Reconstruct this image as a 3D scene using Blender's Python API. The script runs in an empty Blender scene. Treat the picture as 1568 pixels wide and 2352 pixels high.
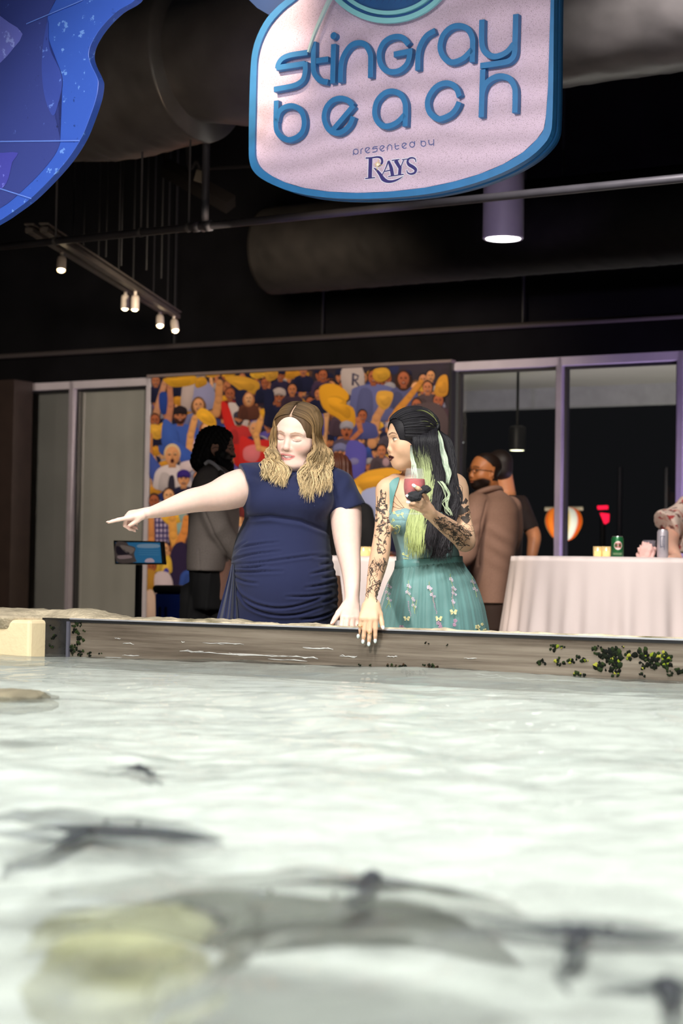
import bpy, bmesh, math, random
import numpy as np
from mathutils import Vector, Matrix, noise as mnoise
random.seed(7); np.random.seed(7)
R = math.radians
SC = bpy.context.scene
COL = SC.collection

# ---------------------------------------------------------------- camera
F, CX, CY = 4200.0, 784.0, 1176.0
PITCH, ROLL, CAMZ = R(1.92), R(0.95), 1.02
cam = bpy.data.cameras.new('camera'); camo = bpy.data.objects.new('camera', cam); COL.objects.link(camo)
cam.sensor_fit = 'VERTICAL'; cam.sensor_height = 36.0; cam.sensor_width = 24.0; cam.lens = F/2352*36.0
camo.matrix_world = Matrix.Translation((0, 0, CAMZ)) @ Matrix.Rotation(R(90)+PITCH, 4, 'X') @ Matrix.Rotation(ROLL, 4, 'Z')
cam.clip_start = 0.05; cam.clip_end = 200
cam.dof.use_dof = True; cam.dof.focus_distance = 6.35; cam.dof.aperture_fstop = 4.0
SC.camera = camo
SC.view_settings.view_transform = 'Standard'; SC.view_settings.look = 'None'
SC.view_settings.gamma = 1.0; SC.view_settings.use_curve_mapping = False
SC.view_settings.exposure = 0.0

# ---------------------------------------------------------------- light
wd = bpy.data.worlds.new('world'); SC.world = wd; wd.use_nodes = True
wd.node_tree.nodes['Background'].inputs['Color'].default_value = (0.55, 0.55, 0.62, 1)
wd.node_tree.nodes['Background'].inputs['Strength'].default_value = 0.011

def spot(name, loc, aim, power, color, angle=60, blend=0.5, size=0.08):
    l = bpy.data.lights.new(name, 'SPOT'); l.energy = power; l.color = color
    l.spot_size = R(angle); l.spot_blend = blend; l.shadow_soft_size = size
    o = bpy.data.objects.new(name, l); COL.objects.link(o); o.location = loc
    o.rotation_euler = (Vector(aim)-Vector(loc)).to_track_quat('-Z', 'Y').to_euler()
    return o
def area(name, loc, aim, power, color, sx, sy):
    l = bpy.data.lights.new(name, 'AREA'); l.energy = power; l.color = color
    l.shape = 'RECTANGLE'; l.size = sx; l.size_y = sy
    o = bpy.data.objects.new(name, l); COL.objects.link(o); o.location = loc
    o.rotation_euler = (Vector(aim)-Vector(loc)).to_track_quat('-Z', 'Y').to_euler()
    return o
WARM, NEUT, PURP, BLUE = (1.0, .80, .60), (1.0, .95, .90), (.50, .30, 1.0), (.25, .35, 1.0)
# ceiling spotlights over the pool, aimed at the visitors and at the water
spot('pool_spotlight_key', (-2.6, 1.6, 4.1), (0.1, 6.4, 1.2), 980, (1, .93, .86), 44, .5, .14)
spot('pool_spotlight_fill', (1.8, 1.0, 4.2), (0.3, 6.4, 1.2), 90, (1, .90, .88), 50, .6, .2)
for _x, _y in ((-1.5, 1.4), (0, 1.4), (1.5, 1.4), (-1.5, 3.8), (0, 3.8), (1.5, 3.8)): spot('pool_downlight', (_x, _y, 4.5), (_x*.8, _y+.5, 0.5), 330, (.98, 1, .97), 110, .8, .22)
# warm ceiling lights over the gathering and the fan mural
spot('gallery_light_mural', (-0.6, 9.8, 2.75), (-0.7, 14.4, 1.7), 760, (1, .82, .62), 80, .8, .2)
spot('gallery_light_blinds', (-3.2, 10.6, 2.75), (-3.4, 15.5, 1.4), 300, (1, .86, .74), 80, .8, .2)
spot('gallery_light_table', (1.2, 6.9, 4.2), (1.6, 10.0, 1.0), 720, (1, .92, .87), 62, .6, .1)
spot('gallery_light_guest', (-1.4, 5.6, 4.2), (0.95, 10.7, 1.5), 560, (1, .80, .56), 26, .6, .1)
# coloured event uplights, and a warm fill added for the duct
spot('purple_uplight_window', (2.9, 11.75, 0.35), (1.75, 13.35, 2.1), 300, (.72, .54, 1.0), 85, .7, .08)
spot('warm_fill_duct', (-1.4, 7.4, 0.4), (-1.3, 10.0, 3.6), 900, (1, .72, .48), 70, .7, .1)  # unseen lamp added low behind the rim, in place of warm bounce
spot('purple_uplight_sign', (-0.6, 2.8, 0.9), (0.35, 6.9, 3.0), 62, (.70, .55, 1.0), 32, .6, .08)
spot('white_downlight_sign', (0.2, 4.3, 4.6), (0.3, 7.0, 2.7), 20, (1, .86, .78), 70, .7, .1)
spot('blue_uplight_board', (-1.6, 3.0, 0.9), (-1.25, 6.4, 3.1), 34, (.42, .50, 1.0), 34, .6, .08)
spot('purple_uplight_duct', (0.2, 8.6, 0.35), (-0.45, 9.8, 3.7), 260, (.42, .34, 1.0), 30, .6, .08)
spot('purple_uplight_lamp', (0.55, 8.9, 0.35), (0.98, 10.8, 3.3), 130, (.60, .45, 1.0), 22, .6, .08)

# ---------------------------------------------------------------- pixel / world helpers
_cp, _sp, _cr, _sr = math.cos(PITCH), math.sin(PITCH), math.cos(ROLL), math.sin(ROLL)
def ray(px, py):
    ix, iy = (px-CX)/F, (CY-py)/F
    x = ix*_cr - iy*_sr; y = ix*_sr + iy*_cr
    return Vector((x, _cp - y*_sp, _sp + y*_cp))
CAM = Vector((0, 0, CAMZ))
def P(px, py, Y):
    d = ray(px, py); return CAM + d*(Y/d.y)
def onplane(px, py, pt, n):
    d = ray(px, py); return CAM + d*((Vector(pt)-CAM).dot(n)/d.dot(n))
def onz(px, py, z):
    d = ray(px, py); return CAM + d*((z-CAMZ)/d.z)
TH = R(30.7)
U = Vector((math.cos(TH), -math.sin(TH), 0)); N = Vector((math.sin(TH), math.cos(TH), 0))   # along the walls / away from the pool
def W(t, d, z): return U*t + N*d + Vector((0, 0, z))
def S(h):
    h = h.lstrip('#'); v = [int(h[i:i+2], 16)/255 for i in (0, 2, 4)]
    return tuple(c/12.92 if c <= .04045 else ((c+.055)/1.055)**2.4 for c in v)

# ---------------------------------------------------------------- materials
MATS = {}
def mat(name, color=(.5, .5, .5), rough=.6, metal=0., var=0., vscale=8., bump=0., bscale=40., emit=None, estr=0., spec=.5, attr=None, sheen=0., trans=0., alpha=1., coat=0.):
    if name in MATS: return MATS[name]
    if isinstance(color, str): color = S(color)
    m = bpy.data.materials.new(name); m.use_nodes = True; nt = m.node_tree; b = nt.nodes['Principled BSDF']
    b.inputs['Base Color'].default_value = (*color, 1); b.inputs['Roughness'].default_value = rough
    b.inputs['Metallic'].default_value = metal; b.inputs['Specular IOR Level'].default_value = spec
    b.inputs['Sheen Weight'].default_value = sheen; b.inputs['Transmission Weight'].default_value = trans
    b.inputs['Alpha'].default_value = alpha; b.inputs['Coat Weight'].default_value = coat
    tc = nt.nodes.new('ShaderNodeTexCoord')
    src = None
    if attr:
        a = nt.nodes.new('ShaderNodeAttribute'); a.attribute_name = attr; src = a.outputs['Color']
    if var:
        nz = nt.nodes.new('ShaderNodeTexNoise'); nz.inputs['Scale'].default_value = vscale; nz.inputs['Detail'].default_value = 5
        nt.links.new(tc.outputs['Object'], nz.inputs['Vector'])
        mr = nt.nodes.new('ShaderNodeMapRange'); mr.inputs[1].default_value = .3; mr.inputs[2].default_value = .7
        mr.inputs[3].default_value = 1-var; mr.inputs[4].default_value = 1+var
        nt.links.new(nz.outputs['Fac'], mr.inputs[0])
        mx = nt.nodes.new('ShaderNodeMix'); mx.data_type = 'RGBA'; mx.blend_type = 'MULTIPLY'; mx.inputs[0].default_value = 1
        if src: nt.links.new(src, mx.inputs[6])
        else: mx.inputs[6].default_value = (*color, 1)
        nt.links.new(mr.outputs[0], mx.inputs[7]); src = mx.outputs[2]
    if src: nt.links.new(src, b.inputs['Base Color'])
    if bump:
        nb = nt.nodes.new('ShaderNodeTexNoise'); nb.inputs['Scale'].default_value = bscale; nb.inputs['Detail'].default_value = 6
        nt.links.new(tc.outputs['Object'], nb.inputs['Vector'])
        bp = nt.nodes.new('ShaderNodeBump'); bp.inputs['Strength'].default_value = bump; bp.inputs['Distance'].default_value = .02
        nt.links.new(nb.outputs['Fac'], bp.inputs['Height']); nt.links.new(bp.outputs['Normal'], b.inputs['Normal'])
    if emit:
        if isinstance(emit, str): emit = S(emit)
        b.inputs['Emission Color'].default_value = (*emit, 1); b.inputs['Emission Strength'].default_value = estr
    MATS[name] = m
    return m

# ---------------------------------------------------------------- object helpers
def tag(o, label=None, cat=None, group=None, kind=None):
    if label: o['label'] = label
    if cat: o['category'] = cat
    if group: o['group'] = group
    if kind: o['kind'] = kind
    return o
def link(name, me, m=None, parent=None, smooth=False):
    o = bpy.data.objects.new(name, me); COL.objects.link(o)
    if m: 
        for mm in (m if isinstance(m, (list, tuple)) else [m]): me.materials.append(mm)
    if parent:
        o.parent = parent; o.matrix_parent_inverse = parent.matrix_world.inverted()
    if smooth:
        me.polygons.foreach_set('use_smooth', [True]*len(me.polygons))
    return o
def empty(name, loc):
    o = bpy.data.objects.new(name, None); COL.objects.link(o); o.location = loc; o.empty_display_size = .1
    o.matrix_world = Matrix.Translation(loc)
    return o
def finish(name, bm, m, parent=None, smooth=False, bevel=0, seg=2):
    bmesh.ops.recalc_face_normals(bm, faces=bm.faces)
    me = bpy.data.meshes.new(name); bm.to_mesh(me); bm.free()
    o = link(name, me, m, parent, smooth)
    if bevel:
        md = o.modifiers.new('bevel', 'BEVEL'); md.width = bevel; md.segments = seg; md.limit_method = 'ANGLE'
    return o
def frame(u, v, w):
    u, v, w = Vector(u), Vector(v), Vector(w)
    return Matrix(((u.x, v.x, w.x), (u.y, v.y, w.y), (u.z, v.z, w.z)))
UF = frame(U, N, (0, 0, 1))
def box(bm, c, size, rot=None):
    c = Vector(c); s = Vector(size)/2; vs = []
    for x in (-1, 1):
        for y in (-1, 1):
            for z in (-1, 1):
                v = Vector((x*s.x, y*s.y, z*s.z)); vs.append(bm.verts.new(c+((rot @ v) if rot else v)))
    for f in ((0,1,3,2),(4,6,7,5),(0,4,5,1),(2,3,7,6),(0,2,6,4),(1,5,7,3)): bm.faces.new([vs[i] for i in f])
def perp(d):
    d = d.normalized(); a = Vector((0, 0, 1)) if abs(d.z) < .9 else Vector((1, 0, 0))
    x = d.cross(a).normalized(); return x, d.cross(x).normalized()
def tube(bm, pts, r, n=10, cap=True, closed=False):
    pts = [Vector(p) for p in pts]; rs = r if isinstance(r, (list, tuple)) else [r]*len(pts)
    rings = []; x = None
    for i, p in enumerate(pts):
        d = (pts[(i+1) % len(pts)]-pts[i-1]) if closed else (pts[min(i+1, len(pts)-1)]-pts[max(i-1, 0)])
        if d.length < 1e-9: d = Vector((0, 0, 1))
        d.normalize()
        if x is None: x, y = perp(d)
        else:
            x = (x-d*x.dot(d)); x = x.normalized() if x.length > 1e-6 else perp(d)[0]; y = d.cross(x)
        rings.append([bm.verts.new(p+(x*math.cos(2*math.pi*k/n)+y*math.sin(2*math.pi*k/n))*rs[i]) for k in range(n)])
    for a, b in (list(zip(rings, rings[1:])) + ([(rings[-1], rings[0])] if closed else [])):
        for k in range(n): bm.faces.new((a[k], a[(k+1) % n], b[(k+1) % n], b[k]))
    if cap and not closed:
        bm.faces.new(rings[0]); bm.faces.new(rings[-1])
def lathe(bm, prof, c, n=32, axis=None, close=True):
    """profile of (radius, height) about a vertical axis through c"""
    c = Vector(c); x, y, z = (Vector((1,0,0)), Vector((0,1,0)), Vector((0,0,1)))
    if axis is not None:
        z = Vector(axis).normalized(); x, y = perp(z)
    rings = []
    for r, h in prof:
        if r < 1e-6: rings.append([bm.verts.new(c+z*h)])
        else: rings.append([bm.verts.new(c+z*h+(x*math.cos(2*math.pi*k/n)+y*math.sin(2*math.pi*k/n))*r) for k in range(n)])
    for a, b in zip(rings, rings[1:]):
        for k in range(n):
            q = [a[k % len(a)], a[(k+1) % len(a)], b[(k+1) % len(b)], b[k % len(b)]]
            q = list(dict.fromkeys(q))
            if len(q) > 2: bm.faces.new(q)
def prism(bm, pts, off):
    """polygon (list of points) extruded by vector off"""
    off = Vector(off); a = [bm.verts.new(Vector(p)) for p in pts]; b = [bm.verts.new(Vector(p)+off) for p in pts]
    bm.faces.new(a); bm.faces.new(b)
    n = len(a)
    for i in range(n): bm.faces.new((a[i], a[(i+1) % n], b[(i+1) % n], b[i]))
def catmull(pts, n=8, closed=False):
    pts = [Vector(p) for p in pts]; out = []; L = len(pts)
    rng = range(L) if closed else range(L-1)
    for i in rng:
        p1, p2 = pts[i], pts[(i+1) % L]
        p0 = pts[i-1] if (closed or i > 0) else p1*2-p2
        p3 = pts[(i+2) % L] if (closed or i+2 < L) else p2*2-p1
        for k in range(n):
            t = k/n
            out.append(.5*((2*p1)+(p2-p0)*t+(2*p0-5*p1+4*p2-p3)*t*t+(3*p1-p0-3*p2+p3)*t**3))
    if not closed: out.append(pts[-1])
    return out
def colattr(me, cols, name='Col'):
    a = me.color_attributes.new(name, 'FLOAT_COLOR', 'POINT')
    c = np.ones((len(me.vertices), 4), np.float32); c[:, :3] = cols
    a.data.foreach_set('color', c.ravel())
def fbm(x, y, z, o=4):
    return mnoise.fractal(Vector((x, y, z)), 1.0, 2.0, o)
# ================================================================ SETTING
DW, DR = 12.45, 5.20            # distance of the window wall and of the acrylic pool wall along N
RIMZ, WATZ, POOLZ = 0.84, 0.712, 0.585
def tpx(px, d, py=1100): return onplane(px, py, W(0, d, 0), N).dot(U)
def zpx(px, py, d): return onplane(px, py, W(0, d, 0), N).z
def slab(name, t0, t1, d0, d1, z0, z1, m, parent=None, bevel=0):
    bm = bmesh.new(); box(bm, W((t0+t1)/2, (d0+d1)/2, (z0+z1)/2), (abs(t1-t0), abs(d1-d0), abs(z1-z0)), UF)
    return finish(name, bm, m, parent, bevel=bevel)
M_black = mat('black_paint', (.0045, .0045, .0055), .8, var=.3, vscale=3, spec=.08)
M_carpet = mat('dark_carpet', (.03, .028, .03), .9, var=.3, vscale=30)
tag(slab('floor', -18, 11, DR+.1, 13.5, -.06, 0, M_carpet), kind='structure')
tag(slab('ceiling', -18, 11, -1, 13.5, 5.0, 5.1, M_black), kind='structure')
HZ = zpx(784, 846, DW)          # window head height
tR0, tR1, tR2, tL0, tL1 = tpx(1036, DW), tpx(1283, DW), tpx(1561, DW), tpx(347, DW), tpx(163, DW)
tag(slab('wall_back', -18, 11, DW-.03, DW+.12, HZ+.0, 5.0, M_black), kind='structure')
tag(slab('wall_back_centre', tL0-.02, tR0+.0, DW+.05, DW+.15, 0, HZ, mat('grey_wall', (.25, .25, .25), .8)), kind='structure')
M_alu = mat('window_aluminium', (.62, .58, .64), .42, .25, var=.06, vscale=6)
M_gask = mat('black_gasket', (.01, .01, .012), .5)
def glassmat():
    m = bpy.data.materials.new('window_glass'); m.use_nodes = True; nt = m.node_tree; nt.nodes.clear()
    o = nt.nodes.new('ShaderNodeOutputMaterial'); mx = nt.nodes.new('ShaderNodeMixShader'); t = nt.nodes.new('ShaderNodeBsdfTransparent')
    g = nt.nodes.new('ShaderNodeBsdfGlossy'); g.inputs['Roughness'].default_value = .015; f = nt.nodes.new('ShaderNodeFresnel'); f.inputs['IOR'].default_value = 1.45
    t.inputs['Color'].default_value = (.9, .93, .92, 1)
    nt.links.new(f.outputs[0], mx.inputs[0]); nt.links.new(t.outputs[0], mx.inputs[1]); nt.links.new(g.outputs[0], mx.inputs[2]); nt.links.new(mx.outputs[0], o.inputs[0])
    return m
M_glass = glassmat()
M_shade = mat('roller_shade_fabric', (.33, .315, .30), .85, var=.08, vscale=2, bump=.05, bscale=300)
def window(n, t0, t1, blind, sides=(0, 1)):
    bm = bmesh.new(); fw = .055
    box(bm, W((t0+t1)/2, DW+.03, HZ-.03), (t1-t0, .11, .07), UF)
    box(bm, W((t0+t1)/2, DW+.03, .08), (t1-t0, .11, .16), UF)
    for t in [(t0, t1)[k] for k in sides]:
        box(bm, W(t, DW+.03, HZ/2), (fw*.9, .11, HZ), UF)
    w = finish('window_%d' % n, bm, M_alu, bevel=.004); tag(w, kind='structure')
    g = bmesh.new()
    for t in (t0+.035, t1-.035): box(g, W(t, DW+.05, HZ/2), (.022, .05, HZ-.08), UF)
    box(g, W((t0+t1)/2, DW+.05, HZ-.075), (t1-t0-.05, .05, .022), UF)
    finish('gasket', g, M_gask, w)
    g = bmesh.new(); vs = [g.verts.new(W(t, DW+.06, z)) for t, z in ((t0, .1), (t1, .1), (t1, HZ-.05), (t0, HZ-.05))]; g.faces.new(vs)
    finish('glass_pane', g, M_glass, w)
    if blind:
        g = bmesh.new(); nx = 60
        lo = [g.verts.new(W(t0+.03+(t1-t0-.06)*i/nx, DW+.1+.005*math.sin(i*.35+n)*math.sin(i*.11), .12)) for i in range(nx+1)]
        hi = [g.verts.new(W(t0+.03+(t1-t0-.06)*i/nx, DW+.1, HZ-.06)) for i in range(nx+1)]
        for i in range(nx): g.faces.new((lo[i], lo[i+1], hi[i+1], hi[i]))
        finish('roller_blind', g, M_shade, w, smooth=True)
tE = tpx(-140, DW)
window(1, tE, tL1, True); window(2, tL1, tL0-.03, True)
window(3, tR0+.012, tR1, False, (1,)); window(4, tR1, tR2, False); window(5, tR2, tR2+1.6, False)
tag(slab('wall_left', -18, tpx(36, DW-.3), DW-.35, DW-.1, 0, HZ, mat('brown_panel', (.028, .018, .015), .5, var=.15)), kind='structure')
# night outside the windows
tag(slab('floor_outside', -4, 14, DW+.2, 30, -.3, -.1, mat('dark_ground', (.006, .008, .006), .9, var=.5)), kind='structure')
M_sof = mat('soffit_plaster', (.30, .29, .26), .8, var=.1, vscale=.6, bump=.08, bscale=14)
so = slab('ceiling_outside', tR0-5, 12, DW+.18, DW+3.4, HZ+.16, HZ+.3, M_sof); tag(so, kind='structure')
tag(slab('trim_1', tR0-5, 12, DW+3.4, DW+3.6, HZ-.02, HZ+.32, mat('fascia_plaster', (.36, .36, .36), .7, var=.1)), kind='structure')
tag(slab('wall_outside', -4, 14, 30, 30.2, -.3, 9, mat('night_black', (.003, .003, .004), .9)), kind='structure')
area('soffit_fill', W(tR1-.2, DW+1.7, .3), W(tR1-.2, DW+1.7, 3), 90, (1, .94, .84), 5, 1.5)  # unseen panel near the ground, added to brighten the soffit
def pendant(name, px, py, Y, r, h, body, lens, ltxt, rod_to, strength=14, cat='lamp', grp=None):
    c = P(px, py, Y); e = empty(name, c); tag(e, ltxt, cat, grp)
    b = bmesh.new(); lathe(b, [(r*.84, .02), (r*.84, .004), (r*.93, 0), (r, .006), (r, h), (r*.6, h+.01), (0, h+.01)], c, 48)
    finish('housing', b, body, e, smooth=True, bevel=.001)
    b = bmesh.new(); lathe(b, [(0, .002), (r*.84, .002), (r*.83, .015)], c, 40); finish('diffuser', b, lens, e)
    if rod_to:
        b = bmesh.new(); tube(b, [c+Vector((0, 0, h)), Vector((c.x, c.y, rod_to))], .012); finish('stem', b, body, e)
    return e
M_lens = mat('lamp_lens', (1, .97, .9), .4, emit=(1, .96, .88), estr=9)
M_lensg = mat('reflected_lens', (1, .98, .8), .4, emit=(1, .97, .62), estr=5)
M_lensw = mat('reflected_lens_cool', (.95, .98, 1), .4, emit=(.9, .97, 1), estr=5)
M_dk = mat('dark_metal', (.02, .02, .022), .45, .5)
M_lampbody = mat('lamp_housing_grey', (.52, .48, .52), .42, .2, var=.05)
pendant('pendant_lamp', 1187, 1035, 15.6, .072, .2, M_dk, M_lensg, 'yellowish round lamp reflection, built as a hanging lamp behind the glass above the man in brown', HZ+.16, grp=None)  # reflection of a room lamp in the pane, modelled as a lamp outside
pendant('pendant_lamp', 1051, 1017, 16.6, .062, .16, M_dk, M_lensw, 'cool white lamp reflection, built as a hanging lamp behind the glass beside the ponytail', HZ+.16, grp=None)  # likewise a reflected room lamp given a body beyond the glass
for px_, py_, lab in ((1097, 907, 'tiny warm recessed light in the porch ceiling, nearer the ponytail'), (1112, 905, 'tiny warm recessed light in the porch ceiling, farther from the ponytail')):
    c = onz(px_, py_, HZ+.158); bm = bmesh.new(); lathe(bm, [(0, 0), (.034, 0), (.034, .003), (.05, .004)], c-Vector((0, 0, .004)), 20)
    tag(finish('recessed_light', bm, mat('downlight_warm', (1, .85, .6), .4, emit=(1, .78, .42), estr=5)), lab, 'ceiling light', 'recessed porch lights')
# striped autumn lantern and red sign out in the dark
e = empty('hanging_lantern', P(1294, 1205, 16.4)); tag(e, 'orange and white striped lantern seen through the window', 'lantern')
c0 = P(1294, 1203, 16.4)
b = bmesh.new(); prof = [(.03, -.16), (.10, -.12), (.155, -.03), (.165, .05), (.13, .12), (.06, .15)]
pr = [Vector((r, 0, h)) for r, h in prof]; pr = catmull(pr, 4); lathe(b, [(v.x, v.z) for v in pr], c0, 40)
o = finish('shade', b, None, e, smooth=True)
me = o.data; co = np.array([v.co[:] for v in me.vertices]); ang = np.arctan2(co[:, 1]-c0.y, co[:, 0]-c0.x)
st = np.array([S('#d9530f'), S('#e8781e'), S('#a83208'), S('#c8b070'), S('#d8d8c8')])
colattr(me, st[((ang+3.2)/6.4*14).astype(int) % 5]); me.materials.append(mat('lantern_paper', rough=.6, attr='Col'))
ntl = MATS['lantern_paper'].node_tree
ntl.links.new([n for n in ntl.nodes if n.type == 'ATTRIBUTE'][0].outputs['Color'], ntl.nodes['Principled BSDF'].inputs['Emission Color']); ntl.nodes['Principled BSDF'].inputs['Emission Strength'].default_value = .45
b = bmesh.new(); tube(b, [c0+Vector((0, 0, .15)), Vector((c0.x, c0.y, HZ+.16))], .006); finish('cord', b, M_dk, e)
b = bmesh.new(); tube(b, [c0+Vector((-.17, 0, .13)), c0+Vector((.17, 0, .14))], .018); finish('rim_bar', b, mat('pale_bar', '#b9b49a', .6), e)
e = empty('neon_sign', P(1384, 1180, 20)); tag(e, 'small glowing red sign in the dark outside the right window', 'sign')
M_red = mat('red_neon', (.9, .02, .04), .5, emit=(1, .01, .05), estr=1.6)
for (pts, nm) in ((((1371, 1162), (1392, 1161), (1392, 1169), (1372, 1170)), 'tube_bar'), (((1377, 1178), (1395, 1180), (1394, 1198), (1387, 1203)), 'wedge_light')):
    b = bmesh.new(); prism(b, [onplane(x, y, P(1384, 1180, 20), N) for x, y in pts], N*.05); finish(nm, b, M_red, e)
b = bmesh.new(); tube(b, [P(1384, 1190, 20.1), Vector((P(1384, 1190, 20.1).x, P(1384, 1190, 20.1).y, -.1))], .03); finish('post', b, M_dk, e)
for px_, lab in ((1424, 'slim grey lamp post outside in the dark, nearer the window mullion'), (1531, 'slim grey lamp post outside in the dark, nearest the floral blouse')):
    b = bmesh.new(); q = P(px_, 1050, 21.0); tube(b, [(q.x, q.y, -.1), (q.x, q.y, 2.3)], .03)
    tag(finish('lamp_post', b, mat('post_grey', (.10, .10, .13), .4, .4)), lab, 'post', 'lamp posts outside')

# ---------------------------------------------------------------- pool shell
M_sand = mat('pool_sand', '#e2e2dc', .9, var=.22, vscale=7, bump=.3, bscale=9)
bm = bmesh.new(); gr_ = []
for j in range(60):
    d = -4.5+(DR+.05+4.5)*(j/59)**.8; q = min(1, max(0, (d-DR+1.1)/1.0)); gr_.append([bm.verts.new(W(t, d, POOLZ+(.664-POOLZ)*q*q*(3-2*q))) for t in np.linspace(-9, 9, 40)])
for a, b in zip(gr_, gr_[1:]):
    for i in range(39): bm.faces.new((a[i], a[i+1], b[i+1], b[i]))
tag(finish('floor_pool', bm, M_sand, smooth=True), kind='structure')
# acrylic wall panel: brown, scratched and wet
def acrylic():
    m = mat('acrylic_panel', (.10, .080, .062), .22, spec=.45)
    nt = m.node_tree; b = nt.nodes['Principled BSDF']; tc = nt.nodes.new('ShaderNodeTexCoord'); mp = nt.nodes.new('ShaderNodeMapping')
    mp.inputs['Rotation'].default_value = (0, 0, TH); mp.inputs['Scale'].default_value = (1.1, 1, 34)
    nt.links.new(tc.outputs['Object'], mp.inputs[0]); nz = nt.nodes.new('ShaderNodeTexNoise'); nz.inputs['Scale'].default_value = 1.6; nz.inputs['Detail'].default_value = 9; nz.inputs['Roughness'].default_value = .65
    nt.links.new(mp.outputs[0], nz.inputs['Vector']); cr = nt.nodes.new('ShaderNodeValToRGB'); nt.links.new(nz.outputs['Fac'], cr.inputs[0])
    cr.color_ramp.elements[0].position = .30; cr.color_ramp.elements[0].color = (.075, .056, .042, 1)
    cr.color_ramp.elements[1].position = .62; cr.color_ramp.elements[1].color = (.20, .165, .13, 1)
    el = cr.color_ramp.elements.new(.745); el.color = (.24, .20, .165, 1); el = cr.color_ramp.elements.new(.77); el.color = (.62, .60, .56, 1)
    nt.links.new(cr.outputs[0], b.inputs['Base Color']); return m
t160, tEND = tpx(160, DR, 1450), 4.2
tag(slab('wall_pool', t160, tEND, DR, DR+.05, .2, RIMZ, acrylic(), bevel=.004), kind='structure')
tag(slab('trim_2', t160, tEND, DR-.004, DR+.012, RIMZ-.012, RIMZ-.004, mat('edge_dark', (.012, .012, .014), .3)), kind='structure')
tag(slab('trim_3', t160, tEND, DR-.002, DR+.03, RIMZ-.003, RIMZ+.002, mat('edge_silver', (.75, .75, .8), .2, .6)), kind='structure')
tag(slab('trim_8', t160-.05, tEND, DR-.012, DR+.01, .668, .689, mat('base_strip', (.012, .012, .014), .4)), kind='structure')  # dark strip along the wall, just under the waterline
t105 = tpx(104, DR, 1450); t131 = tpx(131, DR, 1450)
tag(slab('wall_pool_corner', t105-.05, t160-.002, DR, DR+.06, .2, RIMZ, mat('corner_dark', (.018, .018, .020), .25, var=.4, vscale=20)), kind='structure')
tag(slab('trim_4', t160-.008, t160+.004, DR-.01, DR+.02, .2, RIMZ-.01, mat('edge_blue', (.10, .10, .13), .2)), kind='structure')
M_cream = mat('cream_plaster', '#f3ddb4', .8, var=.05, vscale=7, bump=.12, bscale=60)
tag(slab('wall_pool_left', -6, t105, DR-.087, DR+.5, .2, .832, M_cream, bevel=.012), kind='structure')
# algae on the acrylic: clusters of flat blobs
def algae(name, blobs, cols, label):
    bm = bmesh.new(); lay = []
    for (px, py, r) in blobs:
        c = onplane(px, py, W(0, DR-.0015, 0), N)
        for k in range(max(3, int(r*1.1))):
            a, q = random.uniform(0, 6.28), r*math.sqrt(random.random())
            cc = c + U*(q*math.cos(a)*1.35/720) + Vector((0, 0, q*math.sin(a)/720)); rr = random.uniform(.16, .45)*r/720+.0012
            n = 9; ctr = bm.verts.new(cc-N*(.004+rr*.25)); col = random.choice(cols); ring = []
            lay.append((ctr, col))
            for i in range(n):
                f = rr*random.uniform(.6, 1.25); v = bm.verts.new(cc+U*(f*math.cos(6.283*i/n))+Vector((0, 0, f*math.sin(6.283*i/n)))); ring.append(v); lay.append((v, col))
            for i in range(n): bm.faces.new((ctr, ring[i], ring[(i+1) % n]))
    bm.verts.index_update(); cl = np.array([c for v, c in lay])
    o = finish(name, bm, mat('algae', rough=.8, attr='Col', spec=.1), smooth=True); colattr(o.data, cl); tag(o, label, 'algae', kind='stuff')
G = [S('#141a10'), S('#0d1009'), S('#1c2614'), S('#101310'), S('#243016')]; GY = G*4+[S('#6d7a1e'), S('#8a8a34')]
algae('algae_growth', [(1271, 1487, 9), (1292, 1485, 5), (1245, 1521, 9), (1285, 1521, 10), (1308, 1521, 8), (1330, 1513, 9), (1345, 1518, 6), (1370, 1494, 10), (1395, 1505, 14), (1410, 1515, 16), (1405, 1500, 14), (1378, 1530, 13), (1412, 1535, 10), (1440, 1505, 10), (1470, 1502, 13), (1490, 1507, 12), (1515, 1512, 15), (1535, 1514, 10), (1470, 1530, 8), (1500, 1527, 11), (1525, 1527, 12), (1475, 1549, 6), (1535, 1548, 7), (1320, 1548, 8), (1340, 1551, 7), (1412, 1548, 7), (1562, 1540, 9), (1430, 1486, 2)], GY, 'dark green algae patches on the acrylic below the white table')
algae('algae_growth', [(895, 1530, 6), (905, 1529, 8), (925, 1529, 8), (932, 1545, 9), (948, 1546, 5), (970, 1543, 7), (990, 1531, 8), (1000, 1530, 5), (825, 1529, 4), (850, 1528, 4), (980, 1477, 4), (1026, 1481, 2), (973, 1526, 3)], G+[S('#2a1e14'), S('#3a2a1c')], 'small algae spots at the waterline below the teal dress')
algae('algae_growth', [(176, 1452, 9), (182, 1470, 11), (172, 1435, 8), (170, 1488, 10), (185, 1500, 9), (205, 1502, 6), (166, 1500, 6), (120, 1440, 7), (124, 1462, 8), (118, 1482, 6), (230, 1501, 4), (182, 1432, 9), (192, 1450, 4)], G, 'dark moss in the corner where the acrylic meets the cream pillar')
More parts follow.
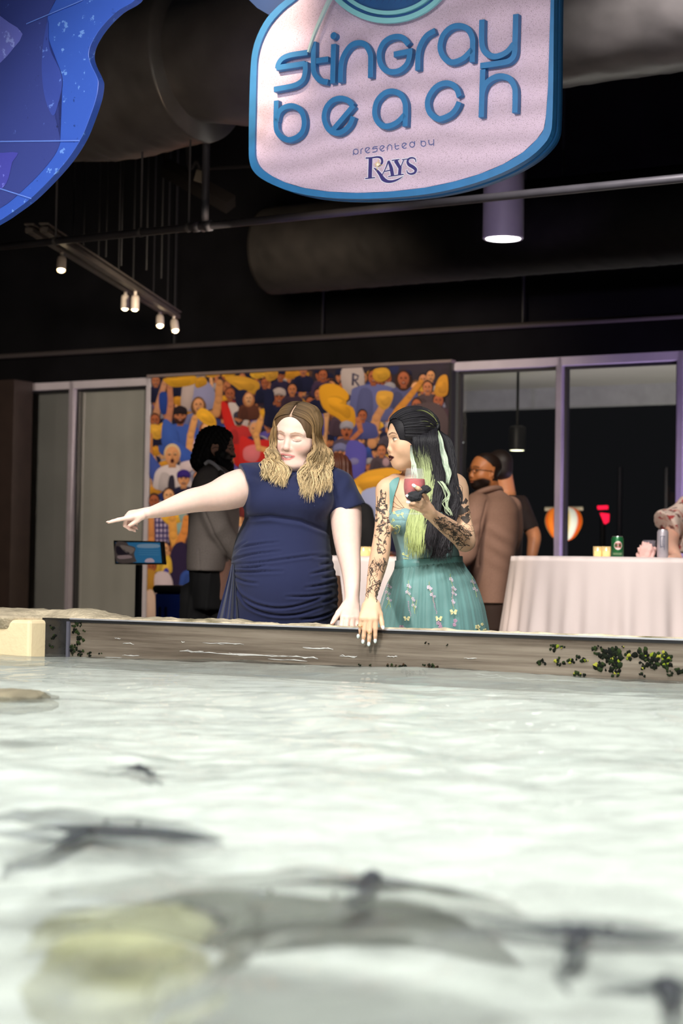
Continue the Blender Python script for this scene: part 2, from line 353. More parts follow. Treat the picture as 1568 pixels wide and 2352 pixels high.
# scratches and splashes
bm = bmesh.new()
for (px, py, L) in [(295, 1478, 26), (270, 1466, 14), (440, 1496, 55), (490, 1478, 50), (530, 1478, 60), (520, 1502, 120), (600, 1505, 150), (700, 1510, 60), (420, 1474, 8), (730, 1489, 70), (800, 1508, 40), (1080, 1512, 30), (900, 1508, 25), (260, 1510, 40), (300, 1506, 40), (660, 1516, 90), (1150, 1556, 110), (1230, 1560, 100), (1120, 1550, 60), (1320, 1564, 120), (1450, 1569, 150)]:
    p = [onplane(px+L*(i/6-.5)*1.0, py+(i/6-.5)*L*.05+random.uniform(-1.2, 1.2), W(0, DR-.001, 0), N) for i in range(7)]
    for k in range(random.choice((1, 2, 3))):
        q = [v+Vector((0, 0, random.uniform(-.0022, .0022)*k)) for v in p]; tube(bm, q, [.0002]+[random.uniform(.0004, .0013) for _ in range(5)]+[.0002], 4)
tag(finish('scratch_marks', bm, mat('scratch_white', (.55, .54, .52), .6)), 'pale scratches and splashes along the brown pool wall', 'scratches', kind='stuff')
# rocky rim behind the acrylic edge
prof_px = [(-160, 1396), (0, 1396), (60, 1399), (120, 1403), (150, 1401), (185, 1398), (215, 1401), (250, 1411), (290, 1417), (330, 1421), (365, 1419), (420, 1425), (470, 1424), (505, 1421), (560, 1430), (640, 1433), (690, 1432), (720, 1434), (780, 1440), (880, 1444), (940, 1445), (1000, 1447), (1100, 1454), (1200, 1459), (1300, 1463), (1360, 1465), (1450, 1468), (1568, 1469), (1900, 1481)]
tt = [tpx(px, DR+.12, py) for px, py in prof_px]; zz = [zpx(px, py, DR+.12) for px, py in prof_px]
bm = bmesh.new(); nt_, nd_ = 560, 22; grid = []
for i in range(nt_+1):
    t = tt[0]+(4.2-tt[0])*i/nt_; zt = float(np.interp(t, tt, zz)); row = []
    over = max(0., min(1., (tt[4]-t)/.10))      # on the left the cap hangs over the cream pillar
    d0 = DR+.012-over*.125; base = .83-.0*over
    sec = [(d0+.02, base-.03), (d0, base+.002), (d0-.004*over, base+.01), (d0+.004, base+.016)]
    for j in range(nd_-4):
        f = j/(nd_-5); d = d0+.01+f*(.20+over*.2)
        h = zt*min(1, .0+f*5)+(base+.016)*(1-min(1, f*5)); sec.append((d, h if f < .85 else h-(f-.85)*.3))
    for j, (d, z) in enumerate(sec):
        n = fbm(t*9, d*9, 3, 4)*.007+fbm(t*34, d*34, 9, 3)*.0035 if j > 2 else fbm(t*20, z*60, 1, 3)*.006*over
        p = W(t, d, z+(n if j > 3 else 0)); p -= N*(n if j <= 3 else 0); row.append(bm.verts.new(p))
    grid.append(row)
for a, b in zip(grid, grid[1:]):
    for j in range(len(a)-1): bm.faces.new((a[j], a[j+1], b[j+1], b[j]))
def rockmat():
    m = mat('rim_rock', '#b9ab92', .85, var=.35, vscale=14, bump=.5, bscale=70)
    nt = m.node_tree; b = nt.nodes['Principled BSDF']; src = b.inputs['Base Color'].links[0].from_socket
    nz = nt.nodes.new('ShaderNodeTexNoise'); nz.inputs['Scale'].default_value = 4.2; nz.inputs['Detail'].default_value = 7; tc = nt.nodes.new('ShaderNodeTexCoord')
    nt.links.new(tc.outputs['Object'], nz.inputs['Vector']); cr = nt.nodes.new('ShaderNodeValToRGB'); nt.links.new(nz.outputs['Fac'], cr.inputs[0])
    cr.color_ramp.elements[0].position = .56; cr.color_ramp.elements[1].position = .68
    mx = nt.nodes.new('ShaderNodeMix'); mx.data_type = 'RGBA'; nt.links.new(cr.outputs[0], mx.inputs[0]); nt.links.new(src, mx.inputs[6]); mx.inputs[7].default_value = (*S('#5d5636'), 1)
    nt.links.new(mx.outputs[2], b.inputs['Base Color']); return m
tag(finish('trim_5', bm, rockmat(), smooth=True), kind='structure')
tag(slab('wall_pool_outer', -6, 4.2, DR+.07, DR+.18, 0, .80, mat('rock_side', '#8d816c', .9, var=.3)), kind='structure')

# ---------------------------------------------------------------- water
def water_h(x, y):
    h = np.zeros_like(x); rs = np.random.RandomState(5)
    amp = .0011+.0017*np.clip((6.0-y)/3.5, 0, 1)
    for k in range(34):
        lam = .05*1.115**k; a = rs.uniform(0, 6.283); ph = rs.uniform(0, 6.283)
        ang = rs.normal(1.2, .75)
        wob = .6*np.sin(x*rs.uniform(1, 4)+rs.uniform(0, 6))+.6*np.sin(y*rs.uniform(1, 4)+rs.uniform(0, 6))
        h += 1.5*amp*(lam/.3)**.62*.42*np.sin(6.283/lam*(x*math.cos(ang)+y*math.sin(ang))+ph+wob)
    return h
def watermat():
    m = bpy.data.materials.new('pool_water'); m.use_nodes = True; nt = m.node_tree; nt.nodes.clear(); L = nt.links.new
    o = nt.nodes.new('ShaderNodeOutputMaterial')
    tr = nt.nodes.new('ShaderNodeBsdfTransparent'); tr.inputs[0].default_value = (.955, .985, .972, 1)
    rf = nt.nodes.new('ShaderNodeBsdfRefraction'); rf.inputs['IOR'].default_value = 1.2; rf.inputs['Roughness'].default_value = .06; rf.inputs[0].default_value = (.955, .985, .972, 1)
    df = nt.nodes.new('ShaderNodeBsdfDiffuse'); df.inputs[0].default_value = (*S('#e2e6e4'), 1)
    gl = nt.nodes.new('ShaderNodeBsdfGlossy'); gl.inputs['Roughness'].default_value = .03
    fr = nt.nodes.new('ShaderNodeFresnel'); fr.inputs['IOR'].default_value = 1.33
    m1 = nt.nodes.new('ShaderNodeMixShader'); m1.inputs[0].default_value = .5; L(tr.outputs[0], m1.inputs[1]); L(rf.outputs[0], m1.inputs[2])
    m2 = nt.nodes.new('ShaderNodeMixShader'); m2.inputs[0].default_value = .03; L(m1.outputs[0], m2.inputs[1]); L(df.outputs[0], m2.inputs[2])
    sc = nt.nodes.new('ShaderNodeMath'); sc.operation = 'MULTIPLY'; sc.inputs[1].default_value = .5; L(fr.outputs[0], sc.inputs[0])
    m3 = nt.nodes.new('ShaderNodeMixShader'); L(sc.outputs[0], m3.inputs[0]); L(m2.outputs[0], m3.inputs[1]); L(gl.outputs[0], m3.inputs[2]); L(m3.outputs[0], o.inputs[0])
    return m
nx, ny = 300, 560
ys = np.geomspace(.9, 9.3, ny); X = np.zeros((ny, nx)); Y = np.zeros((ny, nx))
for j, y in enumerate(ys):
    X[j] = np.linspace(-.8-.27*y, .8+.27*y, nx); Y[j] = y
Z = WATZ+water_h(X, Y)
dd = X*N.x+Y*N.y; lim = DR-.0005
over_ = np.maximum(dd-lim, 0); X -= over_*N.x; Y -= over_*N.y
ok = (over_ < .12)
vid = -np.ones((ny, nx), int); vs, fs = [], []
for j in range(ny):
    for i in range(nx):
        if ok[j, i]: vid[j, i] = len(vs); vs.append((X[j, i], Y[j, i], Z[j, i]))
for j in range(ny-1):
    for i in range(nx-1):
        q = (vid[j, i], vid[j, i+1], vid[j+1, i+1], vid[j+1, i])
        if min(q) >= 0: fs.append(q)
me = bpy.data.meshes.new('water_surface'); me.from_pydata(vs, [], fs)
tag(link('water_surface', me, watermat(), smooth=True), 'clear rippling pool water filling the foreground', 'water', kind='stuff')

# rays and rocks under the water; slate rays stand in for dark reflections
def stingray(px, py, z, span, length, yaw, colr, label, tail=.6, lift=.03):
    c = onz(px, py, z); e_ = empty('stingray', c); tag(e_, label, 'stingray', 'stingrays in the pool')
    ca, sa = math.cos(yaw), math.sin(yaw); bm = bmesh.new(); n, m_ = 28, 14; top = []
    for s in (1, -1):
        g = []
        for i in range(n+1):
            a = i/n*2*math.pi; rr = 1/(abs(math.cos(a))**1.45+abs(math.sin(a))**1.45)**(1/1.45)
            row = []
            for j in range(m_+1):
                f = j/m_; x, y = f*rr*math.sin(a)*span/2, f*rr*math.cos(a)*length/2*(1 if math.cos(a) > 0 else .85)
                h = min(.16*length, .011 if length < .3 else .03)*(1-f)**1.1*math.exp(-(x/(span*.2))**2)*s*(1 if s > 0 else .35)+.004*s*(1-f)
                h += lift*math.sin(abs(x)/(span/2)*3.6+.6)*(abs(x)/(span/2))
                row.append(bm.verts.new(c+Vector((x*ca-y*sa, x*sa+y*ca, h))))
            g.append(row)
        for a_, b_ in zip(g, g[1:]):
            for j in range(m_):
                q = (a_[j], a_[j+1], b_[j+1], b_[j])
                bm.faces.new(q if s > 0 else q[::-1])
    bmesh.ops.remove_doubles(bm, verts=bm.verts, dist=1e-5)
    finish('disc', bm, mat('ray_skin_'+colr, colr, .45, var=.22, vscale=16), e_, smooth=True)
    bm = bmesh.new(); pts = catmull([c+Vector((-y*-sa*0-(-y)*sa*0 + (x*ca-(-y)*sa), x*sa+(-y)*ca, h)) for x, y, h in ((0, length*.30, .008), (.006, length*.38+tail*.25, 0), (.0, length*.38+tail*.42, .004), (.012, length*.38+tail*.55, .0))], 8)
    tube(bm, pts, [.012-.010*i/(len(pts)-1) for i in range(len(pts))], 8); finish('tail', bm, mat('ray_skin_'+colr), e_, smooth=True)
    for sx in (-1, 1):
        bm = bmesh.new(); x, y = sx*span*.07, length*.30; bmesh.ops.create_uvsphere(bm, u_segments=10, v_segments=6, radius=.0028, matrix=Matrix.Translation(c+Vector((x*ca-y*sa, x*sa+y*ca, .05*length))))
        finish('eye', bm, mat('ray_eye', (.01, .01, .01), .2), e_, smooth=True)
stingray(240, 1922, WATZ-.019, .31, .20, R(-14), '#23262e', 'dark reflection on the water, built as a slate stingray at the left edge of the pool', .45, .004)
stingray(1340, 2160, WATZ-.019, .29, .12, R(-14), '#23262e', 'dark reflection on the water, built as a slate stingray near the lower right corner', .3, .004)
stingray(640, 2130, WATZ-.05, .50, .34, R(-12), '#74746a', 'large grey-beige stingray in the middle of the foreground', .6, .03)
stingray(860, 2035, WATZ-.016, .22, .045, R(-12), '#23262e', 'thin dark reflection built as an edge-on stingray above the big grey-beige ray', .25, .003)
stingray(310, 1780, WATZ-.014, .10, .07, R(20), '#23262e', 'small dark ripple reflection built as a stingray farthest from the lens, below the pointing hand', .18, .002)
stingray(1530, 2285, WATZ-.014, .12, .06, R(-10), '#23262e', 'small dark reflection built as a stingray cut by the lower right frame edge', .2, .002)
def rock(px, py, z, s, colr, label):
    c = onz(px, py, z); bm = bmesh.new(); bmesh.ops.create_icosphere(bm, subdivisions=4, radius=1)
    for v in bm.verts:
        k = 1+.22*fbm(*(v.co*1.6+c*3), 4); v.co = c+Vector((v.co.x*s[0]*k, v.co.y*s[1]*k, v.co.z*s[2]*k))
    tag(finish('pool_rock', bm, mat('rock_'+colr, colr, .85, var=.25, vscale=12, bump=.3), smooth=True), label, 'rock', 'rocks in the pool')
rock(285, 2270, WATZ-.07, (.085, .10, .045), '#cbc79c', 'yellow-green mossy rock under the water at the bottom left')
rock(20, 1612, WATZ-.02, (.11, .10, .032), '#6d6552', 'brown rock breaking the water at the left edge')
# ================================================================ HANGING SIGNS
class Plane:
    """a flat board parallel to the walls; pixel outlines are dropped on it"""
    def __init__(s, pt, n): s.pt, s.n = Vector(pt), Vector(n).normalized()
    def __call__(s, x, y, off=0.0): return onplane(x, y, s.pt-s.n*off, s.n) 
def ribbon(bm, pts, w, dirn, depth, lay=None, col=None):
    """flat stroke of constant or tapered width through 3-D pts in a plane of normal dirn, extruded by depth towards the viewer"""
    dirn = Vector(dirn).normalized(); ws = w if isinstance(w, (list, tuple)) else [w]*len(pts); Ls, Rs = [], []
    for i, p in enumerate(pts):
        a, b = pts[max(i-1, 0)], pts[min(i+1, len(pts)-1)]
        d0 = (p-a).normalized() if i > 0 else (b-p).normalized(); d1 = (b-p).normalized() if i < len(pts)-1 else d0
        t = (d0+d1).normalized(); k = 1/max(.45, t.dot(d1)); nrm = dirn.cross(t).normalized()
        Ls.append(p+nrm*ws[i]/2*k); Rs.append(p-nrm*ws[i]/2*k)
    off = -dirn*depth
    fl = [bm.verts.new(p+off) for p in Ls]; fr = [bm.verts.new(p+off) for p in Rs]
    new = fl+fr
    if depth > .0008:
        bl = [bm.verts.new(p) for p in Ls]; br = [bm.verts.new(p) for p in Rs]; new += bl+br
    for i in range(len(pts)-1):
        bm.faces.new((fl[i], fl[i+1], fr[i+1], fr[i]))
        if depth > .0008:
            bm.faces.new((fl[i], bl[i], bl[i+1], fl[i+1])); bm.faces.new((fr[i+1], br[i+1], br[i], fr[i]))
    if depth > .0008:
        bm.faces.new((fl[0], fr[0], br[0], bl[0])); bm.faces.new((fl[-1], bl[-1], br[-1], fr[-1]))
    if lay is not None: lay += [(v, col) for v in new]
SGN = Plane(P(930, 250, 7.0), N)
PXM = 7.0/F                       # metres per pixel there
out = [(640, 12), (612, 42), (592, 78), (580, 115), (575, 160), (572, 250), (571, 340), (573, 372), (581, 392), (600, 410), (640, 430), (690, 445), (750, 454), (820, 457), (900, 454), (980, 446), (1050, 432), (1110, 414), (1170, 389), (1218, 360), (1250, 330), (1264, 305), (1268, 275), (1270, 200), (1271, 100), (1272, 0), (1273, -90), (1262, -118), (1150, -140), (950, -140), (800, -105), (720, -56), (668, -10)]
inn = [(650, 22), (622, 53), (603, 88), (592, 125), (589, 165), (587, 250), (585, 340), (588, 368), (600, 387), (622, 403), (655, 419), (700, 432), (755, 440), (820, 443), (895, 440), (975, 431), (1042, 417), (1100, 400), (1155, 377), (1200, 350), (1232, 320), (1248, 297), (1253, 268), (1258, 200), (1261, 100), (1264, 0), (1264, -85), (1250, -105), (1148, -124), (952, -124), (806, -90), (728, -42), (678, 0)]
sg = empty('hanging_sign', SGN(930, 460)); tag(sg, 'pale pink sign with a blue border reading stingray beach', 'sign')
M_sblue = mat('sign_blue', '#2f79b4', .45, var=.08, vscale=20)
M_sand2 = mat('sign_sand', '#dccbd8', .75)
nt = M_sand2.node_tree; b_ = nt.nodes['Principled BSDF']; tc = nt.nodes.new('ShaderNodeTexCoord')
n1 = nt.nodes.new('ShaderNodeTexNoise'); n1.inputs['Scale'].default_value = 320; n1.inputs['Detail'].default_value = 2
n2 = nt.nodes.new('ShaderNodeTexWave'); n2.inputs['Scale'].default_value = 2.6; n2.inputs['Distortion'].default_value = 5; n2.inputs['Detail'].default_value = 3; n2.bands_direction = 'Z'; n2.inputs['Detail Scale'].default_value = .7
nt.links.new(tc.outputs['Object'], n1.inputs['Vector']); nt.links.new(tc.outputs['Object'], n2.inputs['Vector'])
r1 = nt.nodes.new('ShaderNodeValToRGB'); r1.color_ramp.elements[0].position = .28; r1.color_ramp.elements[0].color = (*S('#9d8797'), 1); r1.color_ramp.elements[1].position = .46; r1.color_ramp.elements[1].color = (*S('#dcc6dc'), 1)
r2 = nt.nodes.new('ShaderNodeMapRange'); r2.inputs[3].default_value = .86; r2.inputs[4].default_value = 1.06
nt.links.new(n1.outputs['Fac'], r1.inputs[0]); nt.links.new(n2.outputs['Fac'], r2.inputs[0])
mx = nt.nodes.new('ShaderNodeMix'); mx.data_type = 'RGBA'; mx.blend_type = 'MULTIPLY'; mx.inputs[0].default_value = 1
nt.links.new(r1.outputs[0], mx.inputs[6]); nt.links.new(r2.outputs[0], mx.inputs[7]); nt.links.new(mx.outputs[2], b_.inputs['Base Color'])
def ring_pts(px, off): return [SGN(x, y, off) for x, y in px]
bm = bmesh.new(); prism(bm, ring_pts(inn, .0), N*.05); finish('face_panel', bm, M_sand2, sg)
bm = bmesh.new()
A, B = catmull(ring_pts(out, .012), 3, True), catmull(ring_pts(inn, .012), 3, True)
Ab = [p+N*.032 for p in A]; Bb = [p+N*.03 for p in B]
va, vb, vab, vbb = [[bm.verts.new(p) for p in q] for q in (A, B, Ab, Bb)]; n = len(va)
for i in range(n):
    j = (i+1) % n
    bm.faces.new((va[i], va[j], vb[j], vb[i])); bm.faces.new((va[i], vab[i], vab[j], va[j])); bm.faces.new((vb[i], vb[j], vbb[j], vbb[i])); bm.faces.new((vab[i], vbb[i], vbb[j], vab[j]))
finish('border', bm, M_sblue, sg)
for k, (d0, d1, gr, colr) in enumerate(((.024, .045, -.004, '#20588a'), (.048, .066, .002, '#2a6da3'), (.069, .092, -.003, '#1c4f7d'))):
    bm = bmesh.new(); ctr = SGN(920, 160); q = []
    for x, y in out:
        p = SGN(x, y, 0); q.append(p+(p-ctr).normalized()*gr+N*d0)
    prism(bm, catmull(q, 3, True), N*(d1-d0)); finish('edge_layer', bm, mat('sign_edge_%d' % k, colr, .5), sg)
bm = bmesh.new(); prism(bm, [SGN(x, y, -.12) for x, y in ((500, -90), (560, -12), (590, 18), (617, 34), (650, 30), (720, 10), (760, -100))], N*.05)
finish('backing_panel', bm, mat('sign_backing', '#1d3f78', .5, var=.1), sg)
# lettering strokes (pixel centre-lines of each letter)
LET = [('c', [(713.9,124.1),(676.3,129.7),(657,137),(647,149),(644,161)]), ('l', [(642,159.5),(707.5,149.5)]), ('c', [(708,146),(708.3,165),(704.2,184),(693.3,195),(676.3,201.6),(636.3,208.9)]),
 ('c', [(727.2,99.4),(726.8,160),(732,177),(744.2,189),(760,192)]), ('l', [(733,143.5),(760.7,139.4)]), ('l', [(773.3,104.7),(770.9,195.1)]),
 ('c', [(789,192.7),(790.2,155),(796.3,131),(812,109),(829,102.3),(846,106.6),(856.9,126),(858.1,145.4),(857.6,181.8)]),
 ('c', [(945,106),(933,92),(918,88),(901,92),(887,103),(879,120),(878,137),(883,154),(895,166),(911,169),(927,164),(940,152),(946,138),(948,118)]), ('l', [(911,129),(954,120.5)]),
 ('c', [(966,165),(967,128),(973,106),(986,86),(1006,74)]),
 ('c', [(1091,117),(1070,138),(1048.5,146.6),(1034,143),(1021.8,128.5),(1017.4,109),(1024,84.8),(1041,67.9),(1060.6,63.5),(1080,70.3),(1090.9,89.7),(1091.8,112),(1090.9,146.6)]),
 ('c', [(1113.2,49),(1112.7,97),(1117.5,118.8),(1130.9,130.9),(1147.8,133.3),(1169.6,123.6),(1186,105)]), ('c', [(1190.7,36.4),(1189,97),(1187.5,126),(1179.3,140.6),(1162.4,147.4),(1109,155)]),
 ('c', [(641.8,234),(641,290),(645.9,308.6),(657.4,320),(671.2,324.2),(689.5,317.7),(702.2,304),(706,281),(698.7,258),(680.3,247),(660,250),(647,263),(642,283)]),
 ('c', [(817,246),(806.6,234.5),(788.2,229.4),(769.9,235),(756.1,251),(751.5,271.8),(756,290),(765.3,302.8),(781.4,308.6),(797.4,302.8),(811.2,287.9),(818,270.7)]), ('l', [(819.5,245),(772,301)]),
 ('c', [(937,266),(919,284),(898.4,293),(882.4,290),(870.9,276.4),(867.4,258),(873,235),(889.3,217.9),(907.6,213.3),(926,220),(936.3,237.4),(938,258),(937,293.6)]),
 ('c', [(1061.8,225.4),(1055.7,208.4),(1043.6,197.5),(1026.6,195),(1007.3,203.6),(992.7,223),(988.4,242.4),(993.9,261.8),(1007.3,273.9),(1019.4,276.3),(1041.2,266.6),(1054.5,252),(1061,237.5)]),
 ('l', [(1115,162.9),(1111.5,272.7)]), ('c', [(1112.7,228),(1115,212),(1123.6,194),(1140.6,182),(1157.5,179),(1176.9,185.4),(1187.8,203.6),(1189.5,223),(1188.5,262.5)])]
bm = bmesh.new()
for k, (kind, pts) in enumerate(LET):
    q = [SGN(x, y, .002) for x, y in pts]
    if kind == 'c': q = catmull(q, 6)
    ribbon(bm, q, 13.6*PXM, N, .026+.0002*(k % 3))
c_ = SGN(773.3, 85.8, .0); lathe(bm, [(0, .028), (.013, .028), (.014, .026), (.014, 0)], c_, 24, axis=-N)
finish('lettering', bm, M_sblue, sg, bevel=.0012)
# small caption strokes
def zc(x, y): return (780+x/6.533, 300+y/6.533)
def ring(cx, cy, r, a0=0, a1=360): return [(cx+r*math.cos(R(a)), cy+r*1.08*math.sin(R(a))) for a in np.linspace(a0, a1, 20)]
CAP = [ring(240,315,36), [(206,318),(203,372)], [(316,350),(317,300),(325,278),(347,268)], ring(420,293,37,-35,-320), [(448,266),(395,318)], [(567,238),(520,244),(500,254),(495,276),(555,266),(560,290),(545,314),(490,325)], ring(640,267,37,-35,-320), [(668,240),(615,292)],
       [(712,298),(714,250),(728,222),(750,212),(772,222),(781,250),(782,293)], [(829,190),(830,250),(842,275),(862,280),(888,262)], [(830,236),(893,222)], ring(970,226,37,-35,-320), [(998,199),(945,251)], ring(1084,210,36), [(1122,155),(1121,218)], [(1219,143),(1218,195)], ring(1254,197,36), [(1334,140),(1336,185),(1352,210),(1375,212),(1400,195)], [(1409,130),(1407,228)]]
bm = bmesh.new()
for k, pts in enumerate(CAP):
    q = [SGN(*zc(x, y), .0015+.0001*(k % 2)) for x, y in pts]; ribbon(bm, catmull(q, 3), 1.75*PXM, N, .0)
finish('caption', bm, mat('caption_blue', '#40589b', .6), sg)
# team word mark with star
M_word = mat('word_navy', '#352f78', .5); M_halo = mat('word_halo', '#eef0fb', .6); M_star = mat('star_yellow', '#f2cf5a', .5)
WM = [([(388,412),(470,408),(560,396),(612,408),(634,440),(632,482),(606,520),(562,545)], [22,22,26,34,38,38,28,12]), ([(462,400),(452,715)], [66,66]), ([(380,720),(528,704)], [16,16]),
 ([(508,560),(552,592),(604,655),(650,725),(720,762),(800,758),(880,728),(948,685)], [10,34,52,66,44,34,24,4]),
 ([(636,665),(690,560),(728,455)], [14,18,24]), ([(730,452),(770,560),(792,680)], [34,58,58]), ([(672,612),(770,592)], [16,16]), ([(726,688),(838,672)], [15,15]),
 ([(780,448),(895,433)], [16,16]), ([(835,445),(902,560)], [62,52]), ([(905,545),(895,665)], [54,54]), ([(836,672),(958,656)], [16,16]), ([(908,560),(962,432)], [16,16]), ([(932,436),(1030,424)], [14,14]),
 ([(1142,472),(1128,424),(1082,408),(1034,424),(1016,468),(1040,512),(1096,545),(1138,585),(1122,632),(1066,650),(1018,632),(1004,590)], [12,20,24,30,38,50,52,48,36,26,20,10])]
for nm, grow, off, mm in (('word_mark_halo', 15, .0012, M_halo), ('word_mark', 0, .0024, M_word)):
    bm = bmesh.new()
    for k, (pts, ws) in enumerate(WM):
        q = [SGN(*zc(x, y), off+.00007*(k % 5)) for x, y in pts]; w = [(v+grow*1.5)/6.533*PXM for v in ws]
        if len(q) > 2:
            w = list(np.interp(np.linspace(0, len(w)-1, (len(w)-1)*5+1), range(len(w)), w)); q = catmull(q, 5)
        if grow:
            d0 = (q[0]-q[1]).normalized(); d1 = (q[-1]-q[-2]).normalized(); q[0] += d0*grow*.6/6.5*PXM; q[-1] += d1*grow*.6/6.5*PXM
        ribbon(bm, q, w, N, .0)
    finish(nm, bm, mm, sg)
for nm, sc_, mm, off in (('star', 1, M_star, .0034), ('star_core', .62, mat('star_white', (1, 1, .95), .5), .0038)):
    bm = bmesh.new(); pts = []
    for i in range(16):
        a = R(i*22.5+8); L_ = (20 if i % 2 else (110 if i in (4,) else 92 if i in (0, 12) else 66 if i % 4 == 0 else 58))*sc_
        pts.append(SGN(*zc(568+L_*math.cos(a), 508+L_*math.sin(a)), off))
    c_ = bm.verts.new(SGN(*zc(568, 508), off)); vs_ = [bm.verts.new(p) for p in pts]
    for i in range(16): bm.faces.new((c_, vs_[i], vs_[(i+1) % 16]))
    finish(nm, bm, mm, sg)
bm = bmesh.new()
for k, pts in enumerate(([(1172,622),(1188,620)], [(1180,621),(1181,632)], [(1192,631),(1194,619),(1199,627),(1205,618),(1207,630)])):
    ribbon(bm, [SGN(*zc(x, y), .0015+.0001*k) for x, y in pts], .5*PXM, N, 0)
finish('trade_mark', bm, M_word, sg)
# round emblem above and the long pale tail
def arc(cx, cy, r, a0, a1, n=40): return [(cx+r*math.cos(R(a)), cy+r*math.sin(R(a))) for a in np.linspace(a0, a1, n)]
bm = bmesh.new(); prism(bm, [SGN(x, y, .002) for x, y in arc(893, -112, 166, 0, 360, 72)[:-1]], -N*.014); finish('emblem_disc', bm, mat('emblem_blue', '#2d63a0', .5, var=.1, vscale=12), sg)
bm = bmesh.new()
ribbon(bm, [SGN(x, y, .016) for x, y in arc(893, -112, 161, 30, 150)], 12*PXM, N, .012); ribbon(bm, [SGN(x, y, .016) for x, y in arc(893, -112, 143, 30, 150)], 9*PXM, N, .012)
finish('emblem_band', bm, mat('turquoise', '#8fd8e0', .5), sg)
bm = bmesh.new()
for x in range(800, 1000, 14):
    ribbon(bm, [SGN(x+9, -22, .0172), SGN(x, -6, .0172), SGN(x-8, 8-abs(x-893)*.05, .0172)], [.6*PXM, 1.6*PXM, .3*PXM], N, 0)
finish('emblem_lines', bm, mat('emblem_line', '#3c3f78', .6), sg)
bm = bmesh.new(); q = catmull([SGN(x, y, .03) for x, y in ((800, -70), (780, -35), (758, 2), (738, 45), (722, 84), (710, 121))], 8)
ribbon(bm, q, list(np.linspace(12, 4.5, len(q))*PXM), N, .012); finish('tail', bm, mat('tail_pale', '#c8e4e4', .5), sg)
for x in (760, 1160):
    bm = bmesh.new(); p = SGN(x, -120, -.06); tube(bm, [p, Vector((p.x, p.y, 5.0))], .006); finish('hanger_cable', bm, M_dk, sg)

# blue cut-out board, top left
BRD = Plane(P(120, 200, 6.5), N)
bd = empty('hanging_board', BRD(100, 400)); tag(bd, 'wavy cut-out board in mottled blues hanging at the upper left', 'sign')
def mottled(name, base, fleck, thr):
    m = mat(name, base, .38, spec=.5); nt = m.node_tree; b = nt.nodes['Principled BSDF']; tc = nt.nodes.new('ShaderNodeTexCoord')
    nz = nt.nodes.new('ShaderNodeTexNoise'); nz.inputs['Scale'].default_value = 26; nz.inputs['Detail'].default_value = 6; nz.inputs['Roughness'].default_value = .62
    nt.links.new(tc.outputs['Object'], nz.inputs['Vector']); cr = nt.nodes.new('ShaderNodeValToRGB'); nt.links.new(nz.outputs['Fac'], cr.inputs[0])
    cr.color_ramp.interpolation = 'EASE'
    e0, e1 = cr.color_ramp.elements; e0.position = .30; e0.color = (*[c*.5 for c in S(base)], 1); e1.position = .34; e1.color = (*S(base), 1)
    e2 = cr.color_ramp.elements.new(thr); e2.color = (*S(base), 1); e3 = cr.color_ramp.elements.new(thr+.02); e3.color = (*S(fleck), 1)
    nt.links.new(cr.outputs[0], b.inputs['Base Color']); return m
B0 = [(330, -90), (318, -10), (270, 25), (235, 60), (212, 95), (204, 122), (208, 145), (222, 175), (226, 192), (221, 225), (206, 270), (186, 318), (155, 366), (115, 412), (70, 456), (30, 486), (0, 506), (-70, 545), (-160, 565), (-160, -90)]
bm = bmesh.new(); q = catmull([BRD(x, y) for x, y in B0[:18]], 5)+[BRD(*B0[18]), BRD(*B0[19])]; prism(bm, q, N*.035); finish('board', bm, mottled('board_blue', '#3a5fc4', '#6f9be8', .62), bd, bevel=.002)
def patch(name, px, off, m, sm=4):
    bm = bmesh.new(); q = catmull([BRD(x, y, off) for x, y in px], sm, True); bm.faces.new([bm.verts.new(p) for p in q]); bmesh.ops.triangulate(bm, faces=bm.faces)
    finish(name, bm, m, bd)
patch('inner_wave', [(150, -90), (125, 2), (112, 30), (106, 62), (113, 108), (134, 150), (144, 186), (138, 226), (126, 262), (134, 295), (138, 325), (124, 358), (88, 402), (40, 448), (0, 478), (-100, 530), (-155, 530), (-155, -85)], .0015, mottled('board_indigo', '#3b4790', '#5468b8', .66))
patch('wave_lens', [(110, 45), (98, 110), (96, 170), (104, 228), (122, 266), (136, 228), (143, 187), (134, 151), (113, 108)], .003, mottled('board_lens', '#3d50a8', '#6684d8', .64))
patch('pale_leaf', [(-20, 40), (20, 51), (52, 78), (30, 112), (0, 145), (-40, 170)], .003, mottled('board_pale', '#6d74d0', '#99a6ee', .6), 2)
patch('lower_leaf', [(-60, 360), (5, 351), (42, 351), (28, 372), (20, 408), (2, 436), (-60, 480)], .003, mottled('board_violet', '#4a4cb0', '#7a80e0', .62), 2)
bm = bmesh.new()
for a, b2, w in (((0, 325), (183, 323), 3.0), ((60, 55), (190, 0), 2.5), ((-10, 430), (72, 456), 3)):
    ribbon(bm, [BRD(*a, .004), BRD(*b2, .004)], w*6.5/F, N, 0)
finish('fold_lines', bm, mat('board_line', '#6486e0', .5), bd)
bm = bmesh.new(); p = BRD(100, -85, -.02); tube(bm, [p, Vector((p.x, p.y, 5))], .006); finish('hanger_cable', bm, M_dk, bd)

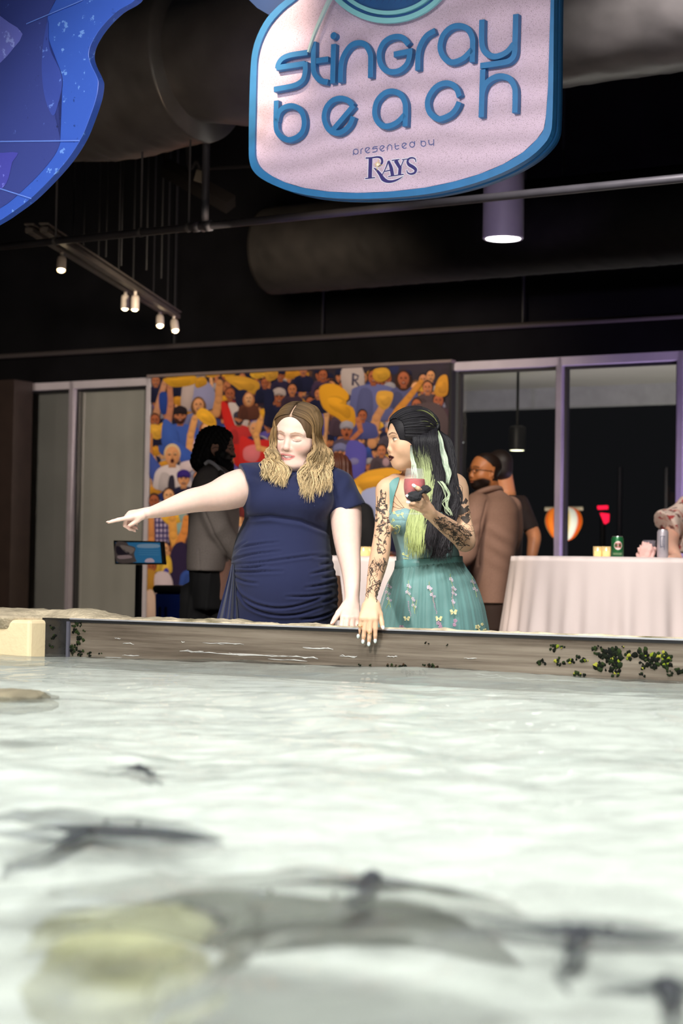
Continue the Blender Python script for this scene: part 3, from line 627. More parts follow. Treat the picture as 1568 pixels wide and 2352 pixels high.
# ================================================================ CEILING SERVICES
def foil(name, t0, t1, d, zc_, r, m, parent, sag=0, seed=0, taper=0, amp=1.0):
    bm = bmesh.new(); n, k = 200, 72; rings = []
    for i in range(n+1):
        t = t0+(t1-t0)*i/n; f = i/n; rr = r*(1-.35*taper*max(0, 1-f*14)**2-.35*taper*max(0, 1-(1-f)*14)**2) ; row = []
        for j in range(k):
            a = 2*math.pi*j/k
            wr = fbm(t*13+math.sin(a)*2, math.cos(a)*2.2, math.sin(a)*2.2+seed, 4)*.016+fbm(t*42+math.cos(a*1)*3, math.cos(a)*3, math.sin(a)*3+seed, 3)*.008
            q = rr*(1+(abs(wr)*1.6-wr*.4)*amp)+sag*math.sin(t*5+seed)*.02*max(0, -math.sin(a))
            row.append(bm.verts.new(W(t, d+q*math.cos(a), zc_+q*math.sin(a))))
        rings.append(row)
    for a, b in zip(rings, rings[1:]):
        for j in range(k): bm.faces.new((a[j], a[(j+1) % k], b[(j+1) % k], b[j]))
    bm.faces.new(rings[0]); bm.faces.new(rings[-1])
    return finish(name, bm, m, parent, smooth=True)
M_foil = mat('duct_foil', (.095, .088, .09), .38, .22, var=.2, vscale=5)
DD = 8.15
zb = zpx(620, 275, DD); t_s = tpx(372, DD, 200)
du = empty('insulated_duct', W(-2, DD, zb)); tag(du, 'large foil-wrapped air duct running behind the stingray beach sign', 'duct')
foil('main_duct', -11.0, t_s+.25, DD+.02, zb+.40, .47, M_foil, du, sag=1, seed=2)
foil('outer_sleeve', t_s-.02, 5.5, DD, zb+.40, .415, M_foil, du, seed=7, taper=1)
for t in (-8, -6.4, -4.6, -2.4):
    bm = bmesh.new(); tube(bm, [W(t, DD, zb+.7), W(t, DD, 5.0)], .01, 6); finish('strap_hanger', bm, M_dk, du)
du2 = empty('black_duct', W(-5, 10.6, zpx(900, 640, 10.2))); tag(du2, 'black painted air duct low in the dark ceiling near the windows', 'duct')
foil('main_duct', -6.9, -1.8, 10.6, zpx(1000, 640, 10.6)+.28, .30, mat('duct_black', (.007, .006, .0055), .7, var=.3, spec=.15), du2, seed=4, amp=.6)
for t in (-6.4, -4.7, -3):
    bm = bmesh.new(); tube(bm, [W(t, 10.6, zpx(1000, 640, 10.6)+.5), W(t, 10.6, 5)], .01, 6); finish('strap_hanger', bm, M_dk, du2)
# long sprinkler pipe with drop and elbow
M_pipe = mat('pipe_grey', (.075, .072, .085), .42, .35, var=.15)
DP = 8.15
def onp(px, py, d=DP): return onplane(px, py, W(0, d, 0), N)
pz = onp(784, 488).z; p0, p1 = onp(-260, 606), onp(1800, 374)
pp = empty('sprinkler_pipe', W(0, DP, pz)); tag(pp, 'long grey pipe crossing below the duct and behind the sign', 'pipe')
bm = bmesh.new(); tube(bm, [W(p0.dot(U), DP, pz), W(p1.dot(U)+3, DP, pz)], .021, 14); finish('main_run', bm, M_pipe, pp, smooth=True)
bm = bmesh.new(); tj = onp(468, 523).dot(U); tv = onp(407, 490).dot(U)
tube(bm, catmull([W(tj, DP, pz), W(tj-.05, DP+.05, pz+.012), W(tj-.09, DP+.13, pz+.02), W(tj-.10, DP+.15, pz+.06), W(tj-.10, DP+.15, pz+.2), W(tj-.10, DP+.15, zb+.1)], 6), .022, 12); finish('drop_elbow', bm, M_pipe, pp, smooth=True)
for t, g in ((tj+.03, .03), (tj-.05, .028)):
    bm = bmesh.new(); tube(bm, [W(t-.02, DP, pz), W(t+.02, DP, pz)], g, 14); finish('coupling', bm, M_pipe, pp, smooth=True)
for x in (128, 323, 433):
    bm = bmesh.new(); t = onp(x, 540).dot(U); tube(bm, [W(t, DP, pz), W(t, DP, zb+.05)], .006, 6); tube(bm, [W(t-.008, DP, pz+.0), W(t+.008, DP, pz+.0)], .026, 12)
    finish('hanger_rod', bm, mat('rod_grey', (.10, .095, .10), .5, .4), pp)
for k, (x, y1, Y) in enumerate(((168, 545, 11.3), (243, 590, 11.5), (278, 610, 11.7), (336, 620, 12.0), (370, 640, 12.4))):
    q = P(x, y1, Y); bm = bmesh.new(); tube(bm, [q, Vector((q.x, q.y, 5.0))], .006, 6)
    tag(finish('hanger_rod', bm, M_dk), 'thin threaded rod hanging from the dark ceiling above the track lights', 'rod', 'rods above the track lights')
e = empty('conduit', W(0, DW-.12, 3)); tag(e, 'thin pipe along the dark wall just above the windows', 'pipe')
zq = zpx(784, 772, DW-.12); bm = bmesh.new(); tube(bm, [W(-15, DW-.12, zq), W(6, DW-.12, zq)], .022, 10); finish('run', bm, mat('conduit_grey', (.07, .06, .06), .5, .3), e)
for x in (740, 1200, 400):
    bm = bmesh.new(); t = tpx(x, DW-.12, 760); tube(bm, [W(t, DW-.12, zq), W(t, DW-.12, 5)], .012, 8); finish('hanger', bm, M_dk, e)
# junction boxes on the ceiling with thin conduit
e = empty('junction_box', P(470, 405, 11.4)); tag(e, 'small metal junction box lit beige under the duct', 'electrical box')
bm = bmesh.new(); c = P(463, 406, 11.4); box(bm, c, (.068, .06, .075), UF @ Matrix.Rotation(.3, 3, 'Y')); finish('housing', bm, mat('box_beige', (.10, .085, .07), .5), e, bevel=.004)
bm = bmesh.new(); tube(bm, catmull([c, P(452, 372, 11.4), P(430, 345, 11.4), Vector((P(430, 345, 11.4).x, P(430, 345, 11.4).y, 5))], 6), .012, 8); tube(bm, catmull([c, P(480, 388, 11.4), P(510, 385, 11.3), P(640, 378, 11.1)], 6), .011, 8); finish('conduit', bm, mat('conduit_dark', (.02, .018, .02), .6, spec=.2), e)
bm = bmesh.new(); a_, b2 = P(380, 385, 12.0), P(530, 470, 11.8); tube(bm, [a_, b2], .065, 4); tube(bm, [a_, Vector((a_.x, a_.y, 5))], .02, 6)
tag(finish('ceiling_brace', bm, mat('brace_dark', (.006, .005, .005), .9, spec=.05)), 'dark diagonal brace hanging below the big duct', 'beam')
# track lights
M_rail = mat('track_metal', (.12, .105, .095), .45, .4, var=.1)
M_can = mat('track_can', (.55, .48, .42), .5, .1)
M_bulb = mat('bulb_warm', (1, .9, .7), .4, emit=(1, .80, .50), estr=14)
def track(a, b, label, spots):
    pa, pb = P(*a), P(*b); pb.z = pa.z; e = empty('track_light', pa); tag(e, label, 'track light', 'track lights at the left')
    bm = bmesh.new(); d = (pb-pa).normalized(); s = d.cross(Vector((0, 0, 1))); rot = frame(d, s, (0, 0, 1))
    box(bm, (pa+pb)/2, ((pb-pa).length, .045, .03), rot); box(bm, (pa+pb)/2+Vector((0, 0, .035)), ((pb-pa).length, .06, .012), rot)
    finish('rail', bm, M_rail, e, bevel=.003)
    for f in (.34, .6, .9):
        bm = bmesh.new(); tube(bm, [pa.lerp(pb, f), Vector((pa.lerp(pb, f).x, pa.lerp(pb, f).y, 5))], .006, 6); finish('hanger_rod', bm, M_dk, e)
    for f, tilt in spots:
        q = pa.lerp(pb, f); h = Vector(tilt).normalized()
        b1 = bmesh.new(); tube(b1, [q, q-Vector((0, 0, .05))], .012, 8); lathe(b1, [(0, 0), (.026, .003), (.030, .02), (.030, .095), (.026, .1)], q-Vector((0, 0, .045)), 20, axis=h); hd = finish('spot_head', b1, M_can, e, smooth=True)
        b1 = bmesh.new(); lathe(b1, [(.0, .094), (.0245, .090)], q-Vector((0, 0, .045)), 20, axis=h); lathe(b1, [(0, .112), (.014, .108), (.021, .094)], q-Vector((0, 0, .045)), 16, axis=h); finish('bulb', b1, M_bulb, hd)
    return e
track((66, 528, 10.6), (376, 700, 13.9), 'upper left twin track rail, nearer the pool, with three spots', [(.20, (.05, -.5, -1)), (.66, (0, -.1, -1)), (.965, (.1, -.6, -1))])
track((100, 527, 10.4), (408, 708, 13.9), 'second twin track rail, farther right, with two spots', [(.62, (0, -.1, -1)), (.965, (.2, -.5, -1))])
bm = bmesh.new()
q = pendant('pendant_lamp', 1155, 550, 10.8, .122, .62, M_lampbody, M_lens, 'grey cylinder pendant lamp glowing white below the pink sign', 5.0)
bm.free()
# ================================================================ FAN MURAL
DM = DW-.055
MUR = Plane(W(0, DM, 0), N)
mu = empty('wall_mural', MUR(690, 1400)); tag(mu, 'big printed wall mural of cheering fans waving yellow towels', 'mural')
tm0, tm1 = tpx(347, DM), tpx(1031, DM)
bm = bmesh.new(); box(bm, W((tm0+tm1)/2, DM+.022, HZ/2+.03), (tm1-tm0, .04, HZ-.08), UF); finish('panel', bm, mat('mural_panel', '#2b2331', .55), mu)
mb = bmesh.new(); mlay = []; moff = [.0006]
mz0, mz1 = .07, HZ-.012
def mpoly(px, col, smooth=True):
    col = S(col) if isinstance(col, str) else col
    q = [MUR(x, y, 0) for x, y in px]
    if smooth and len(q) > 3: q = catmull(q, 4, True)
    q = [U*min(max(p.dot(U), tm0), tm1)+N*(DM-moff[0])+Vector((0, 0, min(max(p.z, mz0), mz1))) for p in q]
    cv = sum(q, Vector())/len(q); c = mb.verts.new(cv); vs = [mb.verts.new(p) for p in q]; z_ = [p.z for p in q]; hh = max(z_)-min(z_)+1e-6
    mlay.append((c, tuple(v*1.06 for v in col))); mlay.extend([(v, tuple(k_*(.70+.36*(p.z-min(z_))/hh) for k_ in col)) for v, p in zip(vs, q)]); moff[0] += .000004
    for i in range(len(vs)):
        try: mb.faces.new((c, vs[i], vs[(i+1) % len(vs)]))
        except ValueError: pass
def mell(cx, cy, rx, ry, col, rot=0, n=18):
    cr, sr = math.cos(R(rot)), math.sin(R(rot))
    mpoly([(cx+rx*math.cos(a)*cr-ry*math.sin(a)*sr, cy+rx*math.cos(a)*sr+ry*math.sin(a)*cr) for a in np.linspace(0, 2*math.pi, n, endpoint=False)], col, False)
def marm(pts, w0, w1, col):
    L, Rr = [], []; n = len(pts)
    for i, (x, y) in enumerate(pts):
        a, b = pts[max(i-1, 0)], pts[min(i+1, n-1)]; dx, dy = b[0]-a[0], b[1]-a[1]; l = math.hypot(dx, dy) or 1
        w = (w0+(w1-w0)*i/(n-1))/2; L.append((x-dy/l*w, y+dx/l*w)); Rr.append((x+dy/l*w, y-dx/l*w))
    for i in range(n-1): mpoly([L[i], L[i+1], Rr[i+1], Rr[i]], col, False)
    for i, (x, y) in enumerate(pts): mell(x, y, (w0+(w1-w0)*i/(n-1))/2, (w0+(w1-w0)*i/(n-1))/2, col, n=10)
SK = ['#c98a62', '#d99a6a', '#b87450', '#e0a878', '#a8603f', '#c07a52']
def shade(col, k): c = S(col) if isinstance(col, str) else col; return tuple(v*k for v in c)
def fan(cx, cy, r, skin=0, hair='#2a1c16', shirt='#2c3a7a', cap=None, beard=False, long=False, smile=True, bw=2.0, bh=4.0):
    sk = SK[skin % 6]
    mpoly([(cx-r*.5, cy+r*1.05), (cx-r*bw*.8, cy+r*1.5), (cx-r*bw, cy+r*2.4), (cx-r*bw*.9, cy+r*bh), (cx+r*bw*.9, cy+r*bh), (cx+r*bw, cy+r*2.4), (cx+r*bw*.8, cy+r*1.5), (cx+r*.5, cy+r*1.05)], shirt)
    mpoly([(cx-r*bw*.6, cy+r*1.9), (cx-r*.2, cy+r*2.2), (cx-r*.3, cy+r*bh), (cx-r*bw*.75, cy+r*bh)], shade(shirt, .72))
    if long: mell(cx, cy+r*.35, r*1.12, r*1.35, hair)
    mpoly([(cx-r*.4, cy+r*.6), (cx-r*.4, cy+r*1.35), (cx+r*.4, cy+r*1.35), (cx+r*.4, cy+r*.6)], shade(sk, .75), False)
    mell(cx, cy-r*.12, r*.88, r*1.05, hair); mell(cx, cy+r*.1, r*.76, r*.98, sk)
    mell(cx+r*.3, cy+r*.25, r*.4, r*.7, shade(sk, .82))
    if beard: mpoly([(cx-r*.7, cy+r*.25), (cx-r*.5, cy+r*.9), (cx, cy+r*1.15), (cx+r*.5, cy+r*.9), (cx+r*.7, cy+r*.25), (cx+r*.3, cy+r*.45), (cx-r*.3, cy+r*.45)], hair)
    if cap: 
        mpoly([(cx-r*.85, cy-r*.15), (cx-r*.8, cy-r*.9), (cx, cy-r*1.25), (cx+r*.8, cy-r*.9), (cx+r*.85, cy-r*.15), (cx, cy-r*.4)], cap)
        mpoly([(cx-r*.8, cy-r*.1), (cx, cy-r*.45), (cx+r*.8, cy-r*.1), (cx, cy-r*.2)], shade(cap, .5))
    for s in (-1, 1): mell(cx+s*r*.3, cy+r*.0, r*.17, r*.09, shade(sk, .25)); mpoly([(cx+s*r*.14, cy-r*.16), (cx+s*r*.46, cy-r*.2), (cx+s*r*.48, cy-r*.12), (cx+s*r*.14, cy-r*.09)], shade(hair, .8), False)
    mpoly([(cx-r*.08, cy), (cx-r*.16, cy+r*.34), (cx+r*.16, cy+r*.34)], shade(sk, .75), False)
    if smile: mell(cx, cy+r*.62, r*.3, r*.15, '#5a1f1a'); mell(cx, cy+r*.57, r*.18, r*.045, '#c8b0a0')
    else: mell(cx, cy+r*.64, r*.2, r*.24, '#3f1412')
def towel(px, col='#e0a52a', fold=True):
    mpoly(px, col); cx = sum(p[0] for p in px)/len(px); cy = sum(p[1] for p in px)/len(px)
    if fold:
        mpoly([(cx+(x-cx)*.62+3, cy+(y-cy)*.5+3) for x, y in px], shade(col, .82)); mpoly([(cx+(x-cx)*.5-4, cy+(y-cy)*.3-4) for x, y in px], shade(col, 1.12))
# backdrop of dark and blurred seating rows
for i in range(150):
    x, y = random.uniform(345, 1032), random.uniform(840, 1432)
    mell(x, y, random.uniform(10, 30), random.uniform(10, 26), random.choice(['#241d2c', '#2f2833', '#1d2238', '#3a2a2a', '#4a3428', '#2a2f58', '#5a4034']), random.uniform(0, 180), 10)
rm_ = random.Random(3)
for yy in range(862, 1430, 30):
    for xx in range(352, 1030, 34):
        rr_ = rm_.uniform(11, 17)
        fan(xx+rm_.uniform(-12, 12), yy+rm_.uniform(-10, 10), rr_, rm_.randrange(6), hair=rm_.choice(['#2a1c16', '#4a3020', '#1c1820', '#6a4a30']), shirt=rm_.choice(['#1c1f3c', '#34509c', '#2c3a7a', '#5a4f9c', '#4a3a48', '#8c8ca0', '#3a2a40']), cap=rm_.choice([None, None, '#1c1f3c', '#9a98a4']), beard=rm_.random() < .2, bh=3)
        if rm_.random() < .22: x_, y_ = xx+rm_.uniform(-10, 10), yy-rr_; marm([(x_, y_+30), (x_+rm_.uniform(-6, 6), y_+6), (x_+rm_.uniform(-8, 8), y_-16)], 9, 7, rm_.choice(SK)); towel([(x_-14, y_-24), (x_+6, y_-30), (x_+20, y_-18), (x_+4, y_-8), (x_-12, y_-12)], rm_.choice(['#d9a02c', '#c98d2c', '#e3b03a']))
DKB, BLU, PBL, WHT, RED, GRY, PUR = '#1c1f3c', '#34509c', '#5a72b8', '#cfc6c8', '#c4241e', '#8c8ca0', '#5a4f9c'
fan(415, 873, 9, 2, shirt=DKB); fan(470, 885, 10, 1, shirt=GRY)
mpoly([(440, 878), (470, 872), (492, 890), (503, 930), (470, 945), (432, 940)], '#8f8fb4'); mpoly([(425, 880), (450, 876), (440, 940), (420, 940)], '#b9a8a4')
fan(700, 850, 12, 2, shirt=DKB); fan(745, 862, 13, 4, shirt='#40304a'); fan(648, 862, 12, 4, shirt='#2a2440', cap=DKB); fan(560, 868, 11, 2, shirt=DKB)
mpoly([(790, 845), (835, 843), (838, 905), (812, 910), (790, 890)], '#b4a8a4'); mpoly([(812, 858), (817, 858), (816, 886), (811, 886)], '#3a3a52', False); marm([(816, 860), (826, 864), (824, 872), (816, 874)], 4, 4, '#3a3a52'); marm([(818, 874), (827, 886)], 4, 4, '#3a3a52')
fan(861, 866, 16, 4, shirt='#5f6494', bw=3.2, bh=6); fan(930, 870, 17, 4, hair='#3a2218', shirt='#4f5278', long=True); fan(985, 890, 14, 5, shirt='#4a3c40'); fan(1010, 920, 15, 4, shirt='#43303a'); fan(960, 930, 14, 4, shirt='#4a3a38')
marm([(970, 878), (945, 910), (920, 940), (905, 965)], 12, 20, '#c48434'); towel([(1012, 868), (1030, 864), (1031, 905), (1012, 912), (1000, 900)], '#c98d2c')
mpoly([(920, 945), (1000, 925), (1032, 960), (1032, 1000), (930, 1000)], '#4f4244')
fan(900, 985, 14, 1, hair='#5a4030', shirt='#4a4350', cap='#a89aa0'); marm([(888, 925), (868, 960), (858, 1020)], 16, 22, '#c08a5c'); towel([(872, 900), (905, 902), (900, 930), (885, 942), (868, 925)], '#cf9c3c')
towel([(862, 850), (890, 846), (900, 862), (882, 878), (862, 872)], '#c4942e')
# column of the two big towels
fan(790, 940, 15, 1, hair='#3a2a22', shirt='#4a3a48'); fan(836, 955, 13, 4, shirt='#4a4f88', bw=2.6)
marm([(752, 950), (746, 1000), (742, 1060)], 16, 20, '#c9986a'); mpoly([(725, 950), (745, 945), (748, 1000), (730, 990)], '#4a4a90')
fan(716, 925, 13, 4, shirt=DKB); fan(735, 905, 11, 5, hair='#1d1614', shirt=DKB)
towel([(738, 890), (770, 882), (800, 900), (803, 918), (786, 925), (815, 938), (820, 975), (805, 985), (780, 962), (760, 950), (742, 930)], '#dd9f26')
fan(800, 988, 17, 4, hair='#4a3a38', shirt='#4d4558', cap='#9a98a4', smile=False); marm([(826, 965), (832, 990), (812, 1010)], 14, 10, '#b06c48')
fan(785, 1040, 18, 0, hair='#4a4448', shirt=PUR, cap='#7478a0', bw=1.6, bh=3); mpoly([(800, 1020), (830, 1016), (845, 1035), (842, 1080), (830, 1120), (798, 1110)], '#5652a6'); mell(817, 1060, 11, 8, '#7d7aa8')
mpoly([(780, 1060), (800, 1075), (803, 1090), (790, 1108), (775, 1090)], '#c9946e'); mpoly([(765, 1080), (830, 1110), (860, 1180), (790, 1200), (760, 1150)], '#4a4258')
fan(880, 1035, 13, 5, shirt='#4b4048'); mell(890, 1062, 8, 10, '#a88a90')
towel([(820, 1100), (850, 1082), (905, 1075), (925, 1090), (900, 1115), (860, 1130), (815, 1140), (800, 1120)], '#e3a631')
towel([(790, 1108), (830, 1120), (850, 1170), (835, 1185), (810, 1150)], '#ecc25a'); mpoly([(835, 1130), (890, 1120), (900, 1160), (870, 1190), (840, 1180)], '#a8b4dc'); mpoly([(790, 1120), (815, 1128), (830, 1150), (800, 1150)], '#4a3a80'); towel([(800, 1180), (850, 1195), (860, 1235), (800, 1240)], '#e8b84a')
# upper left block
fan(362, 875, 12, 2, shirt=DKB); marm([(382, 880), (372, 915), (362, 955)], 12, 17, '#c08a68'); marm([(394, 888), (396, 930), (390, 965)], 12, 18, '#b87a5c'); mpoly([(370, 905), (388, 905), (386, 950), (372, 945)], '#25408c')
towel([(378, 872), (400, 868), (452, 864), (448, 884), (405, 890), (390, 884)], '#d09a26'); towel([(452, 872), (472, 866), (480, 882), (456, 892)], '#c8922a')
fan(460, 930, 16, 1, hair='#6a4a30', shirt='#6a6f9a', long=True); fan(418, 955, 18, 2, hair='#3a2018', shirt='#3a58a8', cap='#241a20', beard=True, bw=2.6, bh=5)
fan(532, 905, 14, 4, shirt='#7a1a1a', hair='#5a3020'); marm([(508, 880), (506, 920), (500, 950)], 16, 20, '#c48a58'); towel([(520, 868), (560, 865), (600, 880), (590, 905), (560, 900), (545, 890)], '#cf9a34')
mpoly([(512, 925), (528, 932), (545, 980), (568, 1010), (570, 1060), (545, 1070), (535, 1020), (518, 970)], RED)
mpoly([(530, 925), (565, 935), (575, 965), (565, 1000), (548, 985), (535, 950)], '#c4b8b4'); fan(553, 962, 14, 5, hair='#2a2a34', shirt='#b83030', beard=True, cap='#3a3a4a')
fan(590, 985, 16, 1, hair='#b09890', shirt='#28244c', bw=1.8); mpoly([(556, 1005), (585, 1012), (625, 1015), (622, 1075), (560, 1080)], '#c82a26'); mpoly([(565, 1030), (592, 1022), (602, 1040), (590, 1062), (565, 1055)], '#d8747a')
marm([(604, 960), (592, 1000), (598, 1030), (625, 1036)], 15, 13, '#dba060'); towel([(600, 945), (620, 938), (636, 952), (632, 972), (615, 968)], '#d8a02c')
mpoly([(548, 900), (572, 898), (576, 925), (560, 940), (545, 925)], DKB); fan(575, 915, 12, 3, hair='#b8784a', shirt='#5a3428', long=True)
fan(645, 912, 17, 4, hair='#2a201e', shirt=DKB, cap='#b4a6a2'); fan(612, 880, 11, 4, shirt=DKB); towel([(612, 850), (640, 846), (640, 868), (618, 876)], '#c8963a'); towel([(655, 925), (690, 912), (705, 930), (660, 942)], '#c8902c')
mpoly([(612, 900), (628, 902), (630, 945), (612, 950)], DKB); fan(675, 895, 13, 5, shirt='#3a2c3c')
marm([(452, 960), (442, 1000), (440, 1030)], 14, 18, '#d89c60'); fan(478, 985, 15, 3, hair='#8a4a30', shirt='#b8a0c0', long=True)
towel([(455, 955), (465, 938), (485, 945), (500, 965), (498, 980), (475, 975)], '#eaae30')
fan(360, 965, 14, 4, hair='#4a2c1e', shirt='#1c1c38'); towel([(350, 976), (375, 980), (380, 1000), (365, 1010), (350, 1000)], '#dba63c'); marm([(349, 1000), (348, 1040), (346, 1080)], 12, 16, '#c08050')
mpoly([(380, 965), (400, 975), (415, 1010), (400, 1030), (376, 1020)], '#3c5cae'); mpoly([(400, 1010), (440, 1035), (455, 1060), (430, 1075), (410, 1040)], '#3a5ab0')
mpoly([(346, 1040), (365, 1060), (390, 1100), (378, 1130), (346, 1090)], '#40549e')
fan(400, 1045, 22, 1, hair='#d0b890', shirt='#cfc4c6', smile=False, bw=1.9, bh=3.6); mpoly([(418, 1065), (448, 1058), (452, 1074), (425, 1090)], '#cdbcc0'); mpoly([(394, 1095), (404, 1095), (406, 1130), (398, 1140), (390, 1120)], '#2a2836')
fan(426, 1100, 17, 1, hair='#2c1f2e', shirt=DKB, cap='#38267a'); fan(392, 1138, 16, 3, hair='#3a2420', shirt='#c49c80'); fan(358, 1150, 15, 4, hair='#1c1820', shirt='#4a3030')
# lower left block
mpoly([(345, 1190), (392, 1190), (392, 1260), (345, 1260)], '#b8a8c4', False)
for k in range(5): mpoly([(350+k*9, 1190), (354+k*9, 1190), (354+k*9, 1255), (350+k*9, 1255)], '#3a3464', False); mpoly([(346, 1198+k*12), (392, 1198+k*12), (392, 1203+k*12), (346, 1203+k*12)], '#463f70', False)
marm([(350, 1180), (352, 1240), (350, 1290)], 16, 15, '#d08a50'); towel([(372, 1185), (400, 1180), (428, 1183), (420, 1205), (395, 1208)], '#eab43c'); mpoly([(415, 1180), (433, 1178), (432, 1200), (420, 1200)], '#8aa4a0'); mpoly([(408, 1205), (430, 1200), (425, 1225), (408, 1225)], '#8aaaa4')
marm([(400, 1190), (402, 1230), (412, 1265), (404, 1310)], 18, 24, '#e0a04c'); marm([(432, 1190), (428, 1220), (412, 1262)], 14, 22, '#d88a44')
mpoly([(396, 1270), (425, 1245), (437, 1290), (440, 1380), (395, 1390)], '#2c2140'); fan(382, 1260, 14, 3, hair='#3a2430', shirt='#d8b040', bw=1.2); mpoly([(378, 1300), (392, 1296), (388, 1330), (376, 1330)], '#e0b848'); mpoly([(380, 1310), (388, 1305), (392, 1315), (378, 1330)], '#3a3a98')
fan(352, 1302, 14, 4, hair='#5a3818', shirt='#c8962e'); mpoly([(336, 1310), (360, 1312), (362, 1350), (345, 1360), (336, 1340)], '#b08030')
mpoly([(360, 1320), (390, 1315), (402, 1345), (392, 1370), (365, 1375)], '#c8b8c0'); marm([(395, 1358), (372, 1362), (360, 1380), (368, 1420)], 16, 13, '#cf8a68'); mpoly([(336, 1365), (358, 1360), (362, 1430), (336, 1435)], '#cbb0a0')
mpoly([(420, 1320), (436, 1325), (440, 1360), (422, 1360)], '#3c4ca0'); fan(560, 1120, 16, 3, shirt='#7a3030'); fan(600, 1160, 16, 1, shirt=BLU)
for (x, y) in ((470, 1180), (520, 1230), (450, 1290), (500, 1330), (560, 1300), (620, 1250), (680, 1200), (740, 1180), (790, 1230), (850, 1240), (900, 1200), (960, 1120), (990, 1060), (1010, 1180), (940, 1260), (700, 1330), (780, 1330), (880, 1330), (980, 1340)):
    fan(x, y, 16, int(x) % 6, hair=random.choice(['#2a1c16', '#4a3020', '#1c1820']), shirt=random.choice([DKB, BLU, PUR, '#4a3a48', WHT]), cap=random.choice([None, DKB, '#9a98a4']))
mb.verts.index_update(); mc = np.array([c for v, c in mlay])
me = bpy.data.meshes.new('print'); mb.to_mesh(me); mb.free()
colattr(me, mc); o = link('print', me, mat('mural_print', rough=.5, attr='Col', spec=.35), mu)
bm = bmesh.new(); box(bm, W((tm0+tm1)/2, DM-.005, HZ+.002), (tm1-tm0+.06, .09, .022), UF); tag(finish('trim_6', bm, mat('trim_brown', (.20, .16, .15), .5)), kind='structure')
bm = bmesh.new(); box(bm, W((tm1+tR0)/2+.012, DM+.02, HZ/2), (tR0-tm1+.03, .07, HZ), UF); tag(finish('trim_7', bm, M_gask), kind='structure')

# ================================================================ TABLES AND WHAT STANDS ON THEM
M_cloth = mat('table_cloth', '#efe2de', .75, var=.03, vscale=3, bump=.04, bscale=200, sheen=.2)
def cloth_table(c, r, h, flare, label, seed, pole=True):
    e = empty('banquet_table', (c.x, c.y, 0)); tag(e, label, 'table', 'cloth-covered tables')
    rs = np.random.RandomState(seed); n, m_ = 288, 40; bm = bmesh.new(); ph = rs.uniform(0, 6.28, 6)
    rings = []
    for j in range(m_+1):
        f = j/m_; row = []
        for i in range(n):
            a = 2*math.pi*i/n
            w = .5*math.sin(23*a+ph[0]+1.5*math.sin(3*a+ph[1]))+.5*math.sin(37*a+ph[2]+2*math.sin(2*a+ph[3]))+.3*math.sin(11*a+ph[4])
            if j < 3: rr, z = r*(.985+.015*j/2), h-(0 if j < 2 else .004)
            else:
                g = (j-3)/(m_-3); rr = r+flare*g+.022*w*min(1, g*3)*(.5+g); z = (h-.004)*(1-g)+.012
            row.append(bm.verts.new((c.x+rr*math.cos(a), c.y+rr*math.sin(a), z)))
        rings.append(row)
    cv = bm.verts.new((c.x, c.y, h))
    for i in range(n): bm.faces.new((cv, rings[0][i], rings[0][(i+1) % n]))
    for a_, b_ in zip(rings, rings[1:]):
        for i in range(n): bm.faces.new((a_[i], b_[i], b_[(i+1) % n], a_[(i+1) % n]))
    finish('tablecloth', bm, M_cloth, e, smooth=True)
    bm = bmesh.new(); lathe(bm, [(0, h-.03), (r*.97, h-.03), (r*.98, h-.012), (r*.97, h-.006), (0, h-.006)], (c.x, c.y, 0), 48); finish('tabletop', bm, mat('table_wood', (.2, .13, .08), .5), e)
    bm = bmesh.new(); lathe(bm, [(0, 0), (.25, 0), (.25, .02), (.04, .05), (.035, h-.03), (0, h-.03)], (c.x, c.y, 0), 24); finish('pedestal', bm, M_dk, e)
    return e
TBH = 1.122
tc1 = P(1432, 1285, 10.1); tc1.z = 0
cloth_table(tc1, .62, TBH, .13, 'round bar-height table under a white cloth at the right, in front of the windows', 3)
tc2 = P(835, 1281, 10.0); tc2.z = 0
cloth_table(tc2, .36, 1.105, .10, 'small white-clothed table between the two women', 5)
def on_table(px, Y, h=TBH): q = P(px, 1280, Y); return Vector((q.x, q.y, h))
def votive(px, Y, label, h=TBH, s=1, q=1):
    c = on_table(px, Y, h); e = empty('candle_glass', c); tag(e, label, 'candle', 'votive candles')
    bm = bmesh.new(); lathe(bm, [(0, 0), (.042*s*q, 0), (.045*s*q, .004), (.047*s*q, .075*s), (.0445*s*q, .075*s), (.042*s*q, .006), (0, .005)], c, 28); finish('glass_cup', bm, M_votive, e, smooth=True)
    bm = bmesh.new(); lathe(bm, [(0, .006), (.036*s*q, .006), (.036*s*q, .045*s), (.03*s*q, .048*s), (0, .047*s)], c, 20); finish('wax', bm, mat('candle_wax', '#fff0b8', .6, emit=(1, .78, .30), estr=.85), e, smooth=True)
    bm = bmesh.new(); lathe(bm, [(0, .046*s), (.004, .052*s), (.003, .06*s), (0, .068*s)], c, 10); finish('flame', bm, mat('flame', (1, .8, .4), .5, emit=(1, .75, .3), estr=12), e, smooth=True)
M_votive = mat('amber_glass', (1, .80, .42), .1, alpha=.35)
votive(1372, 9.75, 'left one of the two yellow glowing votive candles on the right table', s=.85, q=.62); votive(1391.5, 9.72, 'votive candle on the right table touching the green can', s=.85, q=.62)
votive(834, 9.85, 'amber votive glass on the small table beside the tattooed forearm', 1.105, .8); votive(848, 9.9, 'amber votive glass on the small table, close to the black clothing', 1.105, .8)
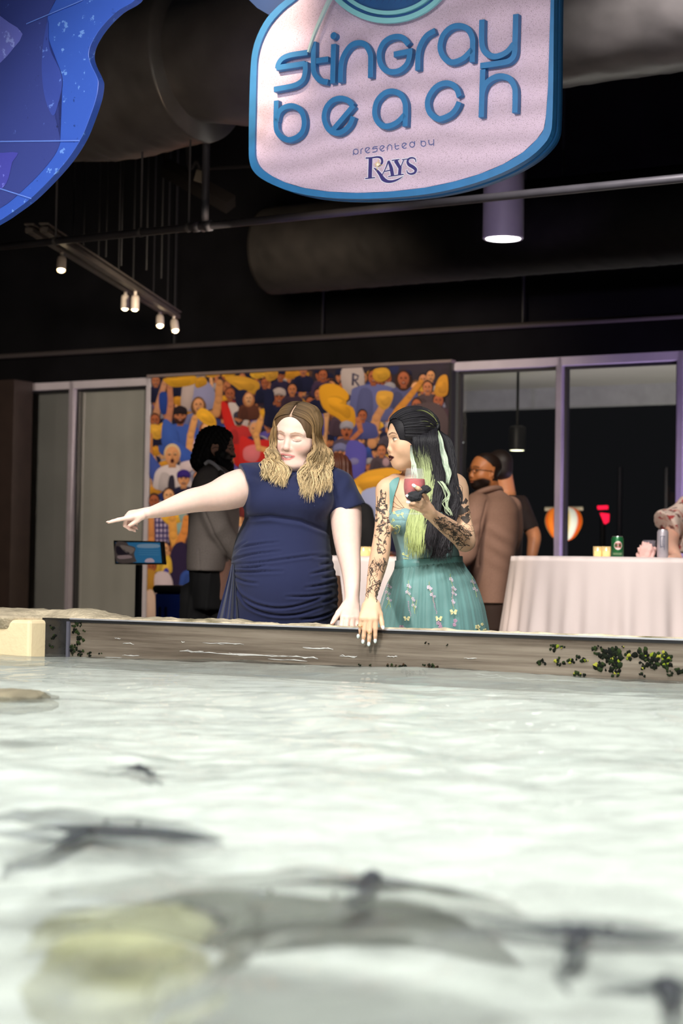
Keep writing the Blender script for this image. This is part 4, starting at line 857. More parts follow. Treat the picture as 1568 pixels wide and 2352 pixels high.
def can(px, Y, r, h, body, label, extra):
    c = on_table(px, Y); e = empty('drink_can', c); tag(e, label, 'can')
    bm = bmesh.new(); lathe(bm, [(0, .004), (r*.72, .0), (r*.8, .004), (r, .014), (r, h-.014), (r*.82, h-.003)], c, 36); finish('body', bm, body, e, smooth=True)
    bm = bmesh.new(); lathe(bm, [(r*.82, h-.004), (r*.84, h), (r*.78, h), (r*.74, h-.006), (0, h-.006)], c, 36); finish('lid', bm, mat('can_alu', (.8, .8, .8), .3, .9), e, smooth=True)
    f = (Vector((0, 0, 0))-Vector((c.x, c.y, 0))).normalized(); s = Vector((0, 0, 1)).cross(f)
    def surf(a, z, o=.0006): return c+(f*math.cos(a)+s*math.sin(a))*(r+o)+Vector((0, 0, z))
    extra(e, surf)
    return e
def green_label(e, surf):
    bm = bmesh.new(); n = 24; ctr = bm.verts.new(surf(.12, .072)); rim = [bm.verts.new(surf(.12+.62*math.cos(t)*(1+.08*math.cos(2*t)), .072+.024*math.sin(t))) for t in np.linspace(0, 6.283, n, endpoint=False)]
    for i in range(n): bm.faces.new((ctr, rim[i], rim[(i+1) % n]))
    finish('white_badge', bm, mat('badge_white', '#f0dcd8', .5), e)
    bm = bmesh.new()
    for row, z in enumerate((.081, .065)):
        for k in range(5):
            a = -.26+k*.19
            q = [surf(a+da, z+dz, .0014) for da, dz in ((0, -.005), (.0, .005), (.08, .004), (.02, 0), (.1, -.005))]; tube(bm, q, .0011, 4)
    finish('red_script', bm, mat('badge_red', '#b03038', .5), e)
    bm = bmesh.new()
    for z in (.03, .024):
        tube(bm, [surf(a, z, .001) for a in np.linspace(-.7, .8, 12)], .0012, 4)
    finish('pale_lines', bm, mat('badge_line', '#b8d0a8', .5), e)
can(1417, 9.85, .033, .122, mat('can_green', '#1f6a3c', .35, .3, var=.25, vscale=30), 'green soda can with a white badge beside the candles', green_label)
def grey_label(e, surf):
    bm = bmesh.new()
    for k, (a, z0, z1) in enumerate(((-.35, .06, .12), (.05, .07, .115), (.3, .05, .12))): tube(bm, [surf(a, z0, .001), surf(a, z1, .001)], .0016, 4)
    tube(bm, [surf(a, .12, .001) for a in np.linspace(-.4, .4, 8)], .0014, 4); tube(bm, [surf(a, .065, .001) for a in np.linspace(-.4, .3, 8)], .0014, 4)
    finish('dark_print', bm, mat('print_slate', '#6a6f84', .5), e)
can(1521, 9.62, .0295, .157, mat('can_silver', '#b9b4bc', .4, .3, var=.1), 'tall slim silver-grey can standing by the floral blouse', grey_label)
def napkin(c, s, label, m):
    bm = bmesh.new(); bmesh.ops.create_icosphere(bm, subdivisions=4, radius=1)
    for v in bm.verts:
        k = 1+.35*fbm(v.co.x*2.2, v.co.y*2.2, v.co.z*2.2+c.x, 4); z = max(v.co.z, -.35)
        v.co = Vector((c.x+v.co.x*s[0]*k, c.y+v.co.y*s[1]*k, c.z+(z+.35)*s[2]*k*.74+.001))
    return tag(finish('napkin', bm, m, smooth=True), label, 'napkin')
napkin(on_table(1484, 9.66), (.045, .04, .085), 'crumpled pale pink napkin on the right table beside the silver can', mat('napkin_pink', '#eec0b8', .8))
c = on_table(1490, 9.95); e = empty('tumbler', c); tag(e, 'short dark drinking glass behind the pink napkin', 'glass')
bm = bmesh.new(); lathe(bm, [(0, 0), (.032, 0), (.036, .105), (.033, .105), (.03, .006), (0, .006)], c, 28); finish('cup', bm, mat('smoky_glass', (.25, .22, .26), .05, alpha=.45), e, smooth=True)
bm = bmesh.new(); lathe(bm, [(0, .008), (.029, .008), (.032, .08), (0, .08)], c, 24); finish('drink', bm, mat('dark_drink', (.04, .015, .015), .1), e, smooth=True)
# information stand on the left
Ks = 10.4; kc = P(318, 1270, Ks); e = empty('screen_stand', (kc.x, kc.y, 0)); tag(e, 'slim black stand with a small blue information screen', 'screen')
KP = Plane(P(318, 1270, Ks), N*.96+Vector((.05, 0, -.12)))
def kq(x, y, o=0): return KP(x, y, o)
bm = bmesh.new(); prism(bm, [kq(x, y) for x, y in ((260, 1241), (371, 1243.5), (376, 1297), (263.5, 1296))], N*.03); finish('bezel', bm, mat('bezel_black', (.008, .008, .009), .4), e, bevel=.003)
bm = bmesh.new(); bm.faces.new([bm.verts.new(kq(x, y, .0008)) for x, y in ((265, 1245.5), (367.5, 1246.5), (371.5, 1293), (267.5, 1292))]); sc_ = finish('display', bm, mat('screen_blue', '#2d6f9e', .4, emit='#3a80b0', estr=.35), e)
def scr(nm, pts, col, off, em=.3):
    bm = bmesh.new(); q = catmull([kq(x, y, off) for x, y in pts], 3, True); bm.faces.new([bm.verts.new(p) for p in q]); bmesh.ops.triangulate(bm, faces=bm.faces); finish(nm, bm, mat('scr_'+nm+col, col, .5, emit=col, estr=em), sc_)
scr('ray_photo', [(266, 1246), (290, 1246), (295, 1252), (308, 1256), (311, 1262), (308, 1272), (311, 1284), (311, 1291), (268, 1291)], '#6d605c', .0012, .22)
scr('ray_photo_light', [(276, 1252), (300, 1256), (309, 1262), (300, 1272), (285, 1266)], '#8f8078', .0015); scr('ray_photo_dark', [(267, 1254), (285, 1262), (298, 1272), (270, 1274)], '#3d3440', .0015, .15); scr('ray_photo_belly', [(270, 1277), (295, 1275), (303, 1281), (275, 1284)], '#a89090', .0018)
scr('title_bar', [(320, 1250), (362, 1250), (363, 1258), (318, 1258)], '#8fb0cc', .0014)
for k in range(3): scr('text_rows', [(321, 1263+k*5), (362, 1263.5+k*5), (362, 1265+k*5), (321, 1264.5+k*5)], '#5590b8', .0014)
scr('logo_blob', [(333, 1291), (336, 1284), (345, 1282), (351, 1284), (354, 1291)], '#d8c0cc', .0014)
bm = bmesh.new(); tb = P(318, 1297, Ks); box(bm, (tb.x, tb.y+.03, tb.z/2), (.028, .03, tb.z), UF); finish('post', bm, M_dk, e)
bm = bmesh.new(); lathe(bm, [(0, 0), (.16, 0), (.16, .012), (.02, .02), (0, .02)], (tb.x, tb.y+.03, 0), 32); finish('base_plate', bm, M_dk, e)
# blue bin with black lid by the mural
bc = P(425, 1350, 11.4); ztop = P(425, 1352, 11.4).z
e = empty('storage_bin', (bc.x, bc.y, 0)); tag(e, 'blue bin with a rounded black lid below the mural', 'bin')
bm = bmesh.new(); wb = .27
vs8 = [bm.verts.new(Vector((bc.x, bc.y, 0))+UF @ Vector((sx*wb*.5*k, sy*wb*.5*k, z))) for z, k in ((0, .85), (ztop-.03, 1)) for sx, sy in ((-1, -1), (1, -1), (1, 1), (-1, 1))]
bm.faces.new(vs8[:4]); bm.faces.new(vs8[4:])
for i in range(4): bm.faces.new((vs8[i], vs8[(i+1) % 4], vs8[4+(i+1) % 4], vs8[4+i]))
finish('body', bm, mat('bin_blue', '#1c3488', .45, var=.12), e, bevel=.012)
bm = bmesh.new(); box(bm, (bc.x, bc.y, ztop-.005), (wb*1.1, wb*1.1, .05), UF); finish('lid', bm, mat('bin_black', (.01, .01, .012), .5), e, bevel=.02, seg=4)
bm = bmesh.new()
for k in (-.09, -.045): box(bm, Vector((bc.x, bc.y, ztop/2))+UF @ Vector((k, -wb*.475, 0)), (.016, .02, ztop*.75), UF)
finish('ribs', bm, mat('bin_dark', '#10183c', .5), e)
# ================================================================ FIGURE MODELLING (signed-distance bodies meshed as one continuous surface)
from mathutils.bvhtree import BVHTree
V3 = lambda *a: np.array(a, np.float32)
def smin(a, b, k):
    if k <= 0: return np.minimum(a, b)
    h = np.maximum(k-np.abs(a-b), 0)/k; return np.minimum(a, b)-h*h*k*.25
class Field:
    def __init__(s, lo, hi, res, fine=()):
        """rectilinear grid; fine = list of (lo, hi, res) boxes in which each axis gets a finer step"""
        s.ax = []
        for i in range(3):
            pts = []; x = lo[i]
            while x < hi[i]:
                pts.append(x); st = res
                for fl, fh, fr in fine:
                    if fl[i]-st < x < fh[i]: st = min(st, fr)
                x += st
            s.ax.append(np.array(pts, np.float32))
        s.f = np.full([len(a) for a in s.ax], .25, np.float32)
    def _win(s, lo, hi):
        sl = []
        for i in range(3):
            a = int(np.searchsorted(s.ax[i], lo[i])); b = int(np.searchsorted(s.ax[i], hi[i])); sl.append(slice(max(a-1, 0), min(b+1, len(s.ax[i]))))
        return tuple(sl), s.ax[0][sl[0]][:, None, None], s.ax[1][sl[1]][None, :, None], s.ax[2][sl[2]][None, None, :]
    def put(s, lo, hi, fn, k=.0, op='u', m=.03):
        m = max(m, k+.012)
        sl, X, Y, Z = s._win([v-m for v in lo], [v+m for v in hi])
        if any(q.stop <= q.start for q in sl): return
        d = fn(X, Y, Z).astype(np.float32); cur = s.f[sl]
        if op == 'u': s.f[sl] = smin(cur, d, k)
        elif op == 's': s.f[sl] = -smin(-cur, d, k)      # subtract
        elif op == 'i': s.f[sl] = -smin(-cur, -d, k)
    def ell(s, c, r, k=.02, fr=None, op='u', cut=None):
        c = np.array(c, float); r = np.array(r, float); R_ = float(max(r))
        def fn(X, Y, Z):
            x, y, z = X-c[0], Y-c[1], Z-c[2]
            if fr is not None: x, y, z = (x*fr[0][0]+y*fr[0][1]+z*fr[0][2], x*fr[1][0]+y*fr[1][1]+z*fr[1][2], x*fr[2][0]+y*fr[2][1]+z*fr[2][2])
            k0 = np.sqrt((x/r[0])**2+(y/r[1])**2+(z/r[2])**2); k1 = np.sqrt((x/r[0]**2)**2+(y/r[1]**2)**2+(z/r[2]**2)**2)+1e-6
            d = k0*(k0-1)/k1
            if cut is not None: d = np.maximum(d, (X-cut[0][0])*cut[1][0]+(Y-cut[0][1])*cut[1][1]+(Z-cut[0][2])*cut[1][2])
            return d
        rr = (R_, R_, R_) if fr is not None else r
        s.put(c-rr, c+rr, fn, k, op)
    def cone(s, a, b, ra, rb, k=.02, op='u', cut=None, flat=None):
        a = np.array(a, float); b = np.array(b, float); ba = b-a; L = float(ba @ ba)+1e-9; m = max(ra, rb)
        def fn(X, Y, Z):
            x, y, z = X-a[0], Y-a[1], Z-a[2]; t = np.clip((x*ba[0]+y*ba[1]+z*ba[2])/L, 0, 1)
            dx, dy, dz = x-t*ba[0], y-t*ba[1], z-t*ba[2]
            if flat is not None:      # flatten along a direction
                q = dx*flat[0][0]+dy*flat[0][1]+dz*flat[0][2]; e = flat[1]-1
                dx, dy, dz = dx+q*flat[0][0]*e, dy+q*flat[0][1]*e, dz+q*flat[0][2]*e
            d = np.sqrt(dx*dx+dy*dy+dz*dz)-(ra+(rb-ra)*t)
            if cut is not None: d = np.maximum(d, (X-cut[0][0])*cut[1][0]+(Y-cut[0][1])*cut[1][1]+(Z-cut[0][2])*cut[1][2])
            return d
        s.put(np.minimum(a, b)-m, np.maximum(a, b)+m, fn, k, op)
    def chain(s, pts, k=.02, kk=None, cut=None, flat=None):
        if len(pts) > 2:      # smooth limb: fine interpolation of path and radius
            q = []; L = len(pts); P4 = [np.append(np.array(p, float), r) for p, r in pts]
            for i in range(L-1):
                p1, p2 = P4[i], P4[i+1]; p0 = P4[i-1] if i else 2*p1-p2; p3 = P4[i+2] if i+2 < L else 2*p2-p1
                for t in np.arange(0, 1, .25): q.append(.5*(2*p1+(p2-p0)*t+(2*p0-5*p1+4*p2-p3)*t*t+(3*p1-p0-3*p2+p3)*t**3))
            q.append(P4[-1])
        else: q = [np.append(np.array(p, float), r) for p, r in pts]
        A = np.array(q); m = A[:, 3].max(); lo, hi = A[:, :3].min(0)-m, A[:, :3].max(0)+m
        def fn(X, Y, Z):
            D = np.full(np.broadcast(X, Y, Z).shape, .3, np.float32)
            for a, b in zip(A, A[1:]):
                l, h = np.minimum(a[:3], b[:3])-max(a[3], b[3])-k-.02, np.maximum(a[:3], b[:3])+max(a[3], b[3])+k+.02; w = []
                for ax_, i in ((X.ravel(), 0), (Y.ravel(), 1), (Z.ravel(), 2)): w.append(slice(int(np.searchsorted(ax_, l[i])), int(np.searchsorted(ax_, h[i]))+1))
                ba = b[:3]-a[:3]; x, y, z = X[w[0]]-a[0], Y[:, w[1]]-a[1], Z[:, :, w[2]]-a[2]; t = np.clip((x*ba[0]+y*ba[1]+z*ba[2])/(ba @ ba+1e-9), 0, 1)
                d = np.sqrt((x-t*ba[0])**2+(y-t*ba[1])**2+(z-t*ba[2])**2)-(a[3]+(b[3]-a[3])*t); D[w[0], w[1], w[2]] = np.minimum(D[w[0], w[1], w[2]], d)
            return D
        s.put(lo, hi, fn, k)
    def loft(s, rows, k=.02, n=2.3, op='u'):
        """rows: (z, cx, cy, a, b) bottom to top"""
        rows = sorted(rows); A = np.array(rows, float)
        lo = (float((A[:, 1]-A[:, 3]).min()), float((A[:, 2]-A[:, 4]).min()), A[0, 0]); hi = (float((A[:, 1]+A[:, 3]).max()), float((A[:, 2]+A[:, 4]).max()), A[-1, 0])
        # smooth interpolation of the profile
        zz = np.linspace(A[0, 0], A[-1, 0], 240); I = []
        for c in range(1, 5):
            y = np.interp(zz, A[:, 0], A[:, c]); ker = np.ones(13)/13; I.append(np.convolve(np.pad(y, 6, 'edge'), ker, 'valid'))
        def fn(X, Y, Z):
            zf = Z.ravel(); cx, cy, a, b = [np.interp(zf, zz, v)[None, None, :] for v in I]
            q = (np.abs((X-cx)/a)**n+np.abs((Y-cy)/b)**n)**(1/n)
            d = (q-1)*np.minimum(a, b)
            return np.maximum(d, np.maximum(A[0, 0]-Z, Z-A[-1, 0]))
        s.put(lo, hi, fn, k, op)
    def half(s, p, nrm, lo, hi, k=.003):
        """cut away everything beyond the plane, inside the given box"""
        def fn(X, Y, Z): return -((X-p[0])*nrm[0]+(Y-p[1])*nrm[1]+(Z-p[2])*nrm[2])+0*X
        sl, X, Y, Z = s._win(lo, hi); s.f[sl] = np.maximum(s.f[sl], -fn(X, Y, Z).astype(np.float32))
    def mesh(s, name, smooth=1):
        f = s.f; neg = f < 0; nx, ny, nz = f.shape
        cells = np.zeros((nx-1, ny-1, nz-1), bool); first = neg[:-1, :-1, :-1]
        for dx in (0, 1):
            for dy in (0, 1):
                for dz in (0, 1): cells |= neg[dx:nx-1+dx, dy:ny-1+dy, dz:nz-1+dz] != first
        ci, cj, ck = np.nonzero(cells); idx = -np.ones(cells.shape, np.int32); idx[ci, cj, ck] = np.arange(len(ci))
        acc = np.zeros((len(ci), 3)); cnt = np.zeros(len(ci)); off = [(0, 0), (1, 0), (0, 1), (1, 1)]
        for axn in range(3):
            for o1, o2 in off:
                o = [0, 0, 0]; others = [i for i in range(3) if i != axn]; o[others[0]] = o1; o[others[1]] = o2
                a = f[ci+o[0], cj+o[1], ck+o[2]]; p = list(o); p[axn] = 1; b = f[ci+p[0], cj+p[1], ck+p[2]]
                m = (a < 0) != (b < 0); t = np.where(m, a/np.where(a-b == 0, 1, a-b), 0)
                q = np.zeros((len(ci), 3)); base = (ci, cj, ck)
                for i in range(3): q[:, i] = base[i]+o[i]
                q[:, axn] += t; acc += q*m[:, None]; cnt += m
        acc /= np.maximum(cnt, 1)[:, None]
        co = np.stack([np.interp(acc[:, i], np.arange(len(s.ax[i])), s.ax[i]) for i in range(3)], 1)
        faces = []
        for axn in range(3):
            sl0 = [slice(None)]*3; sl1 = [slice(None)]*3; sl0[axn] = slice(0, -1); sl1[axn] = slice(1, None)
            a, b = neg[tuple(sl0)], neg[tuple(sl1)]; e = np.nonzero(a != b); I = np.stack(e, 1); others = [i for i in range(3) if i != axn]
            ok = np.ones(len(I), bool)
            for o in others: ok &= (I[:, o] > 0) & (I[:, o] < f.shape[o]-1)
            I = I[ok]; flip = a[I[:, 0], I[:, 1], I[:, 2]]
            qs = []
            for d1, d2 in ((1, 1), (0, 1), (0, 0), (1, 0)):
                J = I.copy(); J[:, others[0]] -= d1; J[:, others[1]] -= d2; qs.append(idx[J[:, 0], J[:, 1], J[:, 2]])
            q = np.stack(qs, 1)
            if axn == 1: flip = ~flip
            q[flip] = q[flip][:, ::-1]; faces.append(q)
        fa = np.concatenate(faces)[:, ::-1]
        for _ in range(smooth):      # light laplacian smoothing
            sm = np.zeros_like(co); ct = np.zeros(len(co))
            for i in range(4):
                np.add.at(sm, fa[:, i], co[fa[:, (i+1) % 4]]); np.add.at(ct, fa[:, i], 1)
            co = co*.45+sm/np.maximum(ct, 1)[:, None]*.55
        s.co, s.fa = co, fa
        return co, fa
def tomesh(name, co, fa, m, parent, cols=None):
    me = bpy.data.meshes.new(name); me.vertices.add(len(co)); me.vertices.foreach_set('co', np.asarray(co, np.float32).ravel())
    me.loops.add(fa.size); me.loops.foreach_set('vertex_index', fa.ravel().astype(np.int32))
    me.polygons.add(len(fa)); me.polygons.foreach_set('loop_start', np.arange(0, fa.size, 4, dtype=np.int32)); me.polygons.foreach_set('loop_total', np.full(len(fa), 4, np.int32))
    me.update(calc_edges=True); me.validate()
    if cols is not None: colattr(me, cols)
    return link(name, me, m, parent, smooth=True)
def vnormals(co, fa):
    n = np.zeros_like(co); fn = np.cross(co[fa[:, 2]]-co[fa[:, 0]], co[fa[:, 3]]-co[fa[:, 1]])
    for i in range(4): np.add.at(n, fa[:, i], fn)
    return n/(np.linalg.norm(n, axis=1)[:, None]+1e-9)
def project(co):
    """image position of world points, used to lay prints and seams on a garment"""
    d = co-np.array(CAM); x = d[:, 0]; y = d[:, 1]*_cp+d[:, 2]*_sp; z = -d[:, 1]*_sp+d[:, 2]*_cp
    ix, iy = x/y*F, z/y*F; return CX+ix*_cr+iy*_sr, CY-(-ix*_sr+iy*_cr)
def J(px, py, Y, r=None):
    p = np.array(P(px, py, Y)); return p if r is None else (p, r*Y/F)
class HeadFrame:
    def __init__(s, c, yaw, pitch, roll, sc=1.0, wx=1.0):
        y, p, r = R(yaw), R(pitch), R(roll); f = np.array((-math.sin(y)*math.cos(p), -math.cos(y)*math.cos(p), -math.sin(p)))
        sd = np.array((math.cos(y), -math.sin(y), 0)); u = np.cross(f, sd); u = u if u[2] > 0 else -u
        s.s = sd*math.cos(r)-u*math.sin(r); s.u = u*math.cos(r)+sd*math.sin(r); s.f = f; s.c = np.array(c, float); s.sc = sc; s.wx = wx; s.fr = (s.s, s.f, s.u)
    def w(s, x, y, z): return s.c+(s.s*x*s.wx+s.f*y+s.u*z)*s.sc
    def loc(s, co):
        d = (co-s.c)/s.sc; return np.stack([d @ s.s/s.wx, d @ s.f, d @ s.u], 1)
def add_head(g, h, nose=1.0, jaw=1.0, closed=True, fat=0.0, female=True, smile=.5):
    S_ = h.sc
    def e(c, r, k=.012, op='u'): g.ell(h.w(*c), (r[0]*S_*h.wx, r[1]*S_, r[2]*S_), k*S_, h.fr, op)
    def c(a, b, ra, rb, k=.01, op='u'): g.cone(h.w(*a), h.w(*b), ra*S_, rb*S_, k*S_, op)
    e((0, -.022, .036), (.074, .094, .082), .01); e((0, .012, .022), (.068, .075, .075), .03)
    e((0, .018, -.040), (.058*jaw, .064, .070), .035)
    for q in (-1, 1):
        e((q*.033, .044, -.034), (.030+fat*.6, .030+fat, .032), .03); e((q*.044*jaw, -.002, -.062), (.020+fat, .034, .030), .03)
        c((q*.010, .082, .022), (q*.046, .066, .022), .0085, .007, .018)
    e((0, .056, -.094), (.024, .024, .018), .024); e((0, .035, -.085), (.034+fat, .035+fat, .026+fat*.6), .03)
    for q in (-1, 1):
        e((q*.031, .088, .003), (.019, .0135, .0115), .012, 's'); e((q*.031, .0665, .0015), (.0175, .0165, .0135), .003)
        if not closed: c((q*.031-.012, .0815, .008), (q*.031+.012, .0815, .008), .0022, .0022, .003)
    c((0, .079, .010), (0, .100*(.5+.5*nose)+.001, -.030), .0075, .0105, .010); e((0, .098*(.6+.4*nose)+.002, -.034), (.0125, .0115, .010), .006)
    for q in (-1, 1):
        e((q*.0115, .087, -.039), (.0085, .010, .0075), .006); e((q*.0062, .0955, -.0435), (.0032, .005, .0028), .002, 's')
    e((0, .070, -.060), (.030, .020, .022), .02)
    e((0, .0865, -.0615), (.022+.004*smile, .0085, .0055), .005); e((0, .0845, -.0745), (.019+.003*smile, .0090, .0065), .005)
    for q in (-1, 1): c((q*.012, .088, -.0680), (q*.026, .077, -.0665+.004*smile), .0024, .0018, .003, 's')
    c((-.013, .0915, -.0682), (.013, .0915, -.0682), .0030, .0030, .003, 's')
    for q in (-1, 1):
        e((q*.074, -.006, -.006), (.009, .017, .031), .006); e((q*.080, .000, -.002), (.005, .009, .019), .004, 's'); e((q*.071, .002, -.031), (.007, .009, .010), .006)
def strokes(L, cols, lines, col, w, ymin=.03, soft=.0012):
    """paint make-up / brows on head-local verts L: lines = polylines of (x, z)"""
    d = np.full(len(L), 9.)
    for ln in lines:
        ws = w if isinstance(w, (list, tuple)) else [w]*len(ln)
        for (a, b), wa, wb in zip(zip(ln, ln[1:]), ws, ws[1:]):
            ax, az, bx, bz = *a, *b; ux, uz = bx-ax, bz-az; t = np.clip(((L[:, 0]-ax)*ux+(L[:, 2]-az)*uz)/(ux*ux+uz*uz+1e-9), 0, 1)
            d = np.minimum(d, np.hypot(L[:, 0]-ax-t*ux, L[:, 2]-az-t*uz)-(wa+(wb-wa)*t))
    m = np.clip(.5-d/(2*soft), 0, 1)*(L[:, 1] > ymin); return cols*(1-m[:, None])+np.array(col)*m[:, None]
def blob(L, cols, c, r, col, a=1.0, ymin=.02):
    q = ((L[:, 0]-c[0])/r[0])**2+((L[:, 2]-c[1])/r[1])**2; m = a*np.exp(-q*1.4)*(L[:, 1] > ymin); return cols*(1-m[:, None])+np.array(col)*m[:, None]
def add_hand(g, wr, d, n, l, sc, curls, thumb=(.5, .8, -.2), spread=.10, wrist_r=.022, tl=1.0):
    """wr wrist, d towards the fingers, n out of the back of the hand, l towards the thumb"""
    d, n, l = [np.array(v, float)/np.linalg.norm(v) for v in (d, n, l)]; wr = np.array(wr, float); tips = []
    g.cone(wr, wr+d*.030*sc, wrist_r*sc, .022*sc, .012, flat=(n, 1.25))
    for q in (-.024, -.008, .008, .024): g.cone(wr+(d*.022+l*q*.7)*sc, wr+(d*.080+l*q)*sc, .0145*sc, .0115*sc, .010)
    Ls = [(.040, .025, .020), (.044, .028, .021), (.041, .026, .020), (.032, .020, .018)]
    for i, (q, cu) in enumerate(zip((.0265, .009, -.0085, -.0255), curls)):
        p = wr+(d*(.086-.004*abs(i-1))+l*q)*sc; ang = 0; dd0 = d+l*spread*(1.3-i)*.55; dd0 /= np.linalg.norm(dd0); r = (.0098, .0088, .0078, .0066)
        p0 = p-dd0*.018*sc; g.cone(p0, p, .0112*sc, r[0]*sc, .006)
        for j in range(3):
            ang += R(cu[j]); v = dd0*math.cos(ang)-n*math.sin(ang); q2 = p+v*Ls[i][j]*sc*(.95); f_ = .9 if i == 3 else 1
            g.cone(p, q2, r[j]*sc*f_, r[j+1]*sc*f_, .003); p = q2
        tips.append((p, v, n*math.cos(ang)+dd0*math.sin(ang)))
    t0 = wr+(d*.018+l*.020)*sc; tv = d*thumb[0]+l*thumb[1]+n*thumb[2]; tv /= np.linalg.norm(tv); t1 = t0+tv*.040*sc*tl; tv2 = tv*.8+d*.5; tv2 /= np.linalg.norm(tv2); t2 = t1+tv2*.032*sc*tl; t3 = t2+tv2*.024*sc*tl
    g.cone(t0, t1, .0165*sc, .0115*sc, .012); g.cone(t1, t2, .0115*sc, .0098*sc, .004); g.cone(t2, t3, .0098*sc, .0078*sc, .003); tips.append((t3, tv2, n))
    return tips
def nails(name, tips, sc, m, parent):
    bm = bmesh.new()
    for p, v, n in tips:
        v, n = Vector(v).normalized(), Vector(n).normalized(); s = v.cross(n); bmesh.ops.create_uvsphere(bm, u_segments=10, v_segments=6, radius=1, matrix=Matrix.Translation(Vector(p)+n*.0046*sc+v*.001) @ frame(v*.0085*sc, s*.0055*sc, n*.0028*sc).to_4x4())
    return finish(name, bm, m, parent, smooth=True)
def strand_mesh(name, strands, m, parent):
    """strands: (points, radius, colours per point) -> tapered flat locks, one mesh of hair"""
    bm = bmesh.new(); lay = []
    for pts, r, cols in strands:
        n = len(pts); rs = [r*(.55+.45*math.sin(math.pi*min(1, .15+i/(n-1)*.75)))*(1 if i < n-4 else (n-i)/5) for i in range(n)]; k0 = len(lay)
        before = len(bm.verts); tube(bm, [Vector(p) for p in pts], [max(q, r*.12) for q in rs], 5)
        for i in range(n): lay += [cols[i]]*5
    me = bpy.data.meshes.new(name); bm.to_mesh(me); bm.free(); colattr(me, np.array(lay)); return link(name, me, m, parent, smooth=True)
M_skin_cache = {}
def skinmat(name, sss=.0):
    m = mat(name, rough=.48, attr='Col', spec=.35, var=.03, vscale=60)
    m.node_tree.nodes['Principled BSDF'].inputs['Subsurface Weight'].default_value = .12
    m.node_tree.nodes['Principled BSDF'].inputs['Subsurface Radius'].default_value = (.02, .008, .005)
    return m
def hairmat(name): return mat(name, rough=.58, attr='Col', spec=.3)
class Draw:
    """draws prints on a finished surface: finds the surface point seen along a line and lays thin shapes on it"""
    def __init__(s, co, fa): s.t = BVHTree.FromPolygons([Vector(c) for c in co], [tuple(int(i) for i in f) for f in fa])
    def hit(s, px, py, off=.0008):
        d = ray(px, py).normalized(); h = s.t.ray_cast(CAM, d)
        if h[0] is None: return None
        n = h[1] if h[1].dot(d) < 0 else -h[1]
        return h[0]+n*off
    def line(s, bm, px, r, off=.0004):
        seg = []
        for x, y in px:
            p = s.hit(x, y, off)
            if p is None or (seg and (p-seg[-1]).length > .03):
                if len(seg) > 1: tube(bm, seg, r, 4)
                seg = [] if p is None else [p]
            else: seg.append(p)
        if len(seg) > 1: tube(bm, seg, r, 4)
    def fill(s, bm, px, off=.0008, rings=3):
        cx = sum(p[0] for p in px)/len(px); cy = sum(p[1] for p in px)/len(px); c = s.hit(cx, cy, off)
        if c is None: return
        prev = None; cv = bm.verts.new(c)
        for k in range(1, rings+1):
            cur = []
            for x, y in px:
                p = s.hit(cx+(x-cx)*k/rings, cy+(y-cy)*k/rings, off)
                cur.append(bm.verts.new(p) if p is not None and (p-c).length < .12 else None)
            n = len(cur)
            for i in range(n):
                j = (i+1) % n
                if cur[i] is None or cur[j] is None: continue
                if prev is None: bm.faces.new((cv, cur[i], cur[j]))
                elif prev[i] is not None and prev[j] is not None: bm.faces.new((prev[i], cur[i], cur[j], prev[j]))
            prev = cur
def sm2(pts, n=6): return [(v.x, v.y) for v in catmull([Vector((x, y, 0)) for x, y in pts], n)]
def shoe(bm, c, yaw, L=.25):
    ca, sa = math.cos(yaw), math.sin(yaw)
    for k in range(1): pass
    rows = [(-.5, .030, .055), (-.3, .034, .075), (0, .040, .07), (.3, .044, .05), (.48, .03, .035)]; rings = []
    for f, w, h in rows:
        ring_ = []
        for a in np.linspace(0, math.pi, 9):
            x, y, z = w*math.cos(a), f*L, .004+h*math.sin(a); ring_.append(bm.verts.new(Vector(c)+Vector((x*ca-y*sa, x*sa+y*ca, z))))
        rings.append(ring_)
    for a, b in zip(rings, rings[1:]):
        for j in range(len(a)-1): bm.faces.new((a[j], a[j+1], b[j+1], b[j]))
        bm.faces.new((a[-1], a[0], b[0], b[-1]))
    bm.faces.new(rings[0]); bm.faces.new(rings[-1])
# ================================================================ PERSON: navy dress, pointing
def rows_px(rows, Y, cy=None, grow=0.0, ks=1.0):
    out_ = []
    for py, xl, xr, b in rows:
        p = J((xl+xr)/2, py, Y); out_.append((float(p[2]), float(p[0]), Y if cy is None else cy, (xr-xl)/2*Y/F*ks+grow, b*ks+grow))
    return out_
Y1 = 6.66
pe = empty('person', (J(655, 1200, Y1)[0], Y1, 0)); tag(pe, 'blonde woman in a navy dress pointing over the pool', 'person')
h1 = HeadFrame(J(681, 1000, 6.62), 22, 13, 7, .94, 1.13)
wr_pt, wr_dn = J(338, 1178, 6.24), J(808, 1384, 6.32)
g = Field((-.88, 6.0, 0), (.14, 6.92, 1.66), .0068, [(h1.c-.118, h1.c+.118, .0024), (wr_pt-[.15, .08, .09], wr_pt+[.02, .05, .04], .0026), (wr_dn-[.045, .16, .12], wr_dn+[.05, .04, .02], .0030)])
add_head(g, h1, nose=.95, jaw=1.08, closed=True, fat=.010, smile=1.0)
g.chain([J(684, 1030, 6.66, 36), J(682, 1090, 6.68, 38)], .03); g.ell(J(676, 1070, 6.60), (.050, .045, .022), .03)
g.loft(rows_px([(1085, 640, 722, .05), (1100, 612, 760, .085), (1140, 580, 755, .13), (1190, 580, 742, .12), (1250, 560, 742, .14), (1335, 555, 755, .15), (1437, 555, 745, .14), (1520, 570, 730, .12)], Y1), .03)
